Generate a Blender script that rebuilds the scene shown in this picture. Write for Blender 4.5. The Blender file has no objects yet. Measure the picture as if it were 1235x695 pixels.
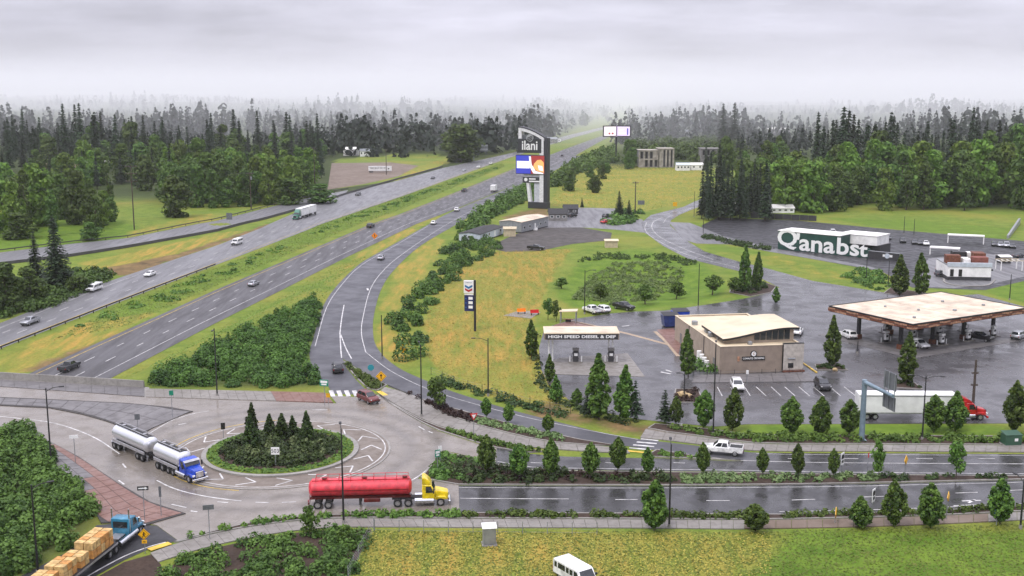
import bpy, bmesh, math, random
import numpy as np
from mathutils import Vector, Matrix
from mathutils.geometry import tessellate_polygon

# ------------------------------------------------------------------ camera, world, sun, exposure
SC = bpy.context.scene
COL = SC.collection
random.seed(7)
RNG = np.random.default_rng(11)
FPX, CX, CY, YH, CAMZ = 1350.0, 617.5, 347.5, 112.0, 50.0
PITCH = math.atan((CY - YH) / FPX)

cam_data = bpy.data.cameras.new('camera')
cam = bpy.data.objects.new('camera', cam_data)
COL.objects.link(cam)
cam.location = (0, 0, CAMZ)
cam.rotation_euler = (math.pi / 2 - PITCH, 0, 0)
cam_data.sensor_width = 36.0
cam_data.lens = 36.0 * FPX / 1235.0
cam_data.clip_start = 1.0
cam_data.clip_end = 20000.0
SC.camera = cam

SUN_EL, SUN_AZ = math.radians(58), math.radians(-140)      # azimuth from +Y (view direction) towards -X

world = bpy.data.worlds.new('World')
SC.world = world
world.use_nodes = True
wn, wl = world.node_tree.nodes, world.node_tree.links
wn.clear()
w_out = wn.new('ShaderNodeOutputWorld')
w_bg = wn.new('ShaderNodeBackground')
w_bg.inputs['Strength'].default_value = 0.1
w_sky = wn.new('ShaderNodeTexSky')
w_sky.sky_type = 'NISHITA'
w_sky.sun_disc = False
w_sky.sun_elevation = SUN_EL
w_sky.sun_rotation = SUN_AZ
w_tc = wn.new('ShaderNodeTexCoord')
w_sep = wn.new('ShaderNodeSeparateXYZ')
wl.new(w_tc.outputs['Generated'], w_sep.inputs[0])
def wmath(op, a, b=None, c=None):
    n = wn.new('ShaderNodeMath'); n.operation = op
    for i, x in enumerate((a, b, c)):
        if x is None: continue
        if isinstance(x, (int, float)): n.inputs[i].default_value = x
        else: wl.new(x, n.inputs[i])
    return n.outputs[0]
zc = wmath('MAXIMUM', w_sep.outputs['Z'], 0.0)
# overcast luminance rises from horizon to zenith (1 + 2 sin e) / 3
grad = wmath('MULTIPLY_ADD', zc, 1.45, 0.485)
den = wmath('ADD', zc, 0.15)
px_ = wmath('DIVIDE', w_sep.outputs['X'], den)
py_ = wmath('DIVIDE', w_sep.outputs['Y'], den)
w_cmb = wn.new('ShaderNodeCombineXYZ')
wl.new(px_, w_cmb.inputs[0]); wl.new(py_, w_cmb.inputs[1])
w_no = wn.new('ShaderNodeTexNoise')
w_no.inputs['Scale'].default_value = 0.85
w_no.inputs['Detail'].default_value = 7.0
w_no.inputs['Roughness'].default_value = 0.56
w_map = wn.new('ShaderNodeMapping')
w_map.inputs['Location'].default_value = (3.1, 1.3, 0.0)
w_map.inputs['Scale'].default_value = (0.8, 1.3, 1.0)
wl.new(w_cmb.outputs[0], w_map.inputs[0])
wl.new(w_map.outputs[0], w_no.inputs['Vector'])
w_m2 = wn.new('ShaderNodeMapping'); w_m2.inputs['Scale'].default_value = (3.2, 3.2, 13.0); w_m2.inputs['Location'].default_value = (1.7, 0.4, 0.2)
w_n2 = wn.new('ShaderNodeTexNoise'); w_n2.inputs['Scale'].default_value = 1.0; w_n2.inputs['Detail'].default_value = 6.0; w_n2.inputs['Roughness'].default_value = 0.55
wl.new(w_tc.outputs['Generated'], w_m2.inputs[0]); wl.new(w_m2.outputs[0], w_n2.inputs['Vector'])
mixn = wmath('MULTIPLY_ADD', w_n2.outputs['Fac'], 0.62, wmath('MULTIPLY', w_no.outputs['Fac'], 0.38))
cl = wmath('MULTIPLY_ADD', mixn, 2.3, -0.13)
lum = wmath('MULTIPLY', grad, cl)
lum10 = wmath('MULTIPLY', lum, 10.4)
w_col = wn.new('ShaderNodeVectorMath'); w_col.operation = 'SCALE'
w_col.inputs[0].default_value = (0.945, 0.93, 1.085)
wl.new(lum10, w_col.inputs['Scale'])
w_mix = wn.new('ShaderNodeMix'); w_mix.data_type = 'RGBA'
w_mix.inputs['Factor'].default_value = 0.94
wl.new(w_sky.outputs[0], w_mix.inputs['A'])
wl.new(w_col.outputs[0], w_mix.inputs['B'])
wl.new(w_mix.outputs['Result'], w_bg.inputs['Color'])
wl.new(w_bg.outputs[0], w_out.inputs['Surface'])

sun_d = bpy.data.lights.new('sun', 'SUN')
sun_d.energy = 1.5
sun_d.angle = math.radians(14)
sun_d.color = (1.0, 0.955, 0.88)
sun = bpy.data.objects.new('sun', sun_d)
COL.objects.link(sun)
sdir = Vector((math.sin(SUN_AZ) * math.cos(SUN_EL), math.cos(SUN_AZ) * math.cos(SUN_EL), math.sin(SUN_EL)))
sun.rotation_euler = sdir.to_track_quat('Z', 'Y').to_euler()
sun.location = (0, 0, 200)

vs = SC.view_settings
vs.view_transform = 'Standard'; vs.look = 'None'; vs.gamma = 1.0
vs.exposure = 0.2
vs.use_curve_mapping = False
SC.render.engine = 'CYCLES'
SC.cycles.use_denoising = True
SC.cycles.max_bounces = 5
SC.cycles.diffuse_bounces = 2
SC.cycles.glossy_bounces = 2
SC.cycles.transmission_bounces = 3
SC.cycles.volume_bounces = 2
SC.cycles.transparent_max_bounces = 4
SC.cycles.caustics_reflective = False
SC.cycles.caustics_refractive = False

# ------------------------------------------------------------------ pixel -> world
cp, sp = math.cos(PITCH), math.sin(PITCH)
def ray(u, v):
    a, b = (u - CX) / FPX, (v - CY) / FPX
    return Vector((a, cp - b * sp, -sp - b * cp))
def P(u, v, z=0.0):
    """pixel -> point on the horizontal plane at height z"""
    d = ray(u, v)
    t = (z - CAMZ) / d.z
    return Vector((d.x * t, d.y * t, z))
def PD(u, v, y):
    """pixel -> point at forward distance y"""
    d = ray(u, v); t = y / d.y
    return Vector((d.x * t, y, CAMZ + d.z * t))
def XU(u, y, z=0.0):
    """x of pixel column u at forward distance y, height z"""
    depth = y * cp + (CAMZ - z) * sp
    return (u - CX) / FPX * depth
def smooth(a, b, x):
    t = np.clip((np.asarray(x, float) - a) / (b - a), 0, 1)
    return t * t * (3 - 2 * t)

# freeway profile: lowest under the bridge, level with the land farther out
ZF_PTS = ([-500, 200, 430, 9000], [-6.5, -6.5, 0.0, 0.0])
def zf(y):
    return np.interp(y, *ZF_PTS)
def PF(u, v):
    z = -3.0
    for _ in range(40):
        p = P(u, v, z)
        z = float(zf(p.y))
    return P(u, v, z)
# right pavement edge of the freeway (world x as a function of y)
FR_EDGE = [PF(u, v) for u, v in ((134.7, 456), (260, 390), (342, 349), (417, 311), (480, 281), (545, 254), (624, 222), (690, 190), (728, 170))]
_fy = np.array([p.y for p in FR_EDGE]); _fx = np.array([p.x for p in FR_EDGE])
_sl = (_fx[1] - _fx[0]) / (_fy[1] - _fy[0])
_fy = np.concatenate(([0.0], _fy, [9000])); _fx = np.concatenate(([_fx[0] - _sl * _fy[1]], _fx, [_fx[-1] + 0.12 * (9000 - _fy[-2])]))
def fr_edge(y):
    return np.interp(y, _fy, _fx)
POND = P(770, 340)
def H(x, y):
    x = np.asarray(x, float); y = np.asarray(y, float)
    s = 1.0 - smooth(2.5, 17.0, x - fr_edge(y))
    h = zf(y) * s
    # far land rises gently
    h = h + 12 * smooth(750, 1700, y) * smooth(-60, -350, x - (y - 700) * 0.05) + 10 * smooth(650, 1300, y) * smooth(250, 420, x)
    h = h + (14 * smooth(1500, 3200, y) + 8 * smooth(3000, 5500, y)) * (0.25 + 0.75 * smooth(500, -300, x))
    h = h + (3.0 * np.sin(x / 140.0 + 1) + 3 * np.sin(y / 170.0 + x / 300)) * smooth(900, 1600, y)
    h = h + 5 * np.sin(x / 310.0 + 0.7) * smooth(1800, 3200, y)
    lev = zf(y) * s; cor = smooth(35, 170, np.abs(x - fr_edge(y) + 22))
    h = lev + (h - lev) * cor
    # shallow retention hollow
    q = ((x - POND.x) / 22.0) ** 2 + ((y - POND.y) / 30.0) ** 2
    h = h - 1.6 * (1 - smooth(0.3, 1.15, q))
    return h
def G(u, v, dz=0.0):
    z = 0.0
    for _ in range(30):
        p = P(u, v, z)
        z = 0.5 * z + 0.5 * float(H(p.x, p.y))
    return Vector((p.x, p.y, z + dz))

# ------------------------------------------------------------------ materials
MATS = {}
def _mat(name):
    m = bpy.data.materials.new(name); m.use_nodes = True
    nt = m.node_tree; b = nt.nodes['Principled BSDF']
    MATS[name] = m
    return m, nt, b
def N(nt, typ, **kw):
    n = nt.nodes.new(typ)
    for k, v in kw.items():
        setattr(n, k, v)
    return n
def noise_fac(nt, scale, detail=4, rough=0.55, stretch=None, coord='Object'):
    tc = N(nt, 'ShaderNodeTexCoord')
    no = N(nt, 'ShaderNodeTexNoise')
    no.inputs['Scale'].default_value = scale
    no.inputs['Detail'].default_value = detail
    no.inputs['Roughness'].default_value = rough
    if stretch:
        mp = N(nt, 'ShaderNodeMapping'); mp.inputs['Scale'].default_value = stretch[:3]
        if len(stretch) > 3: mp.inputs['Rotation'].default_value = (0, 0, stretch[3])
        nt.links.new(tc.outputs[coord], mp.inputs[0]); nt.links.new(mp.outputs[0], no.inputs['Vector'])
    else:
        nt.links.new(tc.outputs[coord], no.inputs['Vector'])
    return no.outputs['Fac']
def mixc(nt, fac, a, b):
    m = N(nt, 'ShaderNodeMix', data_type='RGBA')
    for sock, x in (('Factor', fac), ('A', a), ('B', b)):
        if isinstance(x, (tuple, list)): m.inputs[sock].default_value = tuple(x)[:3] + (1,)
        elif isinstance(x, (int, float)): m.inputs[sock].default_value = x
        else: nt.links.new(x, m.inputs[sock])
    return m.outputs['Result']
def ramp(nt, fac, lo, hi):
    r = N(nt, 'ShaderNodeMapRange'); r.inputs['From Min'].default_value = lo; r.inputs['From Max'].default_value = hi
    nt.links.new(fac, r.inputs['Value'])
    return r.outputs['Result']
def bump(nt, b, fac, strength, dist=0.05):
    bp = N(nt, 'ShaderNodeBump'); bp.inputs['Strength'].default_value = strength; bp.inputs['Distance'].default_value = dist
    nt.links.new(fac, bp.inputs['Height']); nt.links.new(bp.outputs[0], b.inputs['Normal'])
def plain(name, col, rough=0.5, metal=0.0, var=0.12, scale=1.3, coat=0.0, spec=0.5):
    """painted or moulded surface with slight uneven tone and gloss"""
    m, nt, b = _mat(name)
    f = noise_fac(nt, scale, 3)
    c2 = tuple(max(0, c * (1 - var * 1.6)) for c in col); c1 = tuple(min(1, c * (1 + var * 0.6)) for c in col)
    nt.links.new(mixc(nt, ramp(nt, f, 0.35, 0.65), c1, c2), b.inputs['Base Color'])
    b.inputs['Roughness'].default_value = rough; b.inputs['Metallic'].default_value = metal
    b.inputs['Coat Weight'].default_value = coat; b.inputs['Specular IOR Level'].default_value = spec
    return m
def asphalt(name, col, col2, rlo, rhi, scale=0.05, stretch=None, spec=0.3):
    """worn wet paving: large stains, wet sheen patches and fine grit"""
    m, nt, b = _mat(name)
    f = noise_fac(nt, scale, 5, 0.6, stretch); g = noise_fac(nt, 2.5, 3)
    f3 = noise_fac(nt, scale * 6, 4, 0.6, stretch)
    c = mixc(nt, ramp(nt, f, 0.35, 0.68), col, col2)
    dark = tuple(x * 0.83 for x in col)
    c = mixc(nt, ramp(nt, f3, 0.5, 0.72), c, dark)
    c = mixc(nt, 0.18, c, mixc(nt, g, tuple(x * 0.4 for x in col), tuple(min(1, x * 1.7) for x in col2)))
    nt.links.new(c, b.inputs['Base Color'])
    r = N(nt, 'ShaderNodeMapRange'); r.inputs['From Min'].default_value = 0.38; r.inputs['From Max'].default_value = 0.62
    r.inputs['To Min'].default_value = rlo; r.inputs['To Max'].default_value = rhi
    nt.links.new(f3, r.inputs['Value']); nt.links.new(r.outputs[0], b.inputs['Roughness'])
    bump(nt, b, g, 0.06, 0.02)
    b.inputs['Specular IOR Level'].default_value = spec
    return m
def leafmat(name, col, col2, trans=0.25):
    m, nt, b = _mat(name)
    at = N(nt, 'ShaderNodeAttribute', attribute_name='tint')
    oi = N(nt, 'ShaderNodeObjectInfo')
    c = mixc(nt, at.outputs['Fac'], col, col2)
    hs = N(nt, 'ShaderNodeHueSaturation')
    v = N(nt, 'ShaderNodeMapRange'); v.inputs['To Min'].default_value = 0.7; v.inputs['To Max'].default_value = 1.35
    nt.links.new(oi.outputs['Random'], v.inputs['Value']); nt.links.new(v.outputs[0], hs.inputs['Value'])
    h = N(nt, 'ShaderNodeMapRange'); h.inputs['To Min'].default_value = 0.485; h.inputs['To Max'].default_value = 0.52
    nt.links.new(oi.outputs['Random'], h.inputs['Value']); nt.links.new(h.outputs[0], hs.inputs['Hue'])
    nt.links.new(c, hs.inputs['Color'])
    nt.links.new(hs.outputs[0], b.inputs['Base Color'])
    b.inputs['Roughness'].default_value = 0.6
    b.inputs['Specular IOR Level'].default_value = 0.3
    tr = N(nt, 'ShaderNodeBsdfTranslucent'); nt.links.new(hs.outputs[0], tr.inputs['Color'])
    ms = N(nt, 'ShaderNodeMixShader'); ms.inputs[0].default_value = trans
    nt.links.new(b.outputs[0], ms.inputs[1]); nt.links.new(tr.outputs[0], ms.inputs[2])
    nt.links.new(ms.outputs[0], nt.nodes['Material Output'].inputs['Surface'])
    return m

# ------------------------------------------------------------------ objects
def tag(o, label=None, cat=None, group=None, kind=None):
    if label: o['label'] = label
    if cat: o['category'] = cat
    if group: o['group'] = group
    if kind: o['kind'] = kind
    return o
def link(name, me, parent=None, **kw):
    o = bpy.data.objects.new(name, me); COL.objects.link(o)
    if parent is not None: o.parent = parent
    return tag(o, **kw)
def thing(name, label, cat, loc=(0, 0, 0), rz=0.0, group=None):
    o = link(name, None, label=label, cat=cat, group=group)
    o.location = loc; o.rotation_euler = (0, 0, rz); o.empty_display_size = 0.5
    return o
KIDS = {}
def copy_tree(o, parent=None):
    c = o.copy(); COL.objects.link(c); c.parent = parent
    for ch in o.children: copy_tree(ch, c)
    return c
def duplicate(o, loc, rz, label=None, group=None, scale=None):
    c = copy_tree(o); c.location = loc; c.rotation_euler = (0, 0, rz)
    if scale is not None: c.scale = scale if hasattr(scale, '__len__') else (scale,) * 3
    if label: c['label'] = label
    if group: c['group'] = group
    return c

class MB:
    """collects simple shapes and links them as one mesh object"""
    def __init__(s): s.v = []; s.f = []; s.m = []; s.M = None
    def _add(s, vs, fs, mi=0):
        o = len(s.v)
        if s.M is not None: vs = [s.M @ Vector(p) for p in vs]
        s.v += [tuple(p) for p in vs]; s.f += [tuple(i + o for i in f) for f in fs]; s.m += [mi] * len(fs)
        return s
    def box(s, x0, x1, y0, y1, z0, z1, mi=0):
        return s.hexa([(x0, y0, z0), (x1, y0, z0), (x1, y1, z0), (x0, y1, z0), (x0, y0, z1), (x1, y0, z1), (x1, y1, z1), (x0, y1, z1)], mi)
    def hexa(s, p, mi=0):
        return s._add(p, [(0, 3, 2, 1), (4, 5, 6, 7), (0, 1, 5, 4), (1, 2, 6, 5), (2, 3, 7, 6), (3, 0, 4, 7)], mi)
    def frustum(s, b, z0, t, z1, mi=0):
        """b, t = (x0, x1, y0, y1)"""
        return s.hexa([(b[0], b[2], z0), (b[1], b[2], z0), (b[1], b[3], z0), (b[0], b[3], z0),
                       (t[0], t[2], z1), (t[1], t[2], z1), (t[1], t[3], z1), (t[0], t[3], z1)], mi)
    def prism_y(s, prof, y0, y1, mi=0, y0b=None, y1b=None):
        """profile [(x,z)...] (counter-clockwise seen from -y) extruded along y"""
        n = len(prof)
        vs = [(x, y0, z) for x, z in prof] + [(x, y1, z) for x, z in prof]
        fs = [tuple(range(n)), tuple(range(2 * n - 1, n - 1, -1))] + [(i, i + n, (i + 1) % n + n, (i + 1) % n) for i in range(n)]
        return s._add(vs, fs, mi)
    def prism_x(s, prof, x0, x1, mi=0):
        n = len(prof)
        vs = [(x0, y, z) for y, z in prof] + [(x1, y, z) for y, z in prof]
        fs = [tuple(range(n - 1, -1, -1)), tuple(range(n, 2 * n))] + [((i + 1) % n, (i + 1) % n + n, i + n, i) for i in range(n)]
        return s._add(vs, fs, mi)
    def slab(s, poly, z0, z1, mi=0):
        """polygon [(x,y)...] extruded from z0 to z1"""
        poly = [(p[0], p[1]) for p in poly]
        a = sum(poly[i][0] * poly[(i + 1) % len(poly)][1] - poly[(i + 1) % len(poly)][0] * poly[i][1] for i in range(len(poly)))
        if a < 0: poly = poly[::-1]
        n = len(poly)
        tri = tessellate_polygon([[Vector((x, y, 0)) for x, y in poly]])
        top, bot = [], []
        for t in tri:
            a, b, c = (poly[i] for i in t)
            cr = (b[0] - a[0]) * (c[1] - a[1]) - (b[1] - a[1]) * (c[0] - a[0])
            t = tuple(t) if cr > 0 else tuple(t)[::-1]
            top.append(tuple(i + n for i in t)); bot.append(t[::-1])
        vs = [(x, y, z0) for x, y in poly] + [(x, y, z1) for x, y in poly]
        fs = top + bot + [(i, (i + 1) % n, (i + 1) % n + n, i + n) for i in range(n)]
        return s._add(vs, fs, mi)
    def sheet(s, poly, z, mi=0):
        poly = [(p[0], p[1]) for p in poly]
        tri = tessellate_polygon([[Vector((x, y, 0)) for x, y in poly]])
        fs = []
        for t in tri:
            a, b, c = (poly[i] for i in t)
            cr = (b[0] - a[0]) * (c[1] - a[1]) - (b[1] - a[1]) * (c[0] - a[0])
            fs.append(tuple(t) if cr > 0 else tuple(t)[::-1])
        return s._add([(x, y, z) for x, y in poly], fs, mi)
    def quad(s, a, b, c, d, mi=0): return s._add([a, b, c, d], [(0, 1, 2, 3)], mi)
    def tube(s, p0, p1, r0, r1=None, n=8, mi=0, cap=True):
        r1 = r0 if r1 is None else r1
        p0, p1 = Vector(p0), Vector(p1); d = (p1 - p0).normalized()
        a = d.orthogonal().normalized(); b = d.cross(a)
        vs = [p0 + (a * math.cos(2 * math.pi * i / n) + b * math.sin(2 * math.pi * i / n)) * r0 for i in range(n)]
        vs += [p1 + (a * math.cos(2 * math.pi * i / n) + b * math.sin(2 * math.pi * i / n)) * r1 for i in range(n)]
        fs = [(i, (i + 1) % n, (i + 1) % n + n, i + n) for i in range(n)]
        if cap: fs += [tuple(range(n - 1, -1, -1)), tuple(range(n, 2 * n))]
        return s._add(vs, fs, mi)
    def path(s, pts, r, n=6, mi=0):
        for a, b in zip(pts[:-1], pts[1:]): s.tube(a, b, r, r, n, mi)
        return s
    def loft_x(s, secs, n=20, mi=0):
        """secs [(x, ry, rz, zc)...] elliptical sections along x, closed ends"""
        vs = []
        for x, ry, rz, zc in secs:
            vs += [(x, ry * math.cos(2 * math.pi * i / n), zc + rz * math.sin(2 * math.pi * i / n)) for i in range(n)]
        fs = []
        for k in range(len(secs) - 1):
            for i in range(n):
                j = (i + 1) % n
                fs.append((k * n + i, (k + 1) * n + i, (k + 1) * n + j, k * n + j)[::-1])
        fs.append(tuple(range(n))[::-1]); fs.append(tuple(range((len(secs) - 1) * n, len(secs) * n)))
        return s._add(vs, fs, mi)
    def mesh(s, name, mats, bevel=0.0, smooth=False, segs=1):
        me = bpy.data.meshes.new(name)
        me.from_pydata(s.v, [], s.f)
        for m in (mats if isinstance(mats, (list, tuple)) else [mats]): me.materials.append(m)
        me.polygons.foreach_set('material_index', s.m)
        bm = bmesh.new(); bm.from_mesh(me)
        bmesh.ops.recalc_face_normals(bm, faces=bm.faces[:])
        if bevel:
            bmesh.ops.bevel(bm, geom=[e for e in bm.edges if len(e.link_faces) == 2 and e.calc_face_angle(0) > 0.4], offset=bevel, segments=segs, affect='EDGES', clamp_overlap=True)
        bm.to_mesh(me); bm.free()
        if smooth:
            me.polygons.foreach_set('use_smooth', [True] * len(me.polygons))
            try: me.set_sharp_from_angle(angle=math.radians(40))
            except Exception: pass
        me.update()
        return me
    def build(s, name, mats, parent=None, bevel=0.0, smooth=False, segs=1, **kw):
        return link(name, s.mesh(name, mats, bevel, smooth, segs), parent, **kw)

def sheet_obj(name, poly, z, mat, parent=None, thick=None, **kw):
    """paving sheet with its top at z; optional thickness below"""
    b = MB()
    if thick: b.slab(poly, z - thick, z)
    else:
        b.sheet(poly, z)
    me = bpy.data.meshes.new(name); me.from_pydata(b.v, [], b.f); me.materials.append(mat); me.update()
    return link(name, me, parent, **kw)
def resample(pts, step):
    pts = [Vector(p) for p in pts]
    L = [0.0]
    for a, b in zip(pts[:-1], pts[1:]): L.append(L[-1] + (b - a).length)
    n = max(1, int(round(L[-1] / step)))
    out = []
    k = 0
    for i in range(n + 1):
        t = L[-1] * i / n
        while k < len(L) - 2 and L[k + 1] < t: k += 1
        out.append(pts[k].lerp(pts[k + 1], (t - L[k]) / max(1e-9, L[k + 1] - L[k])))
    return out
def resample_n(pts, n):
    pts = [Vector(p) for p in pts]
    L = [0.0]
    for a, b in zip(pts[:-1], pts[1:]): L.append(L[-1] + (b - a).length)
    out = []; k = 0
    for i in range(n + 1):
        t = L[-1] * i / n
        while k < len(L) - 2 and L[k + 1] < t: k += 1
        out.append(pts[k].lerp(pts[k + 1], (t - L[k]) / max(1e-9, L[k + 1] - L[k])))
    return out
def spline(pts, n=8):
    """Catmull-Rom through points (2- or 3-tuples)"""
    pts = [Vector(tuple(p) + (0,) * (3 - len(p))) for p in pts]
    q = [pts[0] * 2 - pts[1]] + pts + [pts[-1] * 2 - pts[-2]]
    out = []
    for i in range(1, len(q) - 2):
        a, b, c, d = q[i - 1], q[i], q[i + 1], q[i + 2]
        for k in range(n):
            t = k / n
            out.append(0.5 * ((2 * b) + (c - a) * t + (2 * a - 5 * b + 4 * c - d) * t * t + (3 * b - a - 3 * c + d) * t ** 3))
    out.append(pts[-1])
    return out
def PX(pts, z=0.0, sm=0):
    """pixel polyline -> ground polyline"""
    w = [P(u, v, z) for u, v in pts]
    return spline(w, sm) if sm else w
def offset_line(pts, d):
    """offset polyline to its left by d (xy)"""
    out = []
    for i, p in enumerate(pts):
        a = pts[max(0, i - 1)]; b = pts[min(len(pts) - 1, i + 1)]
        t = (Vector(b) - Vector(a)); t.z = 0; t.normalize()
        out.append(Vector((p[0] - t.y * d, p[1] + t.x * d, p[2] if len(p) > 2 else 0)))
    return out
def strip(name, pts, w, dz, mat, parent=None, thick=None, **kw):
    """ribbon of width w centred on a polyline, dz above it; optional solid thickness"""
    pts = [Vector(p) for p in pts]
    L = offset_line(pts, w / 2); R = offset_line(pts, -w / 2)
    return ribbon(name, L, R, dz, mat, parent, thick, **kw)
def ribbon(name, L, R, dz, mat, parent=None, thick=None, **kw):
    n = len(L)
    vs = [(p[0], p[1], p[2] + dz) for p in L] + [(p[0], p[1], p[2] + dz) for p in R]
    fs = [(i, n + i, n + i + 1, i + 1) for i in range(n - 1)]
    if thick:
        vs += [(p[0], p[1], p[2] + dz - thick) for p in L] + [(p[0], p[1], p[2] + dz - thick) for p in R]
        fs += [(2 * n + i, 2 * n + i + 1, 3 * n + i + 1, 3 * n + i) for i in range(n - 1)]
        fs += [(i, i + 1, 2 * n + i + 1, 2 * n + i) for i in range(n - 1)] + [(n + i, 3 * n + i, 3 * n + i + 1, n + i + 1) for i in range(n - 1)]
        fs += [(0, 2 * n, 3 * n, n), (n - 1, 2 * n - 1, 4 * n - 1, 3 * n - 1)]
    me = bpy.data.meshes.new(name); me.from_pydata(vs, [], fs); me.materials.append(mat)
    bm = bmesh.new(); bm.from_mesh(me); bmesh.ops.recalc_face_normals(bm, faces=bm.faces[:])
    if not thick and bm.faces and sum(f.normal.z for f in bm.faces) < 0: bmesh.ops.reverse_faces(bm, faces=bm.faces[:])
    bm.to_mesh(me); bm.free(); me.update()
    return link(name, me, parent, **kw)
def inside(poly, x, y):
    """vectorised point in polygon"""
    x = np.asarray(x, float); y = np.asarray(y, float); r = np.zeros(x.shape, bool)
    n = len(poly)
    for i in range(n):
        x0, y0 = poly[i][0], poly[i][1]; x1, y1 = poly[(i + 1) % n][0], poly[(i + 1) % n][1]
        c = ((y0 > y) != (y1 > y))
        with np.errstate(divide='ignore', invalid='ignore'):
            xi = (x1 - x0) * (y - y0) / (y1 - y0 if y1 != y0 else 1e-9) + x0
        r ^= c & (x < xi)
    return r
def text_mesh(txt, size, mat, depth=0.0, bold=0.0, xscale=1.0):
    cu = bpy.data.curves.new('txt', 'FONT'); cu.body = txt; cu.size = size; cu.align_x = 'CENTER'; cu.align_y = 'CENTER'
    cu.offset = bold; cu.extrude = depth; cu.resolution_u = 3
    ob = bpy.data.objects.new('txt', cu); COL.objects.link(ob)
    dg = bpy.context.evaluated_depsgraph_get()
    me = bpy.data.meshes.new_from_object(ob.evaluated_get(dg))
    bpy.data.objects.remove(ob); bpy.data.curves.remove(cu)
    me.materials.clear(); me.materials.append(mat)
    if xscale != 1.0:
        for v in me.vertices: v.co.x *= xscale
    me.name = 'lettering'
    return me
# ------------------------------------------------------------------ surface materials
M_ASPH = asphalt('wet_asphalt_dark', (0.033, 0.032, 0.033), (0.050, 0.049, 0.050), 0.14, 0.42, 0.05, None, 0.42)
M_LOT = asphalt('wet_asphalt_lot', (0.056, 0.054, 0.056), (0.086, 0.083, 0.086), 0.12, 0.42, 0.03, None, 0.45)
M_FWR = asphalt('freeway_asphalt', (0.060, 0.057, 0.060), (0.088, 0.085, 0.088), 0.42, 0.62, 0.02, (4, .5, 1, 0.2))
M_FWL = asphalt('freeway_concrete_grey', (0.120, 0.118, 0.122), (0.170, 0.168, 0.174), 0.35, 0.55, 0.02, (4, .5, 1, 0.2))
M_RAMP = asphalt('ramp_asphalt', (0.062, 0.062, 0.070), (0.088, 0.087, 0.095), 0.38, 0.6, 0.03)
M_CONC = asphalt('roundabout_concrete', (0.165, 0.142, 0.118), (0.225, 0.198, 0.168), 0.10, 0.42, 0.06, None, 0.5)
def tyre_bands():
    # rubber-darkened wheel paths around the circle, broken up by noise
    m = M_CONC; nt = m.node_tree; b = nt.nodes['Principled BSDF']
    src = b.inputs['Base Color'].links[0].from_socket
    tc = N(nt, 'ShaderNodeTexCoord'); sb = N(nt, 'ShaderNodeVectorMath', operation='SUBTRACT'); sb.inputs[1].default_value = (RB0.x, RB0.y, 0.062)
    nt.links.new(tc.outputs['Object'], sb.inputs[0])
    ln_ = N(nt, 'ShaderNodeVectorMath', operation='LENGTH'); nt.links.new(sb.outputs[0], ln_.inputs[0])
    tot = None
    for r in (18.3, 22.4):
        d = N(nt, 'ShaderNodeMath', operation='SUBTRACT'); nt.links.new(ln_.outputs['Value'], d.inputs[0]); d.inputs[1].default_value = r
        a = N(nt, 'ShaderNodeMath', operation='ABSOLUTE'); nt.links.new(d.outputs[0], a.inputs[0])
        mr = N(nt, 'ShaderNodeMapRange'); mr.inputs['From Min'].default_value = 0.1; mr.inputs['From Max'].default_value = 1.7; mr.inputs['To Min'].default_value = 1; mr.inputs['To Max'].default_value = 0
        nt.links.new(a.outputs[0], mr.inputs['Value'])
        if tot is None: tot = mr.outputs[0]
        else:
            s = N(nt, 'ShaderNodeMath', operation='MAXIMUM'); nt.links.new(tot, s.inputs[0]); nt.links.new(mr.outputs[0], s.inputs[1]); tot = s.outputs[0]
    k = N(nt, 'ShaderNodeMath', operation='MULTIPLY'); nt.links.new(tot, k.inputs[0]); nt.links.new(noise_fac(nt, 0.12, 5, 0.65), k.inputs[1])
    c = mixc(nt, k.outputs[0], src, (0.098, 0.085, 0.072))
    # slab joints
    br = N(nt, 'ShaderNodeTexBrick'); br.inputs['Scale'].default_value = 1.0; br.inputs['Mortar Size'].default_value = 0.035; br.inputs['Brick Width'].default_value = 4.6; br.inputs['Row Height'].default_value = 3.8; br.offset = 0.0
    mp = N(nt, 'ShaderNodeMapping'); mp.inputs['Rotation'].default_value = (0, 0, 0.35); nt.links.new(tc.outputs['Object'], mp.inputs[0]); nt.links.new(mp.outputs[0], br.inputs['Vector'])
    j = N(nt, 'ShaderNodeMath', operation='MULTIPLY'); nt.links.new(br.outputs['Fac'], j.inputs[0]); j.inputs[1].default_value = 0.45
    nt.links.new(mixc(nt, j.outputs[0], c, (0.07, 0.062, 0.055)), b.inputs['Base Color'])
RB0 = P(339, 545.5)
tyre_bands()
M_APRON = asphalt('apron_concrete', (0.14, 0.114, 0.092), (0.19, 0.160, 0.132), 0.4, 0.65, 0.1)
M_SPLIT = asphalt('splitter_concrete', (0.105, 0.098, 0.098), (0.165, 0.155, 0.152), 0.35, 0.6, 0.09)
M_BRICKRED = asphalt('stamped_red_concrete', (0.165, 0.085, 0.066), (0.215, 0.125, 0.10), 0.35, 0.6, 0.12)
M_WALK = asphalt('sidewalk_concrete', (0.17, 0.155, 0.138), (0.245, 0.228, 0.205), 0.4, 0.7, 0.15)
M_KERB = asphalt('kerb_concrete', (0.20, 0.19, 0.175), (0.30, 0.285, 0.26), 0.5, 0.75, 0.3)
M_GRAVEL = asphalt('gravel_dark', (0.05, 0.045, 0.042), (0.085, 0.075, 0.068), 0.7, 0.9, 0.06)
M_BLACKLOT = asphalt('new_black_asphalt', (0.022, 0.022, 0.024), (0.038, 0.037, 0.040), 0.35, 0.6, 0.06)
M_DIRTLOT = asphalt('dirt_lot', (0.13, 0.095, 0.07), (0.19, 0.15, 0.12), 0.7, 0.9, 0.05)
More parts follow.
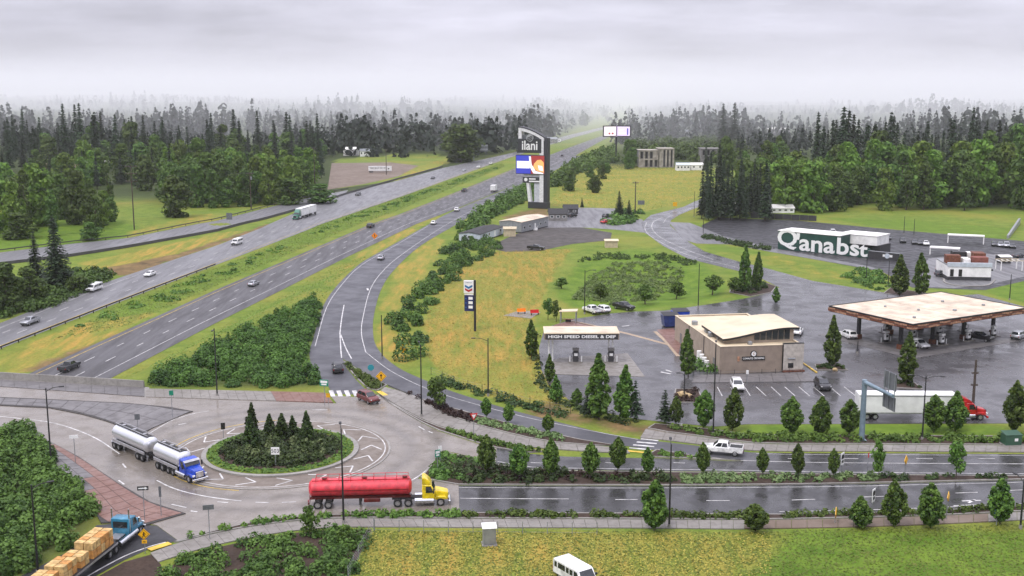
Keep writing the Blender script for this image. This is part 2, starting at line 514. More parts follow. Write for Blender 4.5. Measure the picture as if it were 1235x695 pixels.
M_SOIL = asphalt('bark_soil', (0.030, 0.019, 0.013), (0.060, 0.038, 0.027), 0.8, 0.95, 0.25)
M_WHITE = plain('white_road_paint', (0.56, 0.55, 0.53), 0.55, var=0.25, scale=0.8)
M_YELLOW = plain('yellow_road_paint', (0.62, 0.42, 0.06), 0.55, var=0.25, scale=0.8)
M_JOINT = plain('joint_dark', (0.045, 0.04, 0.037), 0.8)
M_TACT = plain('tactile_yellow', (0.68, 0.45, 0.05), 0.6)

def terrain_material():
    m, nt, b = _mat('grass_land')
    def attr(n): return N(nt, 'ShaderNodeAttribute', attribute_name=n).outputs['Fac']
    big = noise_fac(nt, 0.03, 6, 0.62); mid = noise_fac(nt, 0.22, 5, 0.65); fine = noise_fac(nt, 1.6, 4, 0.7)
    mow = noise_fac(nt, 0.12, 4, 0.6, (4.0, 0.7, 1, 0.5))
    green = mixc(nt, ramp(nt, mid, 0.36, 0.64), (0.105, 0.172, 0.020), (0.195, 0.245, 0.038))
    lush = mixc(nt, ramp(nt, mid, 0.36, 0.64), (0.080, 0.155, 0.012), (0.155, 0.235, 0.026))
    dry = mixc(nt, ramp(nt, mid, 0.34, 0.62), (0.40, 0.285, 0.060), (0.275, 0.25, 0.046))
    dirt = mixc(nt, ramp(nt, mid, 0.35, 0.65), (0.10, 0.06, 0.035), (0.26, 0.165, 0.075))
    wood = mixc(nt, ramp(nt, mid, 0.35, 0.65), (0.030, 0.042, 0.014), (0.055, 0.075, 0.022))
    def edge(a, lo=-0.35, hi=0.35):
        """attribute broken up by noise"""
        s = N(nt, 'ShaderNodeMath', operation='MULTIPLY_ADD'); nt.links.new(mid, s.inputs[0]); s.inputs[1].default_value = 1.1; s.inputs[2].default_value = -0.55
        s2 = N(nt, 'ShaderNodeMath', operation='ADD'); nt.links.new(a, s2.inputs[0]); nt.links.new(s.outputs[0], s2.inputs[1])
        return ramp(nt, s2.outputs[0], 0.3, 0.7)
    c = mixc(nt, ramp(nt, big, 0.46, 0.66), green, mixc(nt, 0.5, green, dry))
    c = mixc(nt, edge(attr('lush')), c, lush)
    c = mixc(nt, edge(attr('dry')), c, mixc(nt, ramp(nt, mow, 0.36, 0.62), mixc(nt, ramp(nt, big, 0.45, 0.6), dry, (0.46, 0.27, 0.06)), mixc(nt, 0.75, dry, green)))
    c = mixc(nt, edge(attr('dirt')), c, dirt)
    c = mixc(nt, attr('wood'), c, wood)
    c = mixc(nt, ramp(nt, fine, 0.30, 0.75), c, mixc(nt, 0.5, c, (0.04, 0.06, 0.012)))
    nt.links.new(c, b.inputs['Base Color'])
    b.inputs['Roughness'].default_value = 0.9
    b.inputs['Specular IOR Level'].default_value = 0.15
    bump(nt, b, fine, 0.5, 0.25)
    return m
M_LAND = terrain_material()

def build_ground():
    xs = np.concatenate((-np.geomspace(220, 7000, 42)[::-1], np.arange(-218, 219, 2.0), np.geomspace(220, 7000, 42)))
    ys = np.concatenate((np.array([-300, -100, 0, 40, 70, 90]), np.arange(96, 431, 2.0), np.arange(433, 760, 4.0), np.geomspace(763, 9000, 70)))
    X, Y = np.meshgrid(xs, ys)
    Z = H(X, Y)
    nx, ny = len(xs), len(ys)
    co = np.stack((X, Y, Z), -1).reshape(-1, 3)
    idx = np.arange(nx * ny).reshape(ny, nx)
    q = np.stack((idx[:-1, :-1], idx[:-1, 1:], idx[1:, 1:], idx[1:, :-1]), -1).reshape(-1, 4)
    me = bpy.data.meshes.new('ground')
    me.vertices.add(len(co)); me.vertices.foreach_set('co', co.ravel())
    me.loops.add(q.size); me.loops.foreach_set('vertex_index', q.ravel())
    me.polygons.add(len(q)); me.polygons.foreach_set('loop_start', np.arange(0, q.size, 4)); me.polygons.foreach_set('loop_total', np.full(len(q), 4))
    me.polygons.foreach_set('use_smooth', np.ones(len(q), bool))
    me.update(); me.validate()
    x, y = co[:, 0], co[:, 1]
    def paint(name, polys, extra=None):
        a = np.zeros(len(co))
        for val, pts in polys:
            w = [G(u, v) for u, v in pts]
            a = np.where(inside([(p.x, p.y) for p in w], x, y), np.maximum(a, val), a)
        g = a.reshape(ny, nx)
        for _ in range(2):
            p = np.pad(g, 1, mode='edge')
            g = (p[1:-1, 1:-1] * 2 + p[:-2, 1:-1] + p[2:, 1:-1] + p[1:-1, :-2] + p[1:-1, 2:]) / 6
        a = g.reshape(-1)
        if extra is not None: a = np.maximum(a, extra)
        at = me.attributes.new(name, 'FLOAT', 'POINT'); at.data.foreach_set('value', a.astype(np.float32))
    paint('dry', [
        (1.0, [(524, 345), (560, 320), (600, 303), (690, 300), (668, 330), (640, 390), (648, 440), (690, 488), (640, 492), (545, 466), (516, 430), (515, 380)]),
        (1.0, [(455, 430), (462, 370), (480, 325), (520, 285), (540, 290), (500, 345), (480, 395), (500, 445)]),
        (1.0, [(-40, 462), (0, 428), (90, 392), (190, 376), (140, 404), (50, 447), (0, 452)]),
        (0.7, [(404, 360), (432, 318), (470, 298), (545, 254), (500, 270), (430, 306), (390, 340)]),
        (0.75, [(440, 640), (960, 642), (900, 700), (420, 700)]),
        (1.0, [(90, 318), (200, 296), (262, 281), (300, 277), (215, 306), (140, 325)]),
        (0.55, [(660, 250), (680, 205), (720, 195), (850, 203), (846, 240), (780, 256), (700, 252)]),
        (0.45, [(850, 302), (930, 322), (1060, 350), (1060, 340), (940, 308)]),
        (0.6, [(480, 205), (540, 190), (600, 180), (615, 186), (540, 204), (480, 220)]),
        (0.5, [(150, 280), (260, 255), (260, 266), (150, 290)]),
    ])
    paint('lush', [
        (1.0, [(895, 526), (895, 511), (1215, 511), (1215, 526)]),
        (0.9, [(940, 642), (1300, 640), (1300, 740), (900, 740)]),
        (0.8, [(-60, 310), (-60, 260), (120, 255), (170, 275), (150, 290), (60, 298)]),
        (0.9, [(675, 345), (700, 312), (760, 300), (840, 312), (880, 350), (850, 366), (760, 374), (690, 372), (670, 360)]),
        (0.7, [(985, 262), (1100, 265), (1225, 275), (1215, 290), (1060, 275)]),
        (1.0, [(1185, 352), (1235, 335), (1300, 330), (1300, 372), (1235, 366)]),
        (0.6, [(845, 288), (940, 308), (1060, 335), (1060, 350), (930, 320), (850, 300)]),
        (0.6, [(130, 372), (300, 306), (470, 240), (610, 196), (600, 206), (470, 258), (300, 330), (150, 390)]),
    ])
    paint('dirt', [
        (1.0, [(120, 325), (215, 306), (300, 278), (330, 268), (330, 272), (260, 296), (150, 334)]),
        (0.8, [(20, 448), (110, 414), (200, 378), (208, 381), (120, 420), (60, 450)]),
        (0.7, [(600, 262), (640, 252), (665, 250), (670, 262), (640, 275)]),
        (0.8, [(620, 500), (660, 480), (700, 500), (770, 512), (890, 520), (890, 530), (770, 526), (690, 510)]),
    ])
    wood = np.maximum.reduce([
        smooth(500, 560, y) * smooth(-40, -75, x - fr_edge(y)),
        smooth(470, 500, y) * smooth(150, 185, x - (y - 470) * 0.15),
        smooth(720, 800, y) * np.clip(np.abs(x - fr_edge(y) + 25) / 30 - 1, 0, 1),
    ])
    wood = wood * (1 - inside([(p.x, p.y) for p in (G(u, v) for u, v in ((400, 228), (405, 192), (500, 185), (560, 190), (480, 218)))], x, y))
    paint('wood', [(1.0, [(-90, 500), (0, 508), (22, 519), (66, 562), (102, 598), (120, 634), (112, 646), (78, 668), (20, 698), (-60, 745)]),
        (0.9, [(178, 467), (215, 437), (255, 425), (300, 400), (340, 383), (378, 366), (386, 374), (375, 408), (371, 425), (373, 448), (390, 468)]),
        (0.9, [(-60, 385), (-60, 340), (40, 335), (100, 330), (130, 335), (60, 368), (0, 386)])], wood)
    me.materials.append(M_LAND)
    return link('ground', me, kind='structure')
build_ground()

# ------------------------------------------------------------------ roads and paving
def road(name, poly, z, mat, thick=None, parent=None):
    return sheet_obj(name, poly, z, mat, parent, thick, **({} if parent else dict(kind='structure')))
def mark(road_obj, name, pts, w=0.14, dz=0.012, mat=None, z=None):
    """painted line along ground points; child of its road"""
    return strip(name, pts, w, dz, mat or M_WHITE, road_obj)
def dashes(road_obj, pts, on=3.0, off=9.0, w=0.15, dz=0.012, start=0.0, name='lane_dash', far=1e9):
    fine = resample(pts, 1.0)
    L = 0; step = (fine[1] - fine[0]).length
    k = 0
    per = on + off
    n = int((len(fine) - 1) * step / per)
    for i in range(n):
        a = int((start + i * per) / step); b = int((start + i * per + on) / step)
        if b >= len(fine): break
        seg = fine[a:b + 1]
        if len(seg) < 2 or seg[0].y > far: continue
        strip(name, seg, w, dz, M_WHITE, road_obj)

# freeway carriageways -------------------------------------------------
def fw_line(px, extra_near=True, far_dx=0.16):
    w = [PF(u, v) for u, v in px]
    w.sort(key=lambda p: p.y)
    if extra_near:
        d = (w[0] - w[1]); d /= abs(d.y)
        for yy in (200, 150, 110):
            if w[0].y > yy + 5:
                q = w[0] + d * (w[0].y - yy); q.z = float(zf(q.y)); w.insert(0, q)
    return w
FWR_L = fw_line([(44, 447), (150, 399.5), (260, 350), (355, 310), (480, 259.4), (540, 236), (619, 204), (680, 180.5), (722, 165.5), (752, 153.4)])
FWR_R = fw_line([(134.7, 456), (260, 390), (342, 349), (417, 311), (480, 281), (545, 254), (624, 222), (690, 190), (728, 168.5), (757, 154.2)])
FWL_R = fw_line([(0, 421), (130, 370), (260, 320), (370, 278), (480, 238.7), (540, 217), (616, 190), (690, 166.5), (722, 157.5), (746, 151.5)])
FWL_L = fw_line([(0, 390), (124, 342), (220, 310), (260, 297), (318, 274), (372, 250), (417, 233), (480, 218), (533.6, 203), (616, 185), (680, 164.5), (716, 156), (741, 150.3)])
def zf_profile(pts):
    """evenly resample and put the points back on the road profile, keeping the profile's kinks"""
    out = []
    for p in resample(pts, 6.0):
        out.append(Vector((p.x, p.y, float(zf(p.y)))))
    return out
def at_y(line, y):
    ys = [p.y for p in line]; xs = [p.x for p in line]
    return float(np.interp(y, ys, xs))
def fw_ribbon(name, L, R, mat):
    y1 = min(L[-1].y, R[-1].y); y0 = max(L[0].y, R[0].y)
    ys = sorted(set(list(np.arange(y0, y1, 8.0)) + [200.0, 430.0, y1]))
    ys = [y for y in ys if y0 <= y <= y1]
    l = [Vector((at_y(L, y), y, float(zf(y)) )) for y in ys]; r = [Vector((at_y(R, y), y, float(zf(y)))) for y in ys]
    o = ribbon(name, l, r, 0.05, mat, None, None, kind='structure')
    return o, ys
def fw_at(L, R, ys, t):
    return [Vector((at_y(L, y) * (1 - t) + at_y(R, y) * t, y, float(zf(y)))) for y in ys]
fw_r, ys_r = fw_ribbon('freeway_right_carriageway', FWR_L, FWR_R, M_FWR)
fw_l, ys_l = fw_ribbon('freeway_left_carriageway', FWL_L, FWL_R, M_FWL)
def fw_edge(o, L, R, ys, dist, mat, side, ymax):
    ys = [y for y in ys if y < ymax]
    base = L if side == 0 else R
    sgn = 1 if side == 0 else -1
    pts = [Vector((at_y(base, y) + sgn * dist, y, float(zf(y)))) for y in ys]
    strip('edge_line', pts, 0.16, 0.065, mat, o)
fw_edge(fw_r, FWR_L, FWR_R, ys_r, 1.6, M_YELLOW, 0, 900)
fw_edge(fw_r, FWR_L, FWR_R, ys_r, 3.4, M_WHITE, 1, 900)
fw_edge(fw_l, FWL_L, FWL_R, ys_l, 1.6, M_YELLOW, 1, 900)
fw_edge(fw_l, FWL_L, FWL_R, ys_l, 3.0, M_WHITE, 0, 330)
def fw_lane(o, L, R, ys, a0, a1, frac, far=640):
    pts = []
    for y in ys:
        xl, xr = at_y(L, y) + a0, at_y(R, y) - a1
        pts.append(Vector((xl + (xr - xl) * frac, y, float(zf(y)))))
    dashes(o, pts, 3.6, 8.6, 0.2, 0.065, far=far)
for fr in (1 / 3, 2 / 3): fw_lane(fw_r, FWR_L, FWR_R, ys_r, 1.6, 3.4, fr)
for fr in (1 / 3, 2 / 3): fw_lane(fw_l, FWL_L, FWL_R, ys_l, 3.0, 1.6, fr)

# on-ramp with the bypass lane, and the arterial carriageways -------------
RAMP_R = [(905, 546), (880, 543), (841, 538), (797, 533), (770, 530), (721, 521), (700, 516), (640, 501), (607, 492), (581, 484), (540, 470.5), (514, 459.5), (486, 447), (466, 433), (454, 418), (450, 403), (451, 380), (460, 348.5), (476, 325), (508, 296), (552, 270), (596, 244), (624, 230), (660, 211), (700, 188)]
RAMP_B = [(905, 557), (872, 553), (841, 550), (761, 539), (700, 530), (640, 517), (607, 508), (583, 502), (540, 490), (506, 480), (467, 464), (440, 450), (424, 440), (413.5, 433)]
RAMP_L = [(400, 475), (395, 465), (378, 447), (374, 434), (373.4, 423), (377, 411), (390, 369), (408, 343), (432, 320), (446, 311), (471, 297), (515, 272), (547, 254.5), (624, 222), (694, 188)]
ramp_r = PX(RAMP_R, 0, 4); ramp_b = PX(RAMP_B, 0, 3); ramp_l = PX(RAMP_L, 0, 4)
leg = PX([(418, 444), (430, 459), (441, 470), (456, 477)])
ramp_poly = ramp_r + ramp_l[::-1] + leg[::-1] + ramp_b[::-1]
on_ramp = road('on_ramp', ramp_poly, 0.04, M_RAMP, 1.4)
Z_ = 0.055
def ln(px, z=0.0, sm=4): return PX(px, z, sm)
strip('edge_line', ln([(441, 425), (436, 403), (438, 382), (447, 348.5), (462, 327), (485, 307), (533.6, 274), (575, 251), (624, 225.5)]), 0.15, Z_, M_WHITE, on_ramp)
strip('edge_line', ln([(441, 425), (460, 440), (476, 450.6), (506, 465.5), (540, 478), (581, 490), (607, 497), (640, 505), (668, 511), (720, 521.5), (769, 530.5)]), 0.13, Z_, M_WHITE, on_ramp)
strip('edge_line', ln([(380, 418), (394, 371), (412, 344), (436, 320), (474, 298), (516, 273)]), 0.14, Z_, M_WHITE, on_ramp)
for q in ([(410, 402), (411, 421), (412, 432)], [(411, 404), (417, 420), (424, 433)], [(415, 368), (412, 385), (410, 402)]):
    strip('gore_line', ln(q), 0.22, Z_, M_WHITE, on_ramp)
for u in (402, 411, 420.5, 430, 440):
    a = P(u, 479 - (u - 402) * 0.02); b = P(u - 3.0, 471.5)
    strip('crosswalk_bar', [a, b], 0.75, Z_ + 0.02, M_WHITE, on_ramp)
for (u0, v0, u1, v1) in ((773, 529.8, 794, 532), (768, 533.5, 792, 535.6), (763.5, 537, 789, 539.2), (759, 540.6, 785, 543), (755, 544, 781, 546.6)):
    strip('crosswalk_bar', [P(u0, v0), P(u1, v1)], 0.5, Z_, M_WHITE if v0 < 543 else M_TACT, on_ramp)
for q in ([(443, 348), (444, 350.5)],):
    strip('lane_arrow', PX(q), 0.5, Z_, M_WHITE, on_ramp)

WB_T = [(597, 540), (636, 547.5), (681, 551), (759, 552.6), (800, 553), (850, 555), (880, 556.4), (905, 556.4), (905, 546), (960, 547), (1050, 547), (1235, 548), (1330, 549)]
WB_B = [(597, 559), (639, 565.5), (694, 567), (766, 568), (900, 569.5), (1000, 571.5), (1130, 572.5), (1235, 573.5), (1330, 575)]
west_road = road('westbound_road', PX(WB_T) + PX(WB_B)[::-1], 0.034, M_ASPH)
mark(west_road, 'edge_line', ln([(600, 557), (640, 563.6), (694, 565.2), (766, 566.2), (900, 567.8), (1000, 569.8), (1235, 572)]), 0.14, 0.05)
mark(west_road, 'lane_line', ln([(884, 555.5), (930, 557), (1000, 558.5), (1100, 559.3), (1235, 560)]), 0.16, 0.05)
mark(west_road, 'edge_line', ln([(912, 547.6), (960, 548.6), (1050, 548.8), (1235, 549.8)]), 0.12, 0.05)
for u in (950, 1015, 1105, 1180): strip('lane_dash', [P(u, 553.5), P(u + 20, 553.7)], 0.16, 0.05, M_WHITE, west_road)
for u in (640, 730, 812): strip('lane_dash', [P(u, 558.5), P(u + 14, 559)], 0.14, 0.05, M_WHITE, west_road)

EB_T = [(553, 586), (700, 586.5), (800, 586.5), (900, 586), (960, 585), (1041, 584), (1120, 582.2), (1235, 579.5), (1330, 578.8)]
EB_B = [(553, 617.5), (700, 618.5), (800, 619), (900, 620), (960, 620), (1050, 618), (1154, 614), (1235, 610), (1330, 605)]
east_road = road('eastbound_road', PX(EB_T, 0, 3) + PX(EB_B, 0, 3)[::-1], 0.034, M_ASPH)
mark(east_road, 'lane_line', ln([(555, 601.5), (620, 602), (686, 602.3)]), 0.16, 0.05)
for a, b, v in ((742, 769, 603), (852, 880, 604.3), (955, 983, 603.6), (1041, 1068, 600), (1152, 1179, 595.2), (1218, 1240, 592)):
    strip('lane_dash', [P(a, v), P(b, v - (0.9 if a > 950 else 0))], 0.16, 0.05, M_WHITE, east_road)
mark(east_road, 'edge_line', ln([(553, 588.5), (700, 589), (800, 589), (960, 587.9), (1041, 586.7), (1120, 584.8), (1235, 582)]), 0.13, 0.05)
mark(east_road, 'edge_line', ln([(940, 617.6), (1050, 615.4), (1154, 611.6), (1235, 607.8)]), 0.13, 0.05)
for px in ([(1150, 610.5), (1178, 609.5)], [(1168, 607), (1176, 603)], [(1160, 604.8), (1183, 604)]):
    strip('lane_arrow', PX(px), 0.3, 0.05, M_WHITE, east_road)

# roundabout ----------------------------------------------------------
RB_C = P(339, 545.5)
RBX = [(-420, 440), (-60, 462.5), (0, 467), (100, 474), (174, 479), (290, 483), (406, 487), (398, 477), (428, 479.5), (456, 476.5),
       (470, 487), (490, 500), (510, 511.5), (530, 521), (555, 529), (575, 535.5), (599, 541), (598, 558.5), (570, 552), (548, 546.5), (535, 544), (527, 551), (520, 561), (511, 571), (504, 578), (530, 582), (553, 585.5), (554, 618),
       (500, 619), (450, 619.5), (400, 620.5), (370, 622), (330, 626), (290, 632.5), (252, 641.5), (214, 652), (189, 634), (165, 629), (150, 630), (123, 632), (104, 597), (65, 560), (20, 519), (-60, 505), (-420, 480)]
roundabout = road('roundabout_pavement', PX(RBX), 0.062, M_CONC, 1.3)
SWX = [(116, 634), (150, 630.5), (189, 634.5), (214, 652.5), (181, 662), (150, 676), (112, 697), (60, 730), (0, 775), (-120, 800), (-40, 735), (20, 698), (78, 668), (112, 645)]
sheet_obj('shrub_bed_soil', PX([(196, 690), (225, 671), (262, 660.5), (310, 650), (355, 643), (400, 639.5), (448, 638.5), (436, 664), (418, 700), (400, 740), (150, 740)]), 0.02, M_SOIL, None, None, kind='structure')
sheet_obj('verge_soil', PX([(184, 668.5), (194, 681), (197, 692), (150, 742), (50, 745), (112, 699), (150, 678)]), 0.018, M_SOIL, None, None, kind='structure')
road('southwest_road', PX(SWX), 0.036, M_BLACKLOT)
strip('edge_line', ln([(200, 654.5), (180, 660), (150, 671.5), (112, 692), (60, 724)]), 0.2, 0.055, M_WHITE, bpy.data.objects['southwest_road'])
def ring(r0, r1, z, name, mat, parent, a0=0, a1=360, n=72, thick=None):
    A = [math.radians(a0 + (a1 - a0) * i / n) for i in range(n + 1)]
    L = [Vector((RB_C.x + r1 * math.cos(a), RB_C.y + r1 * math.sin(a), 0)) for a in A]
    R = [Vector((RB_C.x + r0 * math.cos(a), RB_C.y + r0 * math.sin(a), 0)) for a in A]
    return ribbon(name, L, R, z, mat, parent, thick)
ring(10.9, 15.1, 0.13, 'truck_apron', M_APRON, roundabout, thick=0.1)
ring(15.1, 15.4, 0.135, 'apron_kerb', M_KERB, roundabout, thick=0.1)
ring(15.75, 15.9, 0.085, 'yellow_line', M_YELLOW, roundabout, 100, 262)
ring(14.55, 14.72, 0.145, 'apron_edge_line', M_WHITE, roundabout)
ring(10.2, 10.9, 0.36, 'island_kerb', M_KERB, roundabout, thick=0.35)
for k in range(17):
    a = math.radians(k * 360 / 17 + 8)
    da = 1.15 / 12.6
    def rp(r, t): return Vector((RB_C.x + r * math.cos(t), RB_C.y + r * math.sin(t), 0))
    b = MB()
    for r0 in (11.25, 14.15):
        p, q = rp(r0, a - da * 0.9), rp(12.7, a + da * 0.9)
        d = (q - p).normalized(); nn = Vector((-d.y, d.x, 0)) * 0.11
        b.quad(p - nn, q - nn, q + nn, p + nn)
    for i in range(len(b.v)): b.v[i] = (b.v[i][0], b.v[i][1], 0.146 + 0.0008 * (i // 4))
    o = b.build('chevron_marking', M_WHITE, roundabout)
mark(roundabout, 'lane_line', ln([(-60, 499), (0, 503), (54, 509), (86, 517), (117, 530), (144, 548)]), 0.22, 0.075)
mark(roundabout, 'lane_line', ln([(189, 580), (205, 588), (227, 595), (258, 601), (291, 605)]), 0.22, 0.075)
for q in ([(308, 606.5), (324, 607)], [(340, 606.8), (357, 606)], [(148, 560), (152, 565)], [(143, 580), (150, 585)], [(207, 609), (225, 613)], [(230, 617), (238, 618)], [(376, 495), (395, 495)], [(505, 515), (512, 519)], [(517, 521), (522, 523)], [(215, 513), (225, 511)], [(262, 606), (275, 607)]):
    strip('lane_dash', PX(q), 0.22, 0.075, M_WHITE, roundabout)
strip('lane_line', ln([(532, 547), (524, 558), (514, 568), (500, 578), (484, 586)]), 0.18, 0.075, M_WHITE, roundabout)
strip('lane_line', ln([(175, 527), (190, 517.5), (209, 507), (236, 499), (252, 496.5)]), 0.16, 0.075, M_WHITE, roundabout)

# raised splitter islands made of stamped panels ------------------------
def panels(name, La, Lb, n, z, mats, pick=None, gap=0.05, sub=1, parent=None, step_name='panel', kind='structure'):
    """cells between two ground polylines, each its own slab"""
    root = parent or link(name, None, kind=kind)
    A = resample_n(La, n); B = resample_n(Lb, n)
    for i in range(n):
        for j in range(sub):
            t0, t1 = j / sub, (j + 1) / sub
            q = [A[i].lerp(B[i], t0), A[i + 1].lerp(B[i + 1], t0), A[i + 1].lerp(B[i + 1], t1), A[i].lerp(B[i], t1)]
            c = sum(q, Vector()) / 4
            q2 = []
            for p in q:
                d = c - p
                q2.append(p + d * min(0.4, gap * 1.5 / max(d.length, 0.01)))
            b = MB().slab(q2, z - 0.16, z + random.uniform(-0.006, 0.006))
            m = mats[pick(i, j) if pick else 0]
            b.build(step_name, m, root)
    return root
spl_w = road('splitter_island', PX([(-120, 480.5), (0, 490), (60, 493), (100, 501), (130, 509.5), (155, 519), (170, 525.5), (181, 519), (208, 505), (233, 497.2), (205, 492), (150, 487), (80, 483.5), (0, 480), (-120, 472)]), 0.16, M_JOINT, 0.14)
panels('x', PX([(-100, 480.6), (0, 489), (60, 492), (100, 499.6), (128, 507.5), (150, 515.8), (170, 523.6)], 0, 3), PX([(-100, 474), (0, 481), (80, 484.5), (150, 488), (190, 492), (212, 496), (229, 497.5)], 0, 3), 18, 0.19, [M_SPLIT], sub=2, parent=spl_w, gap=0.04)
spl_s = road('stamped_splitter_island', PX([(42, 524), (94, 551.5), (142, 583.5), (181, 606.5), (224, 620.5), (178, 634), (150, 631), (122, 632), (104, 598), (65, 560), (22, 520)]), 0.16, M_JOINT, 0.14)
panels('x', PX([(44, 525.5), (94, 552.7), (142, 584.7), (181, 608), (220, 620.5)], 0, 3), PX([(24, 521), (64, 560), (103, 597), (124, 629), (150, 629), (176, 632.5)], 0, 3), 20, 0.19, [M_SPLIT, M_BRICKRED], sub=3, parent=spl_s, gap=0.04, pick=lambda i, j: 1 if (i >= 13 or (j == 0 and i > 2) or (j == 1 and i > 10)) else 0)

# sidewalks: one slab per panel ---------------------------------------
walk_n = link('north_sidewalk', None, kind='structure')
panels('x', PX([(176, 479.6), (290, 483.3), (402, 486.6)]), PX([(176, 469.5), (290, 472), (392, 474.5)]), 20, 0.15, [M_WALK, M_BRICKRED], parent=walk_n, step_name='paving_slab', pick=lambda i, j: 1 if i > 13 else 0)
panels('x', PX([(-130, 458), (0, 467), (174, 479.3)]), PX([(-130, 450), (0, 458.6), (174, 468.6)]), 20, 0.15, [M_SPLIT], parent=walk_n, step_name='paving_slab')
walk_s = link('south_sidewalk', None, kind='structure')
panels('x', PX([(181, 668), (216, 655.5), (256, 645.5), (300, 637), (350, 630.5), (400, 627), (450, 626.5), (550, 627), (700, 627.5), (800, 628), (880, 628.5), (898, 628.5)], 0, 2), PX([(191, 679), (225, 668), (262, 658), (310, 648), (355, 641), (400, 637.5), (450, 636.5), (550, 637), (700, 637.5), (800, 638), (880, 639), (898, 639)], 0, 2), 52, 0.13, [M_WALK], parent=walk_s, step_name='paving_slab', gap=0.03)
panels('x', PX([(898, 628.5), (960, 628), (1050, 626), (1154, 622.5), (1235, 618.5), (1330, 614)], 0, 2), PX([(898, 638.5), (960, 638), (1050, 636), (1154, 632), (1235, 628), (1330, 623)], 0, 2), 24, 0.13, [M_WALK, M_DIRTLOT], parent=walk_s, step_name='paving_slab', gap=0.03, pick=lambda i, j: 1 if i < 16 else 0)
walk_m = link('median_path', None, kind='structure')
panels('x', PX([(456, 475), (470, 484.5), (490, 496), (510, 506.5), (530, 514.5), (555, 521.5), (585, 530), (620, 537.5), (660, 542), (720, 546), (760, 547.5)], 0, 2), PX([(464, 467.5), (486, 474), (508, 484), (530, 497), (552, 506), (580, 515), (610, 523), (640, 530), (670, 535), (715, 538.5), (755, 541.5)], 0, 2), 22, 0.15, [M_WALK], parent=walk_m, step_name='paving_slab', gap=0.03)
walk_r = link('upper_sidewalk', None, kind='structure')
panels('x', PX([(772, 529), (800, 531.5), (841, 536.5), (880, 541.5), (910, 544.5), (960, 545.3), (1050, 545.3), (1235, 546.3), (1330, 547)], 0, 2), PX([(779, 518), (805, 523), (845, 528), (880, 533), (910, 536), (960, 537.5), (1050, 537.5), (1235, 538.5), (1330, 539)], 0, 2), 40, 0.15, [M_WALK], parent=walk_r, step_name='paving_slab', gap=0.03)
for rd, q in ((walk_s, [(180, 664.5), (205, 656.5)]), (on_ramp, [(457, 473), (465, 478)])):
    strip('tactile_strip', PX(q), 0.9, 0.17, M_TACT, rd, 0.05)

# planted medians: kerbed soil beds -------------------------------------
def bed(name, px, sm=0, z=0.14, mat=None):
    """kerbed planting bed standing proud of the road"""
    poly = PX(px, 0, sm)
    o = sheet_obj(name, poly, z, mat or M_SOIL, None, 0.2, kind='structure')
    c = poly + [poly[0]]
    strip('kerb', c, 0.22, z + 0.02, M_KERB, o, 0.2)
    return o
bed('median_bed', [(508, 577), (521, 561), (530, 549.5), (536, 546), (570, 554), (598, 561), (639, 567.5), (694, 569), (766, 570), (900, 571.5), (1000, 573.3), (1130, 574.3), (1235, 575.2), (1330, 576.3), (1330, 578), (1235, 578.7), (1120, 581.4), (1041, 583.2), (960, 584.6), (900, 585.2), (800, 585.7), (700, 585.6), (553, 585), (530, 581)])
bed('path_bed', [(468, 466), (508, 482), (540, 491.5), (583, 503), (607, 509.5), (640, 518.5), (700, 531), (745, 538.2), (715, 537.6), (670, 534), (640, 529), (610, 522), (580, 514), (552, 505), (530, 496), (510, 484.5), (487, 473.5)])
bed('roundabout_edge_bed', [(458, 477.5), (470, 486.6), (490, 499), (510, 510.3), (530, 519.6), (555, 527.6), (575, 534), (597, 540), (636, 546.5), (655, 545.5), (620, 538.8), (585, 531.3), (555, 522.8), (530, 515.8), (510, 507.8), (490, 497.3), (470, 485.8)])
bed('ramp_splitter_bed', [(415, 436), (424, 442), (440, 452), (466, 465), (455, 471.5), (444, 469), (431, 457), (420, 444)])
bed('thin_median_bed', [(792, 543.3), (841, 551.3), (872, 554.6), (893, 555.8), (850, 554), (800, 551.8), (778, 551.5)])
bed('south_edge_bed', [(210, 654.5), (252, 643), (290, 634), (330, 627.4), (370, 623.4), (400, 622), (450, 621), (553, 619.5), (700, 620), (800, 620.5), (900, 621.5), (960, 621.5), (1050, 619.5), (1154, 615.5), (1235, 611.5), (1330, 606.5), (1330, 612.5), (1235, 617), (1154, 621), (1050, 624.5), (960, 626.5), (900, 627), (800, 626.5), (700, 626), (553, 625.5), (450, 625), (400, 625.5), (350, 629), (300, 635.5), (256, 644), (216, 654)])
bed('station_edge_bed', [(782, 517), (805, 521.5), (845, 526.5), (880, 531.5), (910, 534.7), (960, 536), (1050, 536), (1235, 537), (1330, 537.5), (1330, 528), (1235, 527), (1050, 526), (960, 526), (900, 524.5), (860, 519), (820, 514.5), (790, 512)])

# station lot with the curving access road and side lots -----------------
LOTX = [(666, 393), (692, 385), (740, 378), (767, 376), (801, 375), (850, 368), (895, 361), (922, 355), (940, 347), (920, 337), (890, 327), (829, 312), (800, 297), (777, 280.5), (773, 269), (785, 259.5), (825, 249.5), (838, 243), (848, 240), (848, 248), (832, 254), (819, 259.5), (809, 266), (808, 272), (829, 291), (850, 303.7), (892, 316), (918, 322), (980, 339), (1066, 353), (1110, 360), (1180, 355), (1235, 370), (1330, 385), (1330, 510), (1235, 511), (900, 512), (860, 515), (820, 511), (770, 506), (733, 498.5), (692, 487), (662, 465), (652, 445), (650, 420), (655, 402)]
lot = road('station_lot', PX(LOTX), 0.034, M_LOT)
strip('lane_line', ln([(800, 262), (788, 268), (787, 277), (799, 288), (829, 302), (860, 313)]), 0.2, 0.05, M_WHITE, lot)
strip('lane_line', ln([(780, 268), (778, 277), (789, 288), (829, 307.5), (890, 323)]), 0.16, 0.05, M_WHITE, lot)
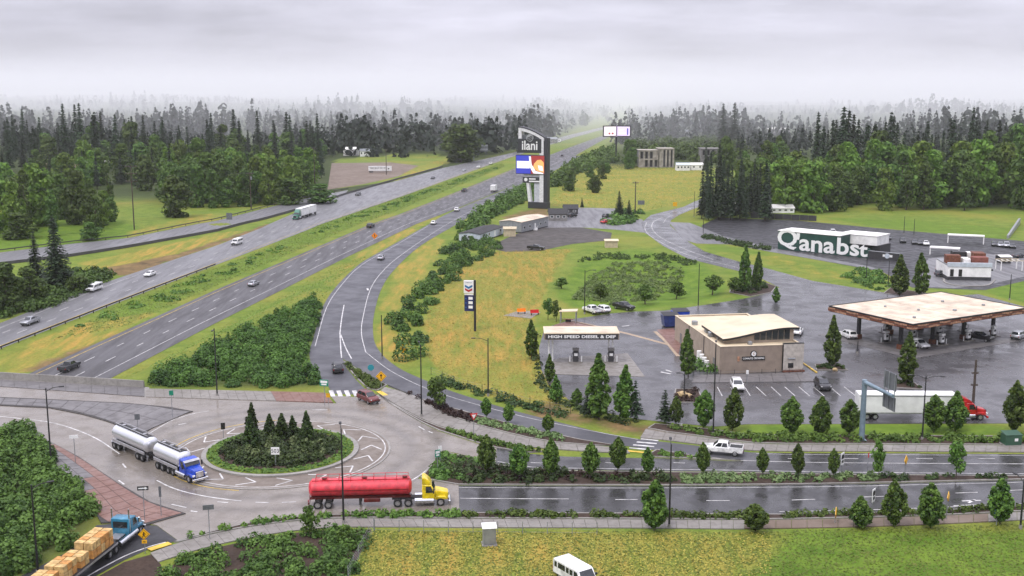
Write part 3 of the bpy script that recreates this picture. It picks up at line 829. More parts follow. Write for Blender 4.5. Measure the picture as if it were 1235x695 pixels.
strip('lane_line', ln([(838, 249.5), (822, 256), (806, 262), (800, 269)]), 0.16, 0.05, M_WHITE, lot)
for k, (u0, u1) in enumerate(((864, 870), (880, 886.5), (897, 904), (911, 923), (929, 941), (945.5, 958), (962.5, 975.5), (980, 993), (1000, 1013), (1017, 1031))):
    strip('parking_line', [P(u0 + 1, 467), P(u1 + 1, 478)], 0.14, 0.05, M_WHITE, lot)
strip('concrete_gutter', PX([(688, 387), (720, 394), (760, 403.5), (806, 416)]), 1.0, 0.045, plain('gutter_tan', (0.36, 0.27, 0.18), 0.6), lot)
strip('concrete_gutter', PX([(790, 400), (805, 414), (818, 430)]), 0.8, 0.046, MATS['gutter_tan'], lot)
sheet_obj('brick_apron', PX([(669, 392), (688, 387.2), (708, 391.5), (740, 399), (700, 399), (665, 396)]), 0.045, M_BRICKRED, lot)
sheet_obj('brick_apron', PX([(792, 398), (812, 396), (822, 412), (818, 428)]), 0.047, M_BRICKRED, lot)
for q in ([(803, 446.5), (810, 449)], [(797, 449), (809, 451.5)], [(750, 394), (759, 393)], [(804, 510), (823, 512)]):
    strip('lane_arrow', PX(q), 0.5, 0.05, M_WHITE, lot)
# tyre-dark drain stains under the fuel lanes are part of the paving material
side_lot = road('side_lot', PX([(655, 266), (672, 256), (690, 250.5), (742, 251.5), (748, 261), (775, 265), (779, 281), (740, 277), (700, 274.5), (655, 276.5)]), 0.026, M_FWL)
road('gravel_yard', PX([(588, 299), (610, 288), (640, 275), (700, 274.5), (738, 281), (736, 290), (690, 294.5), (650, 303), (610, 304)]), 0.044, M_GRAVEL)
road('storage_lot', PX([(846, 272), (866, 262.5), (960, 266), (1060, 275.5), (1235, 291), (1330, 300), (1330, 338), (1240, 338), (1188, 350), (1100, 347), (1064, 328), (938, 305), (866, 290), (850, 284)]), 0.026, M_BLACKLOT)
road('lot_driveway', PX([(806, 268), (832, 269), (850, 276), (872, 285), (935, 300), (1050, 322), (1064, 327), (938, 305.5), (880, 295), (840, 294), (826, 290)]), 0.044, M_FWL)
road('restaurant_drive', PX([(1105, 330), (1120, 312), (1180, 305), (1235, 312), (1300, 318), (1300, 336), (1235, 334), (1190, 344), (1150, 348), (1112, 346)]), 0.044, M_FWL)
road('gravel_pullout', [G(u, v) for u, v in ((395, 229), (400, 197), (470, 196), (505, 200), (480, 213), (440, 222))], 0.04, M_DIRTLOT)
# exit ramp on the far side of the freeway
XR_T = [G(u, v) for u, v in ((-60, 313), (0, 305), (90, 294), (155, 287.5), (260, 267), (318, 252), (380, 237), (420, 229.5))]
XR_B = [G(u, v) for u, v in ((-60, 327), (0, 319), (88, 308.6), (155, 298), (260, 279), (318, 264.5), (372, 249), (416, 234))]
def onH(pts): return [Vector((p.x, p.y, float(H(p.x, p.y)))) for p in pts]
exit_ramp = ribbon('exit_ramp', onH(resample_n(XR_T, 90)), onH(resample_n(XR_B, 90)), 0.09, M_FWL, None, 0.6, kind='structure')
FRT_T = [G(u, v) for u, v in ((-60, 300), (0, 296), (100, 284), (200, 272), (300, 252))]
# concrete pads
pad = road('diesel_pad', PX([(670, 452), (664, 436), (676, 432), (757, 426.5), (778, 455)]), 0.075, M_WALK)
CAN_C = None
# ------------------------------------------------------------------ vegetation
L_STREET = leafmat('street_tree_leaf', (0.024, 0.062, 0.009), (0.145, 0.235, 0.036))
L_BROAD = leafmat('broadleaf', (0.023, 0.056, 0.010), (0.125, 0.200, 0.033))
L_BRIGHT = leafmat('bright_broadleaf', (0.050, 0.105, 0.012), (0.185, 0.280, 0.038))
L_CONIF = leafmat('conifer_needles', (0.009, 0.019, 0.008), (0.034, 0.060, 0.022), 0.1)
L_FARCON = leafmat('far_conifer_needles', (0.012, 0.024, 0.014), (0.026, 0.046, 0.024), 0.1)
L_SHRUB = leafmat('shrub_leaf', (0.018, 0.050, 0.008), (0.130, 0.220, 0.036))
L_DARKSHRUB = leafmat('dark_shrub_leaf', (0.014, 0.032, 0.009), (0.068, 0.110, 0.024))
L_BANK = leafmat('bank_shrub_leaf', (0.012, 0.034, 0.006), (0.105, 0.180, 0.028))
L_PALE = leafmat('pale_shrub_leaf', (0.08, 0.13, 0.04), (0.20, 0.26, 0.10))
L_RED = leafmat('dark_red_shrub_leaf', (0.025, 0.012, 0.012), (0.06, 0.032, 0.022))
L_HEDGE = leafmat('hedge_leaf', (0.030, 0.072, 0.010), (0.145, 0.220, 0.034))
L_YGRASS = leafmat('dry_grass_blade', (0.21, 0.20, 0.035), (0.36, 0.27, 0.055), 0.15)
L_GGRASS = leafmat('green_grass_blade', (0.085, 0.150, 0.013), (0.185, 0.240, 0.034), 0.15)
M_BARK = plain('bark', (0.075, 0.055, 0.042), 0.9, var=0.3, scale=6)
M_BARKP = plain('pale_bark', (0.20, 0.17, 0.14), 0.85, var=0.3, scale=6)

def quads_mesh(name, C, Nrm, S, tint, mat, aspect=1.35):
    """one leaf-sized quad per row of C (centre), Nrm (facing), S (half size), tint"""
    n = len(C)
    Nrm = Nrm / np.maximum(1e-6, np.linalg.norm(Nrm, axis=1, keepdims=True))
    r = RNG.normal(size=(n, 3)); a = np.cross(Nrm, r); a /= np.maximum(1e-6, np.linalg.norm(a, axis=1, keepdims=True))
    b = np.cross(Nrm, a)
    S = np.asarray(S)[:, None]
    k = S * 0.35
    v = np.stack((C - a * S * aspect, C - b * S + Nrm * k, C + a * S * aspect, C + b * S + Nrm * k), 1).reshape(-1, 3)
    me = bpy.data.meshes.new(name)
    me.vertices.add(4 * n); me.vertices.foreach_set('co', v.ravel())
    me.loops.add(4 * n); me.loops.foreach_set('vertex_index', np.arange(4 * n))
    me.polygons.add(n); me.polygons.foreach_set('loop_start', np.arange(0, 4 * n, 4)); me.polygons.foreach_set('loop_total', np.full(n, 4))
    me.update()
    at = me.attributes.new('tint', 'FLOAT', 'FACE'); at.data.foreach_set('value', np.clip(tint, 0, 1).astype(np.float32))
    me.materials.append(mat)
    return me
def unit(n):
    d = RNG.normal(size=(n, 3)); return d / np.linalg.norm(d, axis=1, keepdims=True)
def lobes_leaves(lobes, per, size, up=0.35, shell=0.62):
    """leaves through the volume of ellipsoid lobes (cx,cy,cz,rx,ry,rz), denser near the skin"""
    C, Nn, T = [], [], []
    for (cx, cy, cz, rx, ry, rz) in lobes:
        n = per
        d = unit(n); r = shell + (1.04 - shell) * RNG.random(n) ** 0.6
        r *= 1 + 0.16 * np.sin(d[:, 0] * 5 + cx) * np.cos(d[:, 2] * 6 + cy)
        c = d * r[:, None] * np.array((rx, ry, rz)) + np.array((cx, cy, cz))
        C.append(c); Nn.append(d + RNG.normal(size=(n, 3)) * 0.55 + np.array((0, 0, up)))
        T.append(RNG.random(n) * 0.6 + RNG.random() * 0.4)
    C = np.concatenate(C); Nn = np.concatenate(Nn); T = np.concatenate(T)
    return C, Nn, size * (0.65 + 0.7 * RNG.random(len(C))), T

def tree_root(name, crown_me, trunk_me, label='x', cat='tree', group=None):
    o = thing(name, label, cat, group=group)
    link('crown', crown_me, o); link('trunk', trunk_me, o)
    return o
def trunk_mesh(h, r, limbs, mat, lean=0.0, seed=0):
    rd = random.Random(seed)
    b = MB(); pts = []
    for i in range(5):
        t = i / 4
        pts.append(Vector((rd.uniform(-1, 1) * lean * t, rd.uniform(-1, 1) * lean * t, h * t - (0.25 if i == 0 else 0))))
    for i in range(4): b.tube(pts[i], pts[i + 1], r * (1 - 0.2 * i), r * (1 - 0.2 * (i + 1)), 7)
    for (t, ln_, el) in limbs:
        a = rd.uniform(0, 6.28); k = min(3, int(t * 4)); p = pts[k].lerp(pts[k + 1], t * 4 - k)
        q = p + Vector((math.cos(a) * math.cos(el), math.sin(a) * math.cos(el), math.sin(el))) * ln_
        b.tube(p, q, r * 0.45 * (1.1 - t * 0.5), r * 0.12, 5)
    return b.mesh('trunk', mat, smooth=True)

def broad_tree(seed, h, w, mat, nl=26, per=60, leaf=0.55, base=0.16, bark=None):
    """rounded, uneven deciduous crown of many lobes"""
    rd = random.Random(seed)
    lobes = []
    for i in range(nl):
        t = rd.uniform(base, 0.97)
        prof = math.sin(math.pi * min(1, (t - base) / (1 - base) * 0.80 + 0.18)) ** 0.75
        a = rd.uniform(0, 6.28); rr = w * 0.5 * prof * rd.uniform(0.25, 0.82)
        s = rd.uniform(0.12, 0.22) * w * (0.65 + 0.5 * prof)
        lobes.append((rr * math.cos(a), rr * math.sin(a), h * t - s * 0.3, s * rd.uniform(.9, 1.25), s * rd.uniform(.9, 1.25), s * rd.uniform(.7, 1.0)))
    lobes.append((0, 0, h * 0.5, w * 0.22, w * 0.22, h * 0.3))
    C, Nn, S, T = lobes_leaves(lobes, per, leaf)
    crown = quads_mesh('crown', C, Nn, S, T, mat)
    trunk = trunk_mesh(h * 0.8, max(0.12, h * 0.017), [(rd.uniform(0.3, 0.9), w * rd.uniform(.25, .42), rd.uniform(.4, 1.0)) for _ in range(9)], bark or M_BARK, w * 0.03, seed)
    return crown, trunk
def egg_tree(seed, h, w, mat, n=1900, leaf=0.16, clear=0.09, tip=1.0):
    """dense upright street tree: many small leaf clumps over an egg-shaped crown"""
    rd = random.Random(seed); lobes = []
    nl = 84
    for i in range(nl):
        t = (i + rd.random()) / nl
        if rd.random() < .13: continue
        prof = max(0.05, math.sin(math.pi * t ** (0.80 * tip)) ** 0.85)
        a = i * 2.4 + rd.uniform(-.5, .5); s = w * rd.uniform(0.075, 0.135) * (0.55 + 0.6 * prof)
        r = max(0.0, prof * w / 2 * rd.uniform(0.72, 1.06) - s * 0.6)
        lobes.append((r * math.cos(a), r * math.sin(a), h * (clear + (1 - clear) * t * 0.96), s, s, s * rd.uniform(1.1, 1.7)))
    lobes += [(0, 0, h * (clear + (1 - clear) * t), w * .2, w * .2, h * .14) for t in (.2, .4, .6)]
    C, Nn, S, T = lobes_leaves(lobes, n // nl, leaf, 0.45, 0.35)
    T = np.clip(T * 1.5 - 0.25, 0, 1)
    crown = quads_mesh('crown', C, Nn, S, T, mat, 1.5)
    return crown, trunk_mesh(h * 0.75, 0.085 * h / 6, [(rd.uniform(.3, .9), w * .35, rd.uniform(.7, 1.1)) for _ in range(8)], M_BARK, 0.04, seed)
def conifer(seed, h, w, mat, tiers=26, per=15, leaf=0.6, droop=0.28, start=0.08, ragged=0.3, power=0.85):
    """whorled drooping boughs, ragged outline"""
    C, Nn, S, T = [], [], [], []
    rd = np.random.default_rng(seed)
    for i in range(tiers):
        t = start + (1 - start) * (i + rd.random() * 0.7) / tiers
        R = w / 2 * (1 - t) ** power + 0.02 * w
        nb = max(4, int(per * (0.35 + 0.65 * (1 - t))))
        a0 = rd.random() * 6.28
        for k in range(nb):
            a = a0 + 2 * np.pi * k / nb + rd.normal() * 0.18
            L = R * (1 - ragged * rd.random())
            m = max(3, int(L / (leaf * 0.85)) + 1)
            f = (np.arange(m) + 0.6) / m
            rr = L * f
            zz = t * h - droop * L * f ** 1.4 + rd.normal(size=m) * leaf * 0.12
            wv = rd.normal(size=m) * leaf * 0.35 * f
            C.append(np.stack((rr * np.cos(a) - wv * np.sin(a), rr * np.sin(a) + wv * np.cos(a), zz), 1))
            Nn.append(np.stack((np.cos(a) * 0.45 + rd.normal(size=m) * .3, np.sin(a) * 0.45 + rd.normal(size=m) * .3, np.full(m, 0.9)), 1))
            S.append(leaf * (0.8 + 0.35 * rd.random(m)) * (1.05 - 0.35 * f) * (0.55 + 0.5 * (1 - t)))
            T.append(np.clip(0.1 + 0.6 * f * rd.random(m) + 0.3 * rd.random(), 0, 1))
    z = h * np.linspace(0.82, 1.0, 8)
    C.append(np.stack((rd.normal(size=8) * .06 * w * (1 - np.linspace(0, 1, 8)), rd.normal(size=8) * .06 * w * (1 - np.linspace(0, 1, 8)), z), 1)); Nn.append(unit(8)); S.append(np.linspace(leaf * .7, leaf * .25, 8)); T.append(np.full(8, .4))
    crown = quads_mesh('crown', np.concatenate(C), np.concatenate(Nn), np.concatenate(S), np.concatenate(T), mat, 1.5)
    return crown, trunk_mesh(h * 0.95, max(0.07, h * 0.013), [], M_BARK, 0.0, seed)

GROUPS = {}
def put_tree(proto, loc, h=1.0, w=None, label=None, group=None, rz=None):
    w = h if w is None else w
    o = proto['used'] and copy_tree(proto['o']) or proto['o']
    proto['used'] = True
    o.location = loc; o.rotation_euler = (0, 0, random.uniform(0, 6.28) if rz is None else rz); o.scale = (w, w, h)
    if label: o['label'] = label
    if group: o['group'] = group
    return o
def proto(name, cr_tr, cat='tree'):
    return dict(o=tree_root(name, *cr_tr, cat=cat), used=False)

# --- shrub masses and ground cover: stuff ------------------------------
def scatter(poly, dens, seed=0):
    """random points inside a ground polygon, dens per square metre"""
    rd = np.random.default_rng(seed)
    xs = [p[0] for p in poly]; ys = [p[1] for p in poly]
    A = (max(xs) - min(xs)) * (max(ys) - min(ys))
    n = int(A * dens)
    x = min(xs) + rd.random(n) * (max(xs) - min(xs)); y = min(ys) + rd.random(n) * (max(ys) - min(ys))
    k = inside(poly, x, y)
    return x[k], y[k]
def shrubs(name, label, poly, dens, r, h, leaf, mat, cat='shrubs', per=34, z=None, seed=1, jitter=0.45, flat=False):
    """many low bushes read as one mass"""
    x, y = scatter(poly, dens, seed)
    n = len(x)
    if n == 0: return None
    rd = np.random.default_rng(seed + 5)
    zz = H(x, y) if z is None else np.full(n, z)
    rr = r * (1 - jitter + 2 * jitter * rd.random(n)); hh = h * (1 - jitter + 2 * jitter * rd.random(n))
    d = unit(n * per).reshape(n, per, 3); d[..., 2] = np.abs(d[..., 2]) * 0.98 + 0.02
    rad = 0.55 + 0.5 * rd.random((n, per, 1)) ** 0.6
    C = d * rad * np.stack((rr, rr, hh), -1)[:, None, :] + np.stack((x, y, zz), -1)[:, None, :]
    Nn = d + rd.normal(size=(n, per, 3)) * 0.5 + np.array((0, 0, 0.35))
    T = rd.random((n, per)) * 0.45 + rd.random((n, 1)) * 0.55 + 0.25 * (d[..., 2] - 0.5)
    S = leaf * (0.6 + 0.8 * rd.random(n * per))
    me = quads_mesh(name, C.reshape(-1, 3), Nn.reshape(-1, 3), S, T.reshape(-1), mat)
    return link(name, me, label=label, cat=cat, kind='stuff')
def grass(name, label, poly, dens, h, w, mat, seed=2, z=None):
    """short leaning tufts, one leaf-sized face each"""
    x, y = scatter(poly, dens, seed); n = len(x)
    rd = np.random.default_rng(seed + 9)
    zz = H(x, y) if z is None else np.full(n, z)
    C = np.stack((x, y, zz + h * (0.15 + 0.55 * rd.random(n))), 1)
    Nn = np.stack((rd.normal(size=n) * .42, rd.normal(size=n) * .42 - .12, np.ones(n)), 1)
    patch = 0.5 + 0.5 * np.sin(x * 0.23 + 2 * np.sin(y * 0.17)) * np.cos(y * 0.31 + np.sin(x * 0.27))
    me = quads_mesh(name, C, Nn, w * (0.6 + 0.8 * rd.random(n)), rd.random(n) * 0.55 + 0.45 * patch, mat, 1.6)
    return link(name, me, label=label, cat='grass', kind='stuff')
def gp(px): return [(p.x, p.y) for p in (G(u, v) for u, v in px)]

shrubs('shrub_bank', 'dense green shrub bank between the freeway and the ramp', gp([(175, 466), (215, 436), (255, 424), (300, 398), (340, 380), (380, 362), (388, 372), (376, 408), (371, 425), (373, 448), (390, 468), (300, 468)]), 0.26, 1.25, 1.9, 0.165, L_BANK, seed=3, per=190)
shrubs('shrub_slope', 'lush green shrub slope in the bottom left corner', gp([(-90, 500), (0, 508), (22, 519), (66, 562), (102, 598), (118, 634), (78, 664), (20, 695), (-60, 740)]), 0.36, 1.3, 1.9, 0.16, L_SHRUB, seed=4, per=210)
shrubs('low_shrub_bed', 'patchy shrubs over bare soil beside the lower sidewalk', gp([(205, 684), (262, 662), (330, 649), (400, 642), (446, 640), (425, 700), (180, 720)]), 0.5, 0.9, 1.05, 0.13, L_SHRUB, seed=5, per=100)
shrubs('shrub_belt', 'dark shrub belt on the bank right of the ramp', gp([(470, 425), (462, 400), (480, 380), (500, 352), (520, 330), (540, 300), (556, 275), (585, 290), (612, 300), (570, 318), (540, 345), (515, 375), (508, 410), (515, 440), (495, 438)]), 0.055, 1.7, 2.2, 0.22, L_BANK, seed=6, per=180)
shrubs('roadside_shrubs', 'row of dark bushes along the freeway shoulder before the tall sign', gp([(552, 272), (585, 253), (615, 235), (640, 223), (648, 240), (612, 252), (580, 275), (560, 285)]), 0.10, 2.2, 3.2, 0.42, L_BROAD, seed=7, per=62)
shrubs('roadside_shrubs', 'bushes along the freeway shoulder beyond the tall sign', gp([(655, 225), (680, 205), (715, 188), (740, 180), (745, 195), (700, 208), (668, 228)]), 0.05, 2.8, 4.5, 0.6, L_BROAD, seed=8, per=62)
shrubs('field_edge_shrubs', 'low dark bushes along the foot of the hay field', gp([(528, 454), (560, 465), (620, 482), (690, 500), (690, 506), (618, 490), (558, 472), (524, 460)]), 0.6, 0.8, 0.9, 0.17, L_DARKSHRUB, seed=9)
shrubs('median_shrubs', 'dark low shrubs in the long planted median', gp([(525, 576), (535, 556), (560, 556), (600, 565), (700, 572), (810, 573), (810, 583), (700, 583), (560, 583)]), 0.9, 0.7, 0.75, 0.15, L_DARKSHRUB, seed=10, z=0.13)
shrubs('median_shrubs', 'dark red low shrubs scattered in the left part of the planted median', gp([(535, 572), (560, 562), (600, 568), (700, 574), (810, 575), (810, 581), (700, 581), (560, 581)]), 0.6, 0.55, 0.6, 0.14, L_RED, seed=40, z=0.13)
shrubs('median_shrubs', 'pale green low shrubs in the right half of the planted median', gp([(822, 573.5), (900, 574), (1060, 575.5), (1060, 581), (960, 583), (900, 583.4), (822, 583.5)]), 1.0, 0.55, 0.6, 0.15, L_PALE, seed=11, z=0.13)
shrubs('median_shrubs', 'green shrubs on the round nose of the planted median', gp([(515, 575), (524, 562), (534, 549), (545, 550), (575, 557), (600, 562.5), (560, 562), (545, 570), (560, 580), (525, 579)]), 1.1, 0.7, 0.7, 0.16, L_SHRUB, seed=12, z=0.13)
shrubs('median_shrubs', 'dark shrubs at the far right of the planted median', gp([(1060, 575.5), (1235, 576.5), (1330, 577), (1330, 577.8), (1235, 578), (1060, 581)]), 1.0, 0.55, 0.6, 0.15, L_DARKSHRUB, seed=13, z=0.13)
shrubs('path_shrubs', 'pale green shrub clumps beside the median path', gp([(572, 507), (600, 511), (640, 520), (690, 530.5), (700, 533), (668, 533), (640, 527), (606, 519), (576, 512)]), 1.1, 0.6, 0.6, 0.15, L_PALE, seed=14, z=0.13)
shrubs('path_shrubs', 'dark red shrubs beside the start of the median path', gp([(490, 474), (508, 483), (540, 493), (570, 502), (572, 510), (548, 504), (528, 494), (508, 485)]), 1.1, 0.6, 0.6, 0.14, L_RED, seed=15, z=0.13)
shrubs('kerb_hedge', 'low hedge along the roundabout kerb by the median path', gp([(460, 478), (490, 498), (530, 517), (575, 532), (630, 545), (652, 545), (585, 532), (530, 516.5), (490, 498)]), 3.6, 0.5, 0.5, 0.13, L_HEDGE, seed=16, z=0.13)
shrubs('kerb_hedge', 'low green hedge on the splitter where the ramp divides', gp([(415, 437), (440, 453), (464, 465), (455, 471), (444, 468), (431, 457)]), 1.6, 0.55, 0.5, 0.13, L_HEDGE, seed=17, z=0.13)
shrubs('kerb_hedge', 'low hedge between the lower sidewalk and the roundabout', gp([(212, 654.5), (252, 643.5), (290, 634.6), (330, 628), (400, 622.8), (450, 622), (553, 620.5), (553, 624.6), (450, 624.4), (400, 624.6), (350, 628.5), (300, 634.8), (256, 643.6)]), 3.6, 0.5, 0.6, 0.13, L_HEDGE, seed=18, z=0.13)
shrubs('kerb_hedge', 'low hedge between the lower sidewalk and the eastbound road', gp([(556, 620.5), (700, 621), (900, 622.2), (1050, 620.5), (1235, 612.5), (1330, 608), (1330, 611), (1235, 616), (1050, 623.5), (900, 626), (700, 625), (556, 624.6)]), 2.6, 0.55, 0.6, 0.13, L_HEDGE, seed=19, z=0.13)
shrubs('kerb_hedge', 'narrow hedge in the thin median by the zebra crossing', gp([(792, 544.5), (841, 551.8), (880, 555), (800, 551.5)]), 1.6, 0.45, 0.45, 0.12, L_HEDGE, seed=20, z=0.13)
shrubs('station_hedge', 'green hedge along the front of the fuel station', gp([(800, 516), (860, 521), (900, 526), (1050, 527.5), (1235, 528.5), (1330, 529), (1330, 536), (1050, 534.5), (910, 533), (845, 524.5)]), 1.5, 0.6, 0.65, 0.15, L_HEDGE, seed=21, z=0.13)
shrubs('station_shrubs', 'dark round shrubs in the bark bed left of the diesel lane', gp([(646, 400), (652, 445), (662, 467), (692, 489), (735, 501), (775, 508), (770, 514), (725, 508), (680, 492), (650, 470), (642, 430)]), 0.35, 0.8, 0.8, 0.16, L_DARKSHRUB, seed=22)
shrubs('pond_reeds', 'tall grey-green reeds in the retention hollow', gp([(690, 362), (710, 335), (740, 318), (790, 316), (825, 325), (820, 345), (790, 362), (740, 370)]), 0.4, 0.7, 0.8, 0.17, leafmat('reed', (0.085, 0.15, 0.035), (0.20, 0.26, 0.085)), seed=23, per=22)
shrubs('pond_brush', 'dark brush on the far rim of the retention hollow', gp([(690, 318), (720, 306), (800, 308), (842, 316), (835, 324), (790, 313), (720, 314)]), 0.2, 0.9, 0.8, 0.2, L_BANK, seed=24)
shrubs('median_weeds', 'tall weeds growing along the freeway median', gp([(70, 400), (130, 376), (200, 350), (330, 300), (470, 246), (600, 200), (600, 203), (470, 252), (330, 306), (190, 372), (120, 392)]), 0.05, 1.5, 0.6, 0.3, L_HEDGE, seed=25, per=30)
shrubs('roadside_brush', 'scrubby bushes at the edge of the far exit ramp', gp([(60, 372), (0, 385), (-30, 380), (20, 340), (90, 330), (140, 328), (120, 344)]), 0.22, 1.7, 2.0, 0.3, L_BANK, seed=26, per=60)
shrubs('far_scrub', 'hazy scrub behind the concrete shells', gp([(750, 198), (765, 177), (880, 172), (905, 186), (872, 197), (815, 194)]), 0.012, 5, 7, 0.9, L_BANK, seed=41, per=60)
shrubs('drive_hedge', 'clipped dark hedge by the driveway entrance', gp([(850, 284), (880, 291), (930, 300), (928, 304), (878, 295), (848, 288)]), 0.35, 1.1, 1.0, 0.25, L_DARKSHRUB, seed=27)
shrubs('lot_shrubs', 'mixed shrubs in the kerbed bed below the wall', gp([(1015, 335), (1035, 325), (1060, 327), (1075, 345), (1060, 352)]), 0.3, 1.0, 0.9, 0.22, L_SHRUB, seed=28)
shrubs('building_shrubs', 'green shrubs against the side wall of the store', gp([(836, 449), (834, 440), (850, 432), (864, 445), (866, 452)]), 0.5, 0.9, 1.1, 0.2, L_SHRUB, seed=29)
shrubs('site_shrubs', 'shrubs around the signpost by the curving access road', gp([(725, 268), (740, 256), (770, 255), (782, 259), (772, 266), (770, 271), (735, 272)]), 0.12, 1.5, 1.2, 0.35, L_BROAD, seed=30)
shrubs('island_groundcover', 'mixed dark and green groundcover on the roundabout island', [(RB_C.x + 8.1 * math.cos(a * .2618), RB_C.y + 8.1 * math.sin(a * .2618)) for a in range(24)], 1.6, 0.6, 0.75, 0.16, L_DARKSHRUB, seed=31, z=0.5)
shrubs('island_groundcover', 'pale flowering groundcover patches on the roundabout island', [(RB_C.x + 0.5 + 6.6 * math.cos(a * .2618), RB_C.y - 1.2 + 4.6 * math.sin(a * .2618)) for a in range(24)], 0.5, 0.5, 1.0, 0.15, L_PALE, seed=32, z=0.5)
grass('foreground_grass', 'rough mottled grass in the field at the bottom', gp([(446, 640), (780, 641), (900, 642), (1240, 632), (1330, 628), (1330, 760), (1000, 760), (420, 760), (424, 700)]), 13.0, 0.12, 0.075, L_GGRASS, seed=33)
grass('foreground_dry_grass', 'yellowed dry grass patches in the field at the bottom', gp([(446, 641), (780, 643), (930, 643), (930, 690), (840, 720), (420, 760), (424, 700)]), 9.0, 0.14, 0.075, L_YGRASS, seed=34)
grass('hay_field_grass', 'yellow dry hay grass in the field beside the ramp', gp([(524, 345), (560, 320), (600, 303), (690, 300), (668, 330), (640, 390), (648, 440), (690, 488), (640, 490), (545, 464), (516, 430), (515, 380)]), 6.0, 0.12, 0.075, L_YGRASS, seed=35)
grass('median_grass', 'bright green grass on the freeway median', gp([(60, 412), (130, 374), (300, 308), (470, 242), (605, 197), (610, 201), (470, 258), (300, 328), (150, 394)]), 2.5, 0.2, 0.12, L_GGRASS, seed=37)
grass('verge_grass', 'green and dry grass on the verge between freeway and ramp', gp([(150, 456), (270, 394), (345, 352), (420, 314), (446, 308), (405, 340), (388, 366), (300, 395), (200, 442)]), 3.0, 0.15, 0.1, L_GGRASS, seed=38)
grass('field_grass', 'yellow-green grass in the open field beyond the access road', gp([(664, 248), (680, 207), (720, 197), (848, 205), (843, 238), (780, 255), (705, 250)]), 0.7, 0.2, 0.14, L_YGRASS, seed=39)
# kerbed island with a grass rim
ringpts = [(RB_C.x + 10.2 * math.cos(a * .1309), RB_C.y + 10.2 * math.sin(a * .1309)) for a in range(48)]
isl = sheet_obj('central_island', ringpts, 0.42, M_LAND, None, 0.4, kind='structure')
sheet_obj('soil_bed', [(RB_C.x + 8.6 * math.cos(a * .1309), RB_C.y + 8.6 * math.sin(a * .1309)) for a in range(48)], 0.47, M_SOIL, isl, 0.2)
x_, y_ = [], []
grass('island_grass', 'green grass rim around the roundabout island', [(RB_C.x + 10.1 * math.cos(a * .1309), RB_C.y + 10.1 * math.sin(a * .1309)) for a in range(48)] + [(RB_C.x + 10.1, RB_C.y)] + [(RB_C.x + 8.5 * math.cos(-a * .1309), RB_C.y + 8.5 * math.sin(-a * .1309)) for a in range(49)], 16, 0.22, 0.14, L_HEDGE, seed=36, z=0.42)
# ------------------------------------------------------------------ single trees
ORD = ['first', 'second', 'third', 'fourth', 'fifth', 'sixth', 'seventh', 'eighth', 'ninth', 'tenth', 'eleventh', 'twelfth']
EGG = [proto('street_tree', egg_tree(s, 6.0, 3.0, L_STREET, 4600, 0.125, 0.09, tp)) for s, tp in ((1, 1.0), (2, 1.2), (3, 0.85), (8, 1.1), (9, 0.95))]
EGGM = [proto('street_tree', egg_tree(s, 6.0, 3.0, L_STREET, 4000, 0.125, 0.2, tp)) for s, tp in ((11, 1.0), (12, 1.15), (13, 0.9))]
SPIRE = [proto('columnar_tree', egg_tree(s, 8.0, 2.6, L_STREET, 4200, 0.135, 0.08, 0.72)) for s in (4, 5)]
ARBOR = [proto('arborvitae', egg_tree(s, 5.0, 2.2, L_DARKSHRUB, 2000, 0.13, 0.02, 0.5)) for s in (6, 7)]
LITTLE = [proto('young_tree', broad_tree(s, 5.0, 3.6, L_STREET, 14, 60, 0.17, 0.3)) for s in (21, 22, 23)]
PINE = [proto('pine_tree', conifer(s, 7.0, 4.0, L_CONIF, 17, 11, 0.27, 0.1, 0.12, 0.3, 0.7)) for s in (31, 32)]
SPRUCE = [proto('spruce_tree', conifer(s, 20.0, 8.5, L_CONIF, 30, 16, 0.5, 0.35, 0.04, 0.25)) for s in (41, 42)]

def px_tree(pool, k, u, vb, vt, wpx, nat, label, group, z=None):
    """tree from base pixel, top row and width in pixels; its distance is that of the ground at its foot"""
    p = G(u, vb) if z is None else P(u, vb, z)
    top = PD(u, vt, p.y)
    h = max(1.0, top.z - p.z)
    depth = p.y * cp + (CAMZ - p.z) * sp
    w = wpx * depth / FPX
    o = put_tree(pool[k % len(pool)], p, h / nat[0], w / nat[1], label, group)
    o.rotation_euler[0] = random.uniform(-.045, .045); o.rotation_euler[1] = random.uniform(-.045, .045)
    return o

for i, (u, vb, vt, w) in enumerate([(586, 574, 524, 23), (626, 579, 537, 27), (664, 577.5, 528, 22), (711, 578.5, 533, 23), (745, 572, 527, 22), (782, 575, 539, 17), (848, 575, 533, 17), (920, 576, 540, 15), (963, 577, 535, 18), (1005, 577, 541, 15)]):
    px_tree(EGGM, i, u, vb, vt, w, (6.0, 3.0), f'small street tree in the long planted median, {ORD[i]} from the roundabout', 'median street trees', 0.14)
for i, (u, vb, vt, w, tx) in enumerate([(1060, 577.5, 532, 20, 'sparse young tree in the planted median left of a yellow sign'), (1153, 577, 533, 24, 'wide pale young tree at the far right of the planted median')]):
    px_tree(LITTLE, i, u, vb, vt, w, (5.0, 3.6), tx, 'median street trees', 0.14)
for i, (u, vb, vt, w) in enumerate([(587, 505.5, 479, 14), (613, 512, 485, 15), (661, 524, 499, 15)]):
    px_tree(EGGM, i + 1, u, vb, vt, w, (6.0, 3.0), f'dark narrow street tree by the median path, {ORD[i]} after the lollipop tree', 'path street trees', 0.14)
px_tree(LITTLE, 1, 527, 494, 456, 27, (5.0, 3.6), 'round lollipop street tree where the median path leaves the ramp', 'path street trees', 0.14)
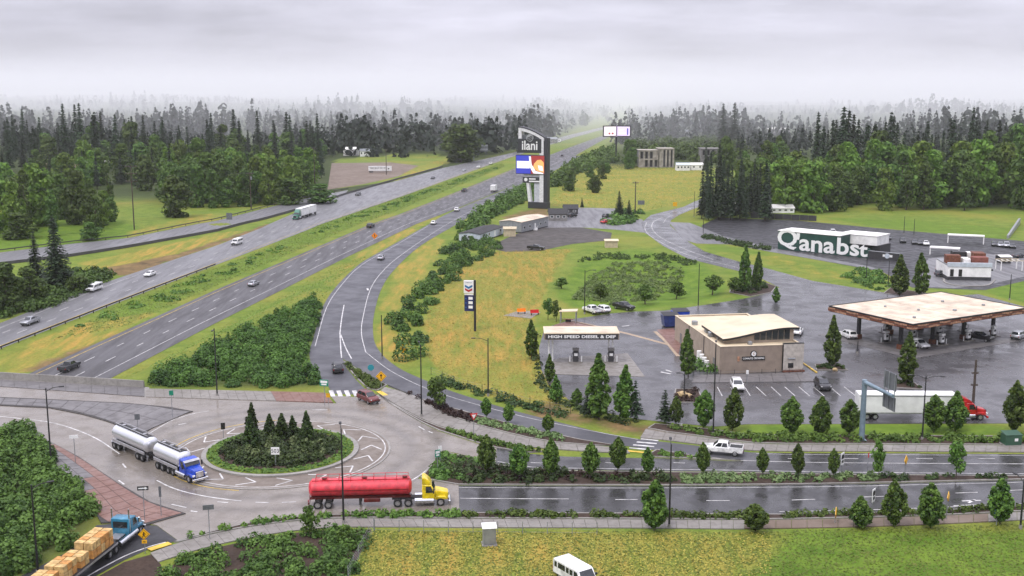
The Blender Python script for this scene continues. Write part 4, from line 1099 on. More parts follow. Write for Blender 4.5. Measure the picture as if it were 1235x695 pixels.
for i, (u, vb, vt, w) in enumerate([(789, 640, 579, 35), (911, 641, 607, 31), (1039, 637, 598, 27), (1079, 636, 580, 28), (1122, 637, 582, 33), (1206, 632, 577, 32)]):
    px_tree(EGG, i, u, vb, vt, w, (6.0, 3.0), f'large egg-shaped street tree on the near side of the eastbound road, {ORD[i]} from the left', 'near roadside trees')
for i, (u, vb, vt, w) in enumerate([(848, 517, 470, 25), (883, 519, 467, 25), (954, 524, 479, 27), (989, 525, 478, 27), (1024, 524, 481, 26), (1126, 522, 476, 27), (1152, 520, 472, 27), (1223, 522, 460, 29)]):
    px_tree(EGG, i + 1, u, vb, vt, w, (6.0, 3.0), f'egg-shaped street tree along the front of the station lot, {ORD[i]} from the left', 'station front trees')
for i, (u, vb, vt, w, tx) in enumerate([(830, 455, 396, 19, 'narrow columnar tree beside the left wall of the store'), (1004, 443, 379, 20, 'slim upright tree in the island left of the fuel canopy'), (1093, 463, 399, 23, 'upright tree in front of the fuel canopy corner'), (1085, 357, 306, 21, 'left of two upright trees behind the fuel canopy'), (1111, 357, 304, 20, 'right of two upright trees behind the fuel canopy'), (897, 353, 294, 16, 'tallest dark columnar tree in the access road planter'), (912, 351, 303, 14, 'shorter dark columnar tree in the access road planter'), (936, 366, 345, 10, 'small dark columnar tree behind the store roof'), (722, 506, 425, 30, 'tall spire tree in front of the diesel canopy'), (752, 507, 439, 26, 'second spire tree in front of the diesel canopy pad'), (641, 433, 385, 17, 'dark upright tree left of the diesel canopy'), (663, 462, 426, 14, 'dark upright tree beside the diesel canopy post'), (696, 488, 468, 16, 'small dark tree below the diesel canopy'), (671, 487, 452, 15, 'thin dark tree at the foot of the hay field')]):
    px_tree(SPIRE, i, u, vb, vt, w, (8.0, 2.6), tx, 'columnar trees')
for i, (u, vb, vt, w, tx) in enumerate([(767, 507, 459, 26, 'dark pine right of the two spire trees'), (802, 510, 470, 27, 'dark bushy pine left of the lot entrance'), (708, 503, 470, 22, 'dark pine left of the tall spire tree')]):
    px_tree(PINE, i, u, vb, vt, w, (7.0, 4.0), tx, 'station pines')
px_tree(EGG, 2, 815, 511, 477, 17, (6.0, 3.0), 'bright green small tree beside the bushy pine', 'station front trees')
for i, (u, vb, vt, w, tx) in enumerate([(303, 524, 485, 18, 'tallest dark conical evergreen at the back of the roundabout island'), (304, 541, 499, 19, 'dark conical evergreen at the front left of the roundabout island'), (325, 527, 499, 17, 'dark evergreen left of centre on the roundabout island'), (340, 530, 498, 20, 'dark evergreen at the centre of the roundabout island'), (354, 526, 501, 15, 'dark evergreen right of centre on the roundabout island'), (371, 534, 496, 19, 'conical evergreen at the right of the roundabout island')]):
    px_tree(ARBOR, i, u, vb, vt, w, (5.0, 2.2), tx, 'roundabout evergreens', 0.45)
for i, (u, vb, vt, w, tx) in enumerate([(374, 648, 611, 24, 'green bushy tree below the rear of the red tanker'), (416, 656, 634, 22, 'small green tree at the foot of a lamp post by the wire fence')]):
    px_tree(LITTLE, i, u, vb, vt, w, (5.0, 3.6), tx, 'lower bed trees')
for i, (u, vb, vt, w, tx) in enumerate([(778, 367, 344, 25, 'small round tree behind the parked cars'), (816, 361, 340, 22, 'small round tree left of the lamp post by the pond'), (859, 356, 332, 26, 'small round tree right of the lamp post by the pond'), (886, 354, 335, 19, 'small round tree at the right end of the pond'), (724, 362, 343, 20, 'bushy tree behind the parked white vehicles'), (661, 386, 359, 14, 'left of two small trees by the picnic shelter'), (671, 388, 363, 12, 'right of two small trees by the picnic shelter'), (677, 348, 335, 18, 'dark bush at the left rim of the pond')]):
    px_tree(LITTLE, i, u, vb, vt, w, (5.0, 3.6), tx, 'pond side trees')
for i, (u, vb, vt, w, tx) in enumerate([(72, 350, 261, 52, 'large dark drooping spruce at the left edge by the freeway'), (44, 340, 280, 30, 'thin dark spruce left of the large drooping spruce'), (747, 261, 230, 18, 'tall dark conifer by the entrance of the side lot'), (758, 262, 241, 14, 'short dark conifer by the entrance of the side lot'), (702, 250, 238, 6, 'lone small conifer at the edge of the side lot')]):
    px_tree(SPRUCE, i, u, vb, vt, w, (20.0, 8.5), tx, 'dark conifers')

# ------------------------------------------------------------------ woods
BROAD = [proto('broadleaf_tree', broad_tree(s, 24.0, 15.0, L_BROAD, 30, 62, 0.62, 0.06)) for s in (51, 52, 53)]
BRIGHT = [proto('bright_broadleaf_tree', broad_tree(s, 22.0, 15.0, L_BRIGHT, 30, 62, 0.6, 0.06)) for s in (61, 62)]
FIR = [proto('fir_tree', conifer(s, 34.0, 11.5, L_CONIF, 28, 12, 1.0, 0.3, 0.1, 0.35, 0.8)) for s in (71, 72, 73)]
POP = [proto('poplar_tree', broad_tree(s, 24.0, 8.0, L_BROAD, 26, 60, 0.5, 0.08)) for s in (81, 82)]
NAT = dict(BROAD=(24.0, 15.0), BRIGHT=(22.0, 15.0), FIR=(34.0, 11.5), POP=(24.0, 8.0))
POOLS = dict(BROAD=BROAD, BRIGHT=BRIGHT, FIR=FIR, POP=POP)
KEEP_OUT = [gp([(375, 252), (396, 190), (520, 184), (600, 172), (645, 174), (560, 206), (480, 224), (420, 242)]),
            gp([(765, 205), (765, 178), (850, 178), (905, 185), (905, 200), (850, 207)]),
            gp([(980, 266), (985, 256), (1100, 258), (1240, 268), (1240, 290)])]
PLACED = []
def wood(species, n, u0, u1, y0, y1, h0, h1, label, group, gap=6.0, wf=1.0, seed=1, cat=None):
    rd = random.Random(seed); c = 0; tries = 0
    while c < n and tries < n * 60:
        tries += 1
        y = rd.uniform(y0, y1); u = rd.uniform(u0, u1); x = XU(u, y)
        e = float(fr_edge(y))
        if (-84 if 500 < y < 720 else -50 - (y - 400) * 0.03) < x - e < 18 and y > 380: continue
        if any(inside(k, np.array([x]), np.array([y]))[0] for k in KEEP_OUT): continue
        if any((x - a) ** 2 + (y - b) ** 2 < gap * gap for a, b in PLACED): continue
        PLACED.append((x, y)); c += 1
        sp_ = species[rd.randrange(len(species))]
        pool = POOLS[sp_]; hh = rd.uniform(h0, h1) * (0.9 + 0.13 * math.sin(x / 26.0 + y / 41.0))
        hh *= 0.75 if sp_ != 'FIR' and y > 690 else 1.0
        s = hh / NAT[sp_][0]
        put_tree(pool[rd.randrange(len(pool))], (x, y, float(H(x, y)) - 0.1), s, s * rd.uniform(0.85, 1.15) * wf, label, group)
wood(['BROAD', 'BRIGHT', 'POP'], 26, -20, 135, 400, 520, 17, 26, 'leafy green tree in the grove at the left edge beyond the exit ramp', 'left edge grove', 7, 0.8, 1)
wood(['BROAD'], 26, 195, 300, 492, 560, 16, 23, 'dark leafy tree in the wood behind the utility poles', 'wood behind the utility poles', 7, 0.85, 2)
wood(['BRIGHT', 'BRIGHT', 'BROAD'], 24, 275, 375, 500, 575, 15, 22, 'bright green leafy tree in the wood beside the exit ramp', 'bright wood beside the exit ramp', 7, 0.85, 3)
wood(['BROAD', 'FIR', 'FIR', 'BRIGHT'], 60, 60, 560, 580, 700, 18, 27, 'tall mixed tree in the middle of the left wood', 'middle of the left wood', 8, 0.9, 4)
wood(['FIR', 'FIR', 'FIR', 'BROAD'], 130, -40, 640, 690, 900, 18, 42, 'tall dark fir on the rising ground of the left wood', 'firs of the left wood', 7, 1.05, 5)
wood(['BROAD'], 8, 545, 600, 600, 660, 20, 26, 'round leafy tree beside the freeway before the overhead sign', 'trees left of the tall sign', 8, 1, 6)
wood(['FIR'], 30, 846, 930, 440, 470, 15, 26, 'dark conifer in the close row behind the storage lot', 'dark conifer row', 3.4, 0.75, 7)
wood(['BROAD', 'BRIGHT'], 32, 890, 1010, 470, 560, 21, 28, 'leafy tree in the wood behind the dark conifer row', 'wood behind the conifer row', 7, 0.9, 8)
wood(['BROAD', 'BRIGHT', 'BRIGHT', 'POP'], 46, 985, 1270, 478, 560, 23, 31, 'leafy tree in the right wood behind the lawn', 'right wood', 7, 0.9, 9)
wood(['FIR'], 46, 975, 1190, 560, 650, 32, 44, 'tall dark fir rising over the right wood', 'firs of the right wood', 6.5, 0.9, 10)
wood(['BROAD', 'FIR'], 16, 1180, 1280, 560, 660, 26, 34, 'tree at the far right edge of the right wood', 'right edge of the right wood', 8, 0.9, 11)
wood(['BROAD', 'BROAD', 'FIR'], 46, 755, 870, 745, 980, 9, 20, 'hazy tree among the far buildings beyond the field', 'trees among the far buildings', 7, 1.0, 12)
wood(['BROAD', 'FIR'], 22, 845, 1000, 640, 860, 16, 26, 'hazy tree behind the dark conifer row', 'hazy trees on the right', 9, 0.9, 13)
wood(['BROAD'], 12, 640, 745, 560, 800, 8, 13, 'small round tree on the freeway shoulder near the billboard', 'shoulder trees', 9, 1.1, 14)
for i, (u, vb, vt, w, tx) in enumerate([(872, 178, 125, 22, 'left of two hazy pointed conifers standing together'), (885, 178, 124, 22, 'right of two hazy pointed conifers standing together')]):
    px_tree(FIR, i, u, vb, vt, w, NAT['FIR'], tx, 'pair of hazy conifers')
for i, (u, vb, vt, w, tx) in enumerate([(8, 376, 318, 46, 'dark bushy tree at the left edge above the silver pickup'), (38, 366, 322, 38, 'dark bushy tree below the drooping spruce'), (95, 352, 328, 30, 'low bush right of the drooping spruce'), (22, 288, 257, 42, 'round dark bush tree on the lawn at the left edge'), (110, 290, 268, 26, 'bushy young tree beside the exit ramp barrier'), (133, 268, 232, 18, 'slim tree left of the tall utility pole'), (213, 262, 212, 40, 'tree at the front corner of the wood right of the utility pole'), (273, 250, 216, 22, 'small round tree left of the second utility pole'), (556, 196, 142, 52, 'broad green tree beside the freeway above the overhead sign'), (350, 247, 216, 36, 'bush tree at the roadside edge of the bright wood'), (385, 245, 222, 40, 'low bush tree at the end of the bright wood')]):
    px_tree(BROAD, i, u, vb, vt, w, NAT['BROAD'], tx, 'roadside bush trees')

def far_wood(name, label, y0, y1, n, h0, h1, conif, mat, seed, u0=-120, u1=1360, skip=None):
    """far-off wood that reads as one mass"""
    rd = np.random.default_rng(seed)
    y = y0 + (y1 - y0) * rd.random(n); u = u0 + (u1 - u0) * rd.random(n)
    x = (u - CX) / FPX * (y * cp + 40 * sp)
    e = fr_edge(y)
    keep = ~((x - e > -52) & (x - e < 14) & (y < 1650))
    if skip: keep &= ~((u > skip[0]) & (u < skip[1]) & (y < skip[2]))
    x, y = x[keep], y[keep]; n = len(x)
    z = H(x, y); h = h0 + (h1 - h0) * rd.random(n)
    if y0 > 1200: h *= np.clip(0.62 + 0.42 * np.sin(x / 175.0 + seed * 2 + y / 400.0) + 0.16 * np.sin(x / 61.0), 0.2, 1.1)
    h *= 1 - 0.28 * smooth(300, 520, x * 1000 / y)
    # groves: height follows a slow wave so that the skyline is uneven
    h *= 0.74 + 0.26 * np.sin(x / 85.0 + 2 * np.sin(y / 130.0)) + 0.12 * np.sin(x / 31.0)
    per = 34
    isc = rd.random(n) < conif
    t = rd.random((n, per)) ** 0.8
    rad_c = (1 - t) ** 0.85 * 0.2 * h[:, None]
    rad_b = np.sin(np.pi * np.clip(t * 0.8 + 0.18, 0, 1)) ** 0.7 * 0.30 * h[:, None]
    r = np.where(isc[:, None], rad_c, rad_b) * (0.6 + 0.5 * rd.random((n, per)))
    a = rd.random((n, per)) * 2 * np.pi
    C = np.stack((x[:, None] + r * np.cos(a), y[:, None] + r * np.sin(a), z[:, None] + h[:, None] * np.where(isc[:, None], t, 0.1 + 0.7 * t)), -1).reshape(-1, 3)
    Nn = np.stack((np.cos(a), np.sin(a), 0.6 + 0 * a), -1).reshape(-1, 3) + rd.normal(size=(n * per, 3)) * 0.35
    S = (np.where(isc[:, None], 0.04 + 0.065 * (1 - t), 0.08) * h[:, None]).reshape(-1)
    T = (rd.random((n, per)) * 0.4 + 0.6 * rd.random((n, 1)) * np.where(isc[:, None], 0.4, 1.0)).reshape(-1)
    me = quads_mesh(name, C, Nn, S, T, mat, 1.2)
    return link(name, me, label=label, cat='wood', kind='stuff')
far_wood('far_wood', 'dark fir wood fading into mist on the rising ground', 870, 1300, 1300, 22, 36, 0.75, L_FARCON, 1, skip=(640, 870, 1100))
far_wood('far_wood', 'misty grey-green woods on the far slopes', 1300, 2300, 1800, 20, 34, 0.6, L_FARCON, 2)
far_wood('far_wood', 'palest tree line almost lost in the fog', 2300, 3400, 1000, 20, 32, 0.6, L_FARCON, 3)
# ------------------------------------------------------------------ vehicles
def paint(name, col, rough=0.28, metal=0.0):
    return plain('paint_' + name, col, rough, metal, var=0.2, scale=1.6, coat=0.3)
PT = dict(white=paint('white', (0.78, 0.78, 0.76)), silver=paint('silver', (0.42, 0.43, 0.45), 0.3, 0.5), black=paint('black', (0.012, 0.012, 0.014)),
          dark=paint('dark_grey', (0.045, 0.047, 0.052)), maroon=paint('maroon', (0.13, 0.018, 0.016)), red=paint('red', (0.50, 0.012, 0.018)),
          blue=paint('blue', (0.012, 0.055, 0.42)), teal=paint('teal', (0.035, 0.20, 0.32)), yellow=paint('yellow', (0.72, 0.54, 0.015)),
          tankred=paint('tank_red', (0.60, 0.028, 0.046), 0.4), navy=paint('navy', (0.02, 0.04, 0.16)), green=paint('green', (0.03, 0.16, 0.10)), carred=paint('car_red', (0.55, 0.03, 0.03)))
M_GLASS = plain('vehicle_glass', (0.018, 0.022, 0.026), 0.06, 0.0, var=0.1, spec=0.8)
M_RUBBER = plain('tyre_rubber', (0.016, 0.016, 0.017), 0.85, var=0.2, scale=8)
M_RIM = plain('wheel_rim', (0.55, 0.55, 0.56), 0.3, 0.8, var=0.2, scale=6)
M_CHROME = plain('chrome', (0.72, 0.73, 0.75), 0.18, 1.0, var=0.1, scale=3)
M_TANK = plain('polished_tank', (0.74, 0.75, 0.78), 0.3, 0.8, var=0.03, scale=0.4)
M_LAMP = plain('headlight_lens', (0.75, 0.76, 0.74), 0.1)
M_TAIL = plain('taillight_lens', (0.35, 0.01, 0.01), 0.2)
M_AMBER = plain('amber_lens', (0.8, 0.25, 0.02), 0.25)
M_PLAST = plain('black_plastic', (0.02, 0.02, 0.021), 0.6)
M_FRAME = plain('chassis_frame', (0.025, 0.024, 0.024), 0.7)
M_TRAILERW = plain('trailer_white', (0.76, 0.76, 0.74), 0.4, var=0.1, scale=0.5)
M_ALU = plain('aluminium', (0.5, 0.5, 0.52), 0.35, 0.7)
M_LUMBER = plain('lumber', (0.54, 0.26, 0.07), 0.75, var=0.25, scale=2.2)
M_LUMBER2 = plain('lumber_pale', (0.60, 0.40, 0.16), 0.75, var=0.25, scale=2.2)

_WH = {}
def wheel(parent, x, y, r=0.34, w=0.24, dual=False):
    k = (r, w)
    if k not in _WH:
        t = MB()
        n = 18
        prof = [(-w / 2, r * 0.62), (-w / 2, r * 0.94), (-w / 2 + 0.03, r), (w / 2 - 0.03, r), (w / 2, r * 0.94), (w / 2, r * 0.62)]
        vs = []; fs = []
        for i in range(n):
            a = 2 * math.pi * i / n
            vs += [(rr * math.cos(a), yy, rr * math.sin(a)) for yy, rr in prof]
        m = len(prof)
        for i in range(n):
            for j in range(m - 1): fs.append((i * m + j, ((i + 1) % n) * m + j, ((i + 1) % n) * m + j + 1, i * m + j + 1))
        t._add(vs, fs)
        tm = t.mesh('wheel', M_RUBBER, smooth=True)
        b = MB().tube((0, -w * 0.38, 0), (0, w * 0.38, 0), r * 0.63, n=14); b.tube((0, -w * 0.46, 0), (0, w * 0.46, 0), r * 0.2, n=10)
        _WH[k] = (tm, b.mesh('rim', M_RIM, smooth=True))
    o = link('wheel', _WH[k][0], parent); o.location = (x, y, r)
    link('rim', _WH[k][1], o)
    return o
def pane(parent, name, q, mat=None, u=(0.06, 0.94), v=(0.12, 0.9), off=0.012):
    """thin glass plate set just proud of the quad q (a b c d: bottom-left, bottom-right, top-right, top-left)"""
    a, b, c, d = (Vector(p) for p in q)
    n = (b - a).cross(d - a).normalized()
    def bl(s, t): return (a.lerp(b, s)).lerp(d.lerp(c, s), t)
    f = [bl(u[0], v[0]), bl(u[1], v[0]), bl(u[1], v[1]), bl(u[0], v[1])]
    m = MB().hexa([p - n * 0.02 for p in f] + [p + n * off for p in f])
    return m.build(name, mat or M_GLASS, parent)
STYLES = {
    'sedan': dict(low=[(-2.32, .30), (2.28, .30), (2.34, .58), (2.18, .76), (1.05, .95), (-1.72, 1.0), (-2.28, .93), (-2.36, .6)], w=.91, g=(-1.78, 1.08, .80, .95), t=(-1.08, .28, .62, 1.44), ax=(1.42, -1.38), r=.33, door=(-.35,)),
    'suv': dict(low=[(-2.32, .38), (2.28, .38), (2.36, .72), (2.2, .98), (1.12, 1.1), (-2.30, 1.12), (-2.38, .8)], w=.96, g=(-2.27, 1.15, .88, 1.09), t=(-1.95, .32, .72, 1.72), ax=(1.45, -1.45), r=.37, door=(-.3,)),
    'pickup': dict(low=[(-2.82, .48), (2.72, .48), (2.82, .85), (2.66, 1.1), (1.38, 1.2), (-2.82, 1.18), (-2.88, .8)], w=.99, g=(-.95, 1.38, .90, 1.17), t=(-.72, .58, .73, 1.86), ax=(1.85, -1.75), r=.40, door=(.25,)),
}
def make_car(name, style, col, label, cat='car'):
    S = STYLES[style]; o = thing(name, label, cat)
    p = PT[col]; w = S['w']
    body = MB().prism_y(S['low'], -w, w)
    body.build('body', p, o, bevel=0.07, smooth=True)
    gx0, gx1, gw, gz = S['g']; tx0, tx1, tw, tz = S['t']
    MB().frustum((gx0, gx1, -gw, gw), gz - 0.03, (tx0, tx1, -tw, tw), tz).build('roof', p, o, bevel=0.05, smooth=True)
    B = [(gx0, -gw, gz), (gx1, -gw, gz), (gx1, gw, gz), (gx0, gw, gz)]; T = [(tx0, -tw, tz), (tx1, -tw, tz), (tx1, tw, tz), (tx0, tw, tz)]
    pane(o, 'windshield', (B[1], B[2], T[2], T[1]), u=(.06, .94), v=(.08, .9))
    pane(o, 'rear_window', (B[3], B[0], T[0], T[3]), u=(.1, .9), v=(.15, .9))
    for q in ((B[0], B[1], T[1], T[0]), (B[2], B[3], T[3], T[2])):
        for uu in ((.10, .48), (.53, .90)):
            pane(o, 'side_window', q, u=uu, v=(.12, .88))
    fx = S['low'][2][0]; rx = S['low'][-1][0]; zl = S['low'][3][1]
    for s in (-1, 1):
        MB().box(fx - .16, fx - .02, s * w * .9 - .16 * (s > 0) , s * w * .9 + .16 * (s < 0), zl - .18, zl - .06).build('headlight', M_LAMP, o)
        MB().box(rx - .02, rx + .10, s * w * .93 - .14 * (s > 0), s * w * .93 + .14 * (s < 0), .72, .95).build('taillight', M_TAIL, o)
        MB().box(gx1 - .42, gx1 - .28, s * (gw + .08) - .09, s * (gw + .08) + .09, gz + .03, gz + .16).build('mirror', p, o, bevel=.02)
        for ax in S['ax']: wheel(o, ax, s * (w - .12), S['r'])
    z0 = S['low'][0][1]
    MB().box(fx - .12, fx + .05, -w * .86, w * .86, z0 + .02, z0 + .2).build('front_bumper', M_PLAST, o, bevel=.03)
    MB().box(rx - .05, rx + .1, -w * .86, w * .86, z0 + .05, z0 + .24).build('rear_bumper', M_PLAST, o, bevel=.03)
    if style == 'pickup':
        b = MB()
        b.box(-2.72, -1.02, -w + .1, w - .1, 1.175, 1.195)
        b.build('bed_liner', M_PLAST, o)
        r = MB()
        for s in (-1, 1): r.box(-2.82, -.98, s * (w - .05) - .05, s * (w - .05) + .05, 1.15, 1.30)
        r.box(-2.84, -2.76, -w + .1, w - .1, 1.15, 1.30)
        r.build('bed_rail', p, o, bevel=.02)
    return o
def make_van(name, col, label, L=5.6, h=2.05, w=1.0, windows=True, cat='van'):
    """long-nosed van, slab sides, raked windshield"""
    o = thing(name, label, cat); p = PT[col]
    xf, xr = L / 2, -L / 2
    prof = [(xr, .45), (xf - .08, .45), (xf, .75), (xf - .05, 1.02), (xf - .92, 1.2), (xf - 1.45, h - .08), (xf - 1.7, h), (xr + .12, h), (xr - .02, h - .3)]
    MB().prism_y(prof, -w, w).build('body', p, o, bevel=.09, smooth=True, segs=2)
    q = ((xf - .90, -w * .93, 1.2), (xf - .90, w * .93, 1.2), (xf - 1.46, w * .86, h - .1), (xf - 1.46, -w * .86, h - .1))
    pane(o, 'windshield', q, u=(.04, .96), v=(.06, .94), off=.03)
    pane(o, 'rear_window', ((xr - .01, w, 1.2), (xr - .01, -w, 1.2), (xr - .01, -w, h - .2), (xr - .01, w, h - .2)), u=(.1, .9), v=(.05, .9), off=.03)
    for s in (-1, 1):
        y = s * w
        def sw(x0, x1, z0=1.25, z1=h - .25, sl=0.0):
            a, b = (x0, y, z0), (x1, y, z0); c, d = (x1 - sl, y, z1), (x0, y, z1)
            qq = (a, b, c, d) if s < 0 else (b, a, d, c)
            pane(o, 'side_window', qq, u=(0, 1), v=(0, 1), off=.02)
        sw(xf - 2.05, xf - 1.12, 1.22, h - .22, .42)
        if windows:
            for x0, x1 in ((xf - 2.75, xf - 2.25), (xf - 3.35, xf - 2.9), (xf - 4.75, xf - 3.55), (xf - 5.35, xf - 4.95)): sw(x0, x1)
        MB().box(xf - .1, xf - .02, s * .78 - .14, s * .78 + .14, .78, .98).build('headlight', M_LAMP, o)
        MB().box(xr - .03, xr + .05, s * (w - .12) - .08, s * (w - .12) + .08, .85, 1.2).build('taillight', M_TAIL, o)
        MB().box(xf - 1.25, xf - 1.1, s * (w + .16) - .14, s * (w + .16) + .14, 1.25, 1.5).build('mirror', M_PLAST, o, bevel=.02)
        for ax in (xf - .85, xr + 1.15): wheel(o, ax, s * (w - .13), .37)
    MB().box(xf - .1, xf + .1, -w * .92, w * .92, .42, .62).build('front_bumper', M_PLAST, o, bevel=.03)
    MB().box(xr - .12, xr + .06, -w * .92, w * .92, .42, .58).build('rear_bumper', M_PLAST, o, bevel=.03)
    MB().box(xf - .06, xf + .012, -.5, .5, .72, .98).build('grille', M_PLAST, o)
    return o

def tractor(o, xf, col, drive, sleeper=0.0, fairing=True, stacks=False, low=False, visor=False):
    """conventional truck cab with its chassis; xf = front bumper, drive = x of the driven axles"""
    p = PT[col]; w = 1.12
    cx1 = xf - 1.95; cx0 = cx1 - 1.55
    MB().hexa([(xf - .25, -.78, .75), (xf - .25, .78, .75), (cx1, 1.02, .75), (cx1, -1.02, .75), (xf - .32, -.72, 1.62), (xf - .32, .72, 1.62), (cx1, .98, 1.95), (cx1, -.98, 1.95)]).build('hood', p, o, bevel=.10, smooth=True, segs=2)
    MB().prism_y([(cx0, .85), (cx1, .85), (cx1, 1.95), (cx1 - .42, 2.72), (cx0, 2.78)], -w, w).build('cab', p, o, bevel=.08, smooth=True)
    pane(o, 'windshield', ((cx1, -w, 1.97), (cx1, w, 1.97), (cx1 - .42, w * .96, 2.70), (cx1 - .42, -w * .96, 2.70)), u=(.05, .95), v=(.04, .92), off=.03)
    for s in (-1, 1):
        q = ((cx0 + .45, s * w, 1.75), (cx1 - .12, s * w, 1.75), (cx1 - .5, s * w, 2.55), (cx0 + .45, s * w, 2.55))
        pane(o, 'side_window', q if s < 0 else (q[1], q[0], q[3], q[2]), u=(0, 1), v=(0, 1), off=.02)
        MB().hexa([(xf - 2.0, s * .82 - .22, .95), (xf - .45, s * .82 - .22, .80), (xf - .45, s * .82 + .28 * (s > 0) + .22 * (s < 0), .80), (xf - 2.0, s * .82 + .22, .95), (xf - 1.75, s * .85 - .22, 1.28), (xf - .65, s * .85 - .22, 1.24), (xf - .65, s * .85 + .22, 1.24), (xf - 1.75, s * .85 + .22, 1.28)]).build('fender', p, o, bevel=.06, smooth=True)
        MB().box(xf - .34, xf - .16, s * .86 - .16, s * .86 + .16, 1.0, 1.22).build('headlight', M_LAMP, o, bevel=.02)
        MB().box(cx1 - .2, cx1 - .05, s * (w + .28) - .1, s * (w + .28) + .1, 1.75, 2.4).build('mirror', M_CHROME if stacks else M_PLAST, o, bevel=.03)
        MB().tube((cx0 - .9, s * .95, .72), (cx1 - .15, s * .95, .72), .33, n=14).build('fuel_tank', M_CHROME, o, smooth=True)
        MB().box(cx0 + .3, cx1 - .05, s * 1.0 - .12, s * 1.0 + .14, .42, .55).build('step', M_ALU, o)
        wheel(o, xf - 1.25, s * .98, .5, .3)
        for d in drive: wheel(o, d, s * .92, .5, .56)
        if stacks:
            b = MB().tube((cx0 - .18, s * 1.02, .9), (cx0 - .18, s * 1.02, 3.9), .085, n=10); b.tube((cx0 - .18, s * 1.02, 1.3), (cx0 - .18, s * 1.02, 2.7), .13, n=10)
            b.build('exhaust_stack', M_CHROME, o, smooth=True)
    MB().box(xf - .32, xf - .2, -.55, .55, .8, 1.58).build('grille', M_CHROME if stacks or not fairing else M_PLAST, o, bevel=.03)
    MB().box(xf - .3, xf, -1.12, 1.12, .38, .72).build('bumper', M_CHROME if stacks or not fairing else p, o, bevel=.05)
    if visor: MB().hexa([(cx1 - .45, -w, 2.62), (cx1 - .02, -w, 2.48), (cx1 - .02, w, 2.48), (cx1 - .45, w, 2.62), (cx1 - .45, -w, 2.70), (cx1 - .02, -w, 2.53), (cx1 - .02, w, 2.53), (cx1 - .45, w, 2.70)]).build('sun_visor', M_ALU, o)
    if sleeper:
        MB().box(cx0 - sleeper, cx0 + .02, -w, w, .85, 2.78 if not fairing else 3.1).build('sleeper', p, o, bevel=.08, smooth=True)
    if fairing:
        bx = cx0 - sleeper
        top = 3.75
        MB().prism_y([(bx, 2.7), (cx1 - .5, 2.7), (cx1 - .95, 3.15), (bx + .35, top), (bx, top)], -w * .97, w * .97).build('roof_fairing', p, o, bevel=.09, smooth=True, segs=2)
    if stacks:
        bx = cx0 - sleeper
        pane(o, 'rear_window', ((bx, w, 1.6), (bx, -w, 1.6), (bx, -w, 2.5), (bx, w, 2.5)), u=(.12, .88), v=(.1, .9), off=.03)
        MB().box(bx - 1.7, bx - .1, -.6, .6, 1.0, 1.08).build('deck_plate', M_ALU, o)
        for s in (-1, 1): MB().tube((bx - 2.3, s * 1.0, .75), (bx - .2, s * 1.0, .75), .34, n=14).build('fuel_tank', M_CHROME, o, smooth=True)
    e = min(drive) - .7
    MB().box(e, xf - .6, -.43, .43, .72, 1.0).build('chassis', M_FRAME, o)
    return cx0 - sleeper
def tank(o, x0, x1, ry, rz, zc, mat, name='tank', rails=True, ribs=0, ribmat=None):
    d = .38
    secs = [(x0, ry * .35, rz * .35, zc), (x0 + d * .25, ry * .75, rz * .75, zc), (x0 + d, ry, rz, zc)]
    secs += [(x0 + d + (x1 - x0 - 2 * d) * i / 4, ry, rz, zc) for i in (1, 2, 3)]
    secs += [(x1 - d, ry, rz, zc), (x1 - d * .25, ry * .75, rz * .75, zc), (x1, ry * .35, rz * .35, zc)]
    t = MB().loft_x(secs, 28).build(name, mat, o, smooth=True)
    for i in range(ribs):
        x = x0 + d + (x1 - x0 - 2 * d) * (i + .5) / ribs
        MB().loft_x([(x - .04, ry * 1.012, rz * 1.012, zc), (x + .04, ry * 1.012, rz * 1.012, zc)], 28).build('tank_band', ribmat or mat, t, smooth=True)
    return t
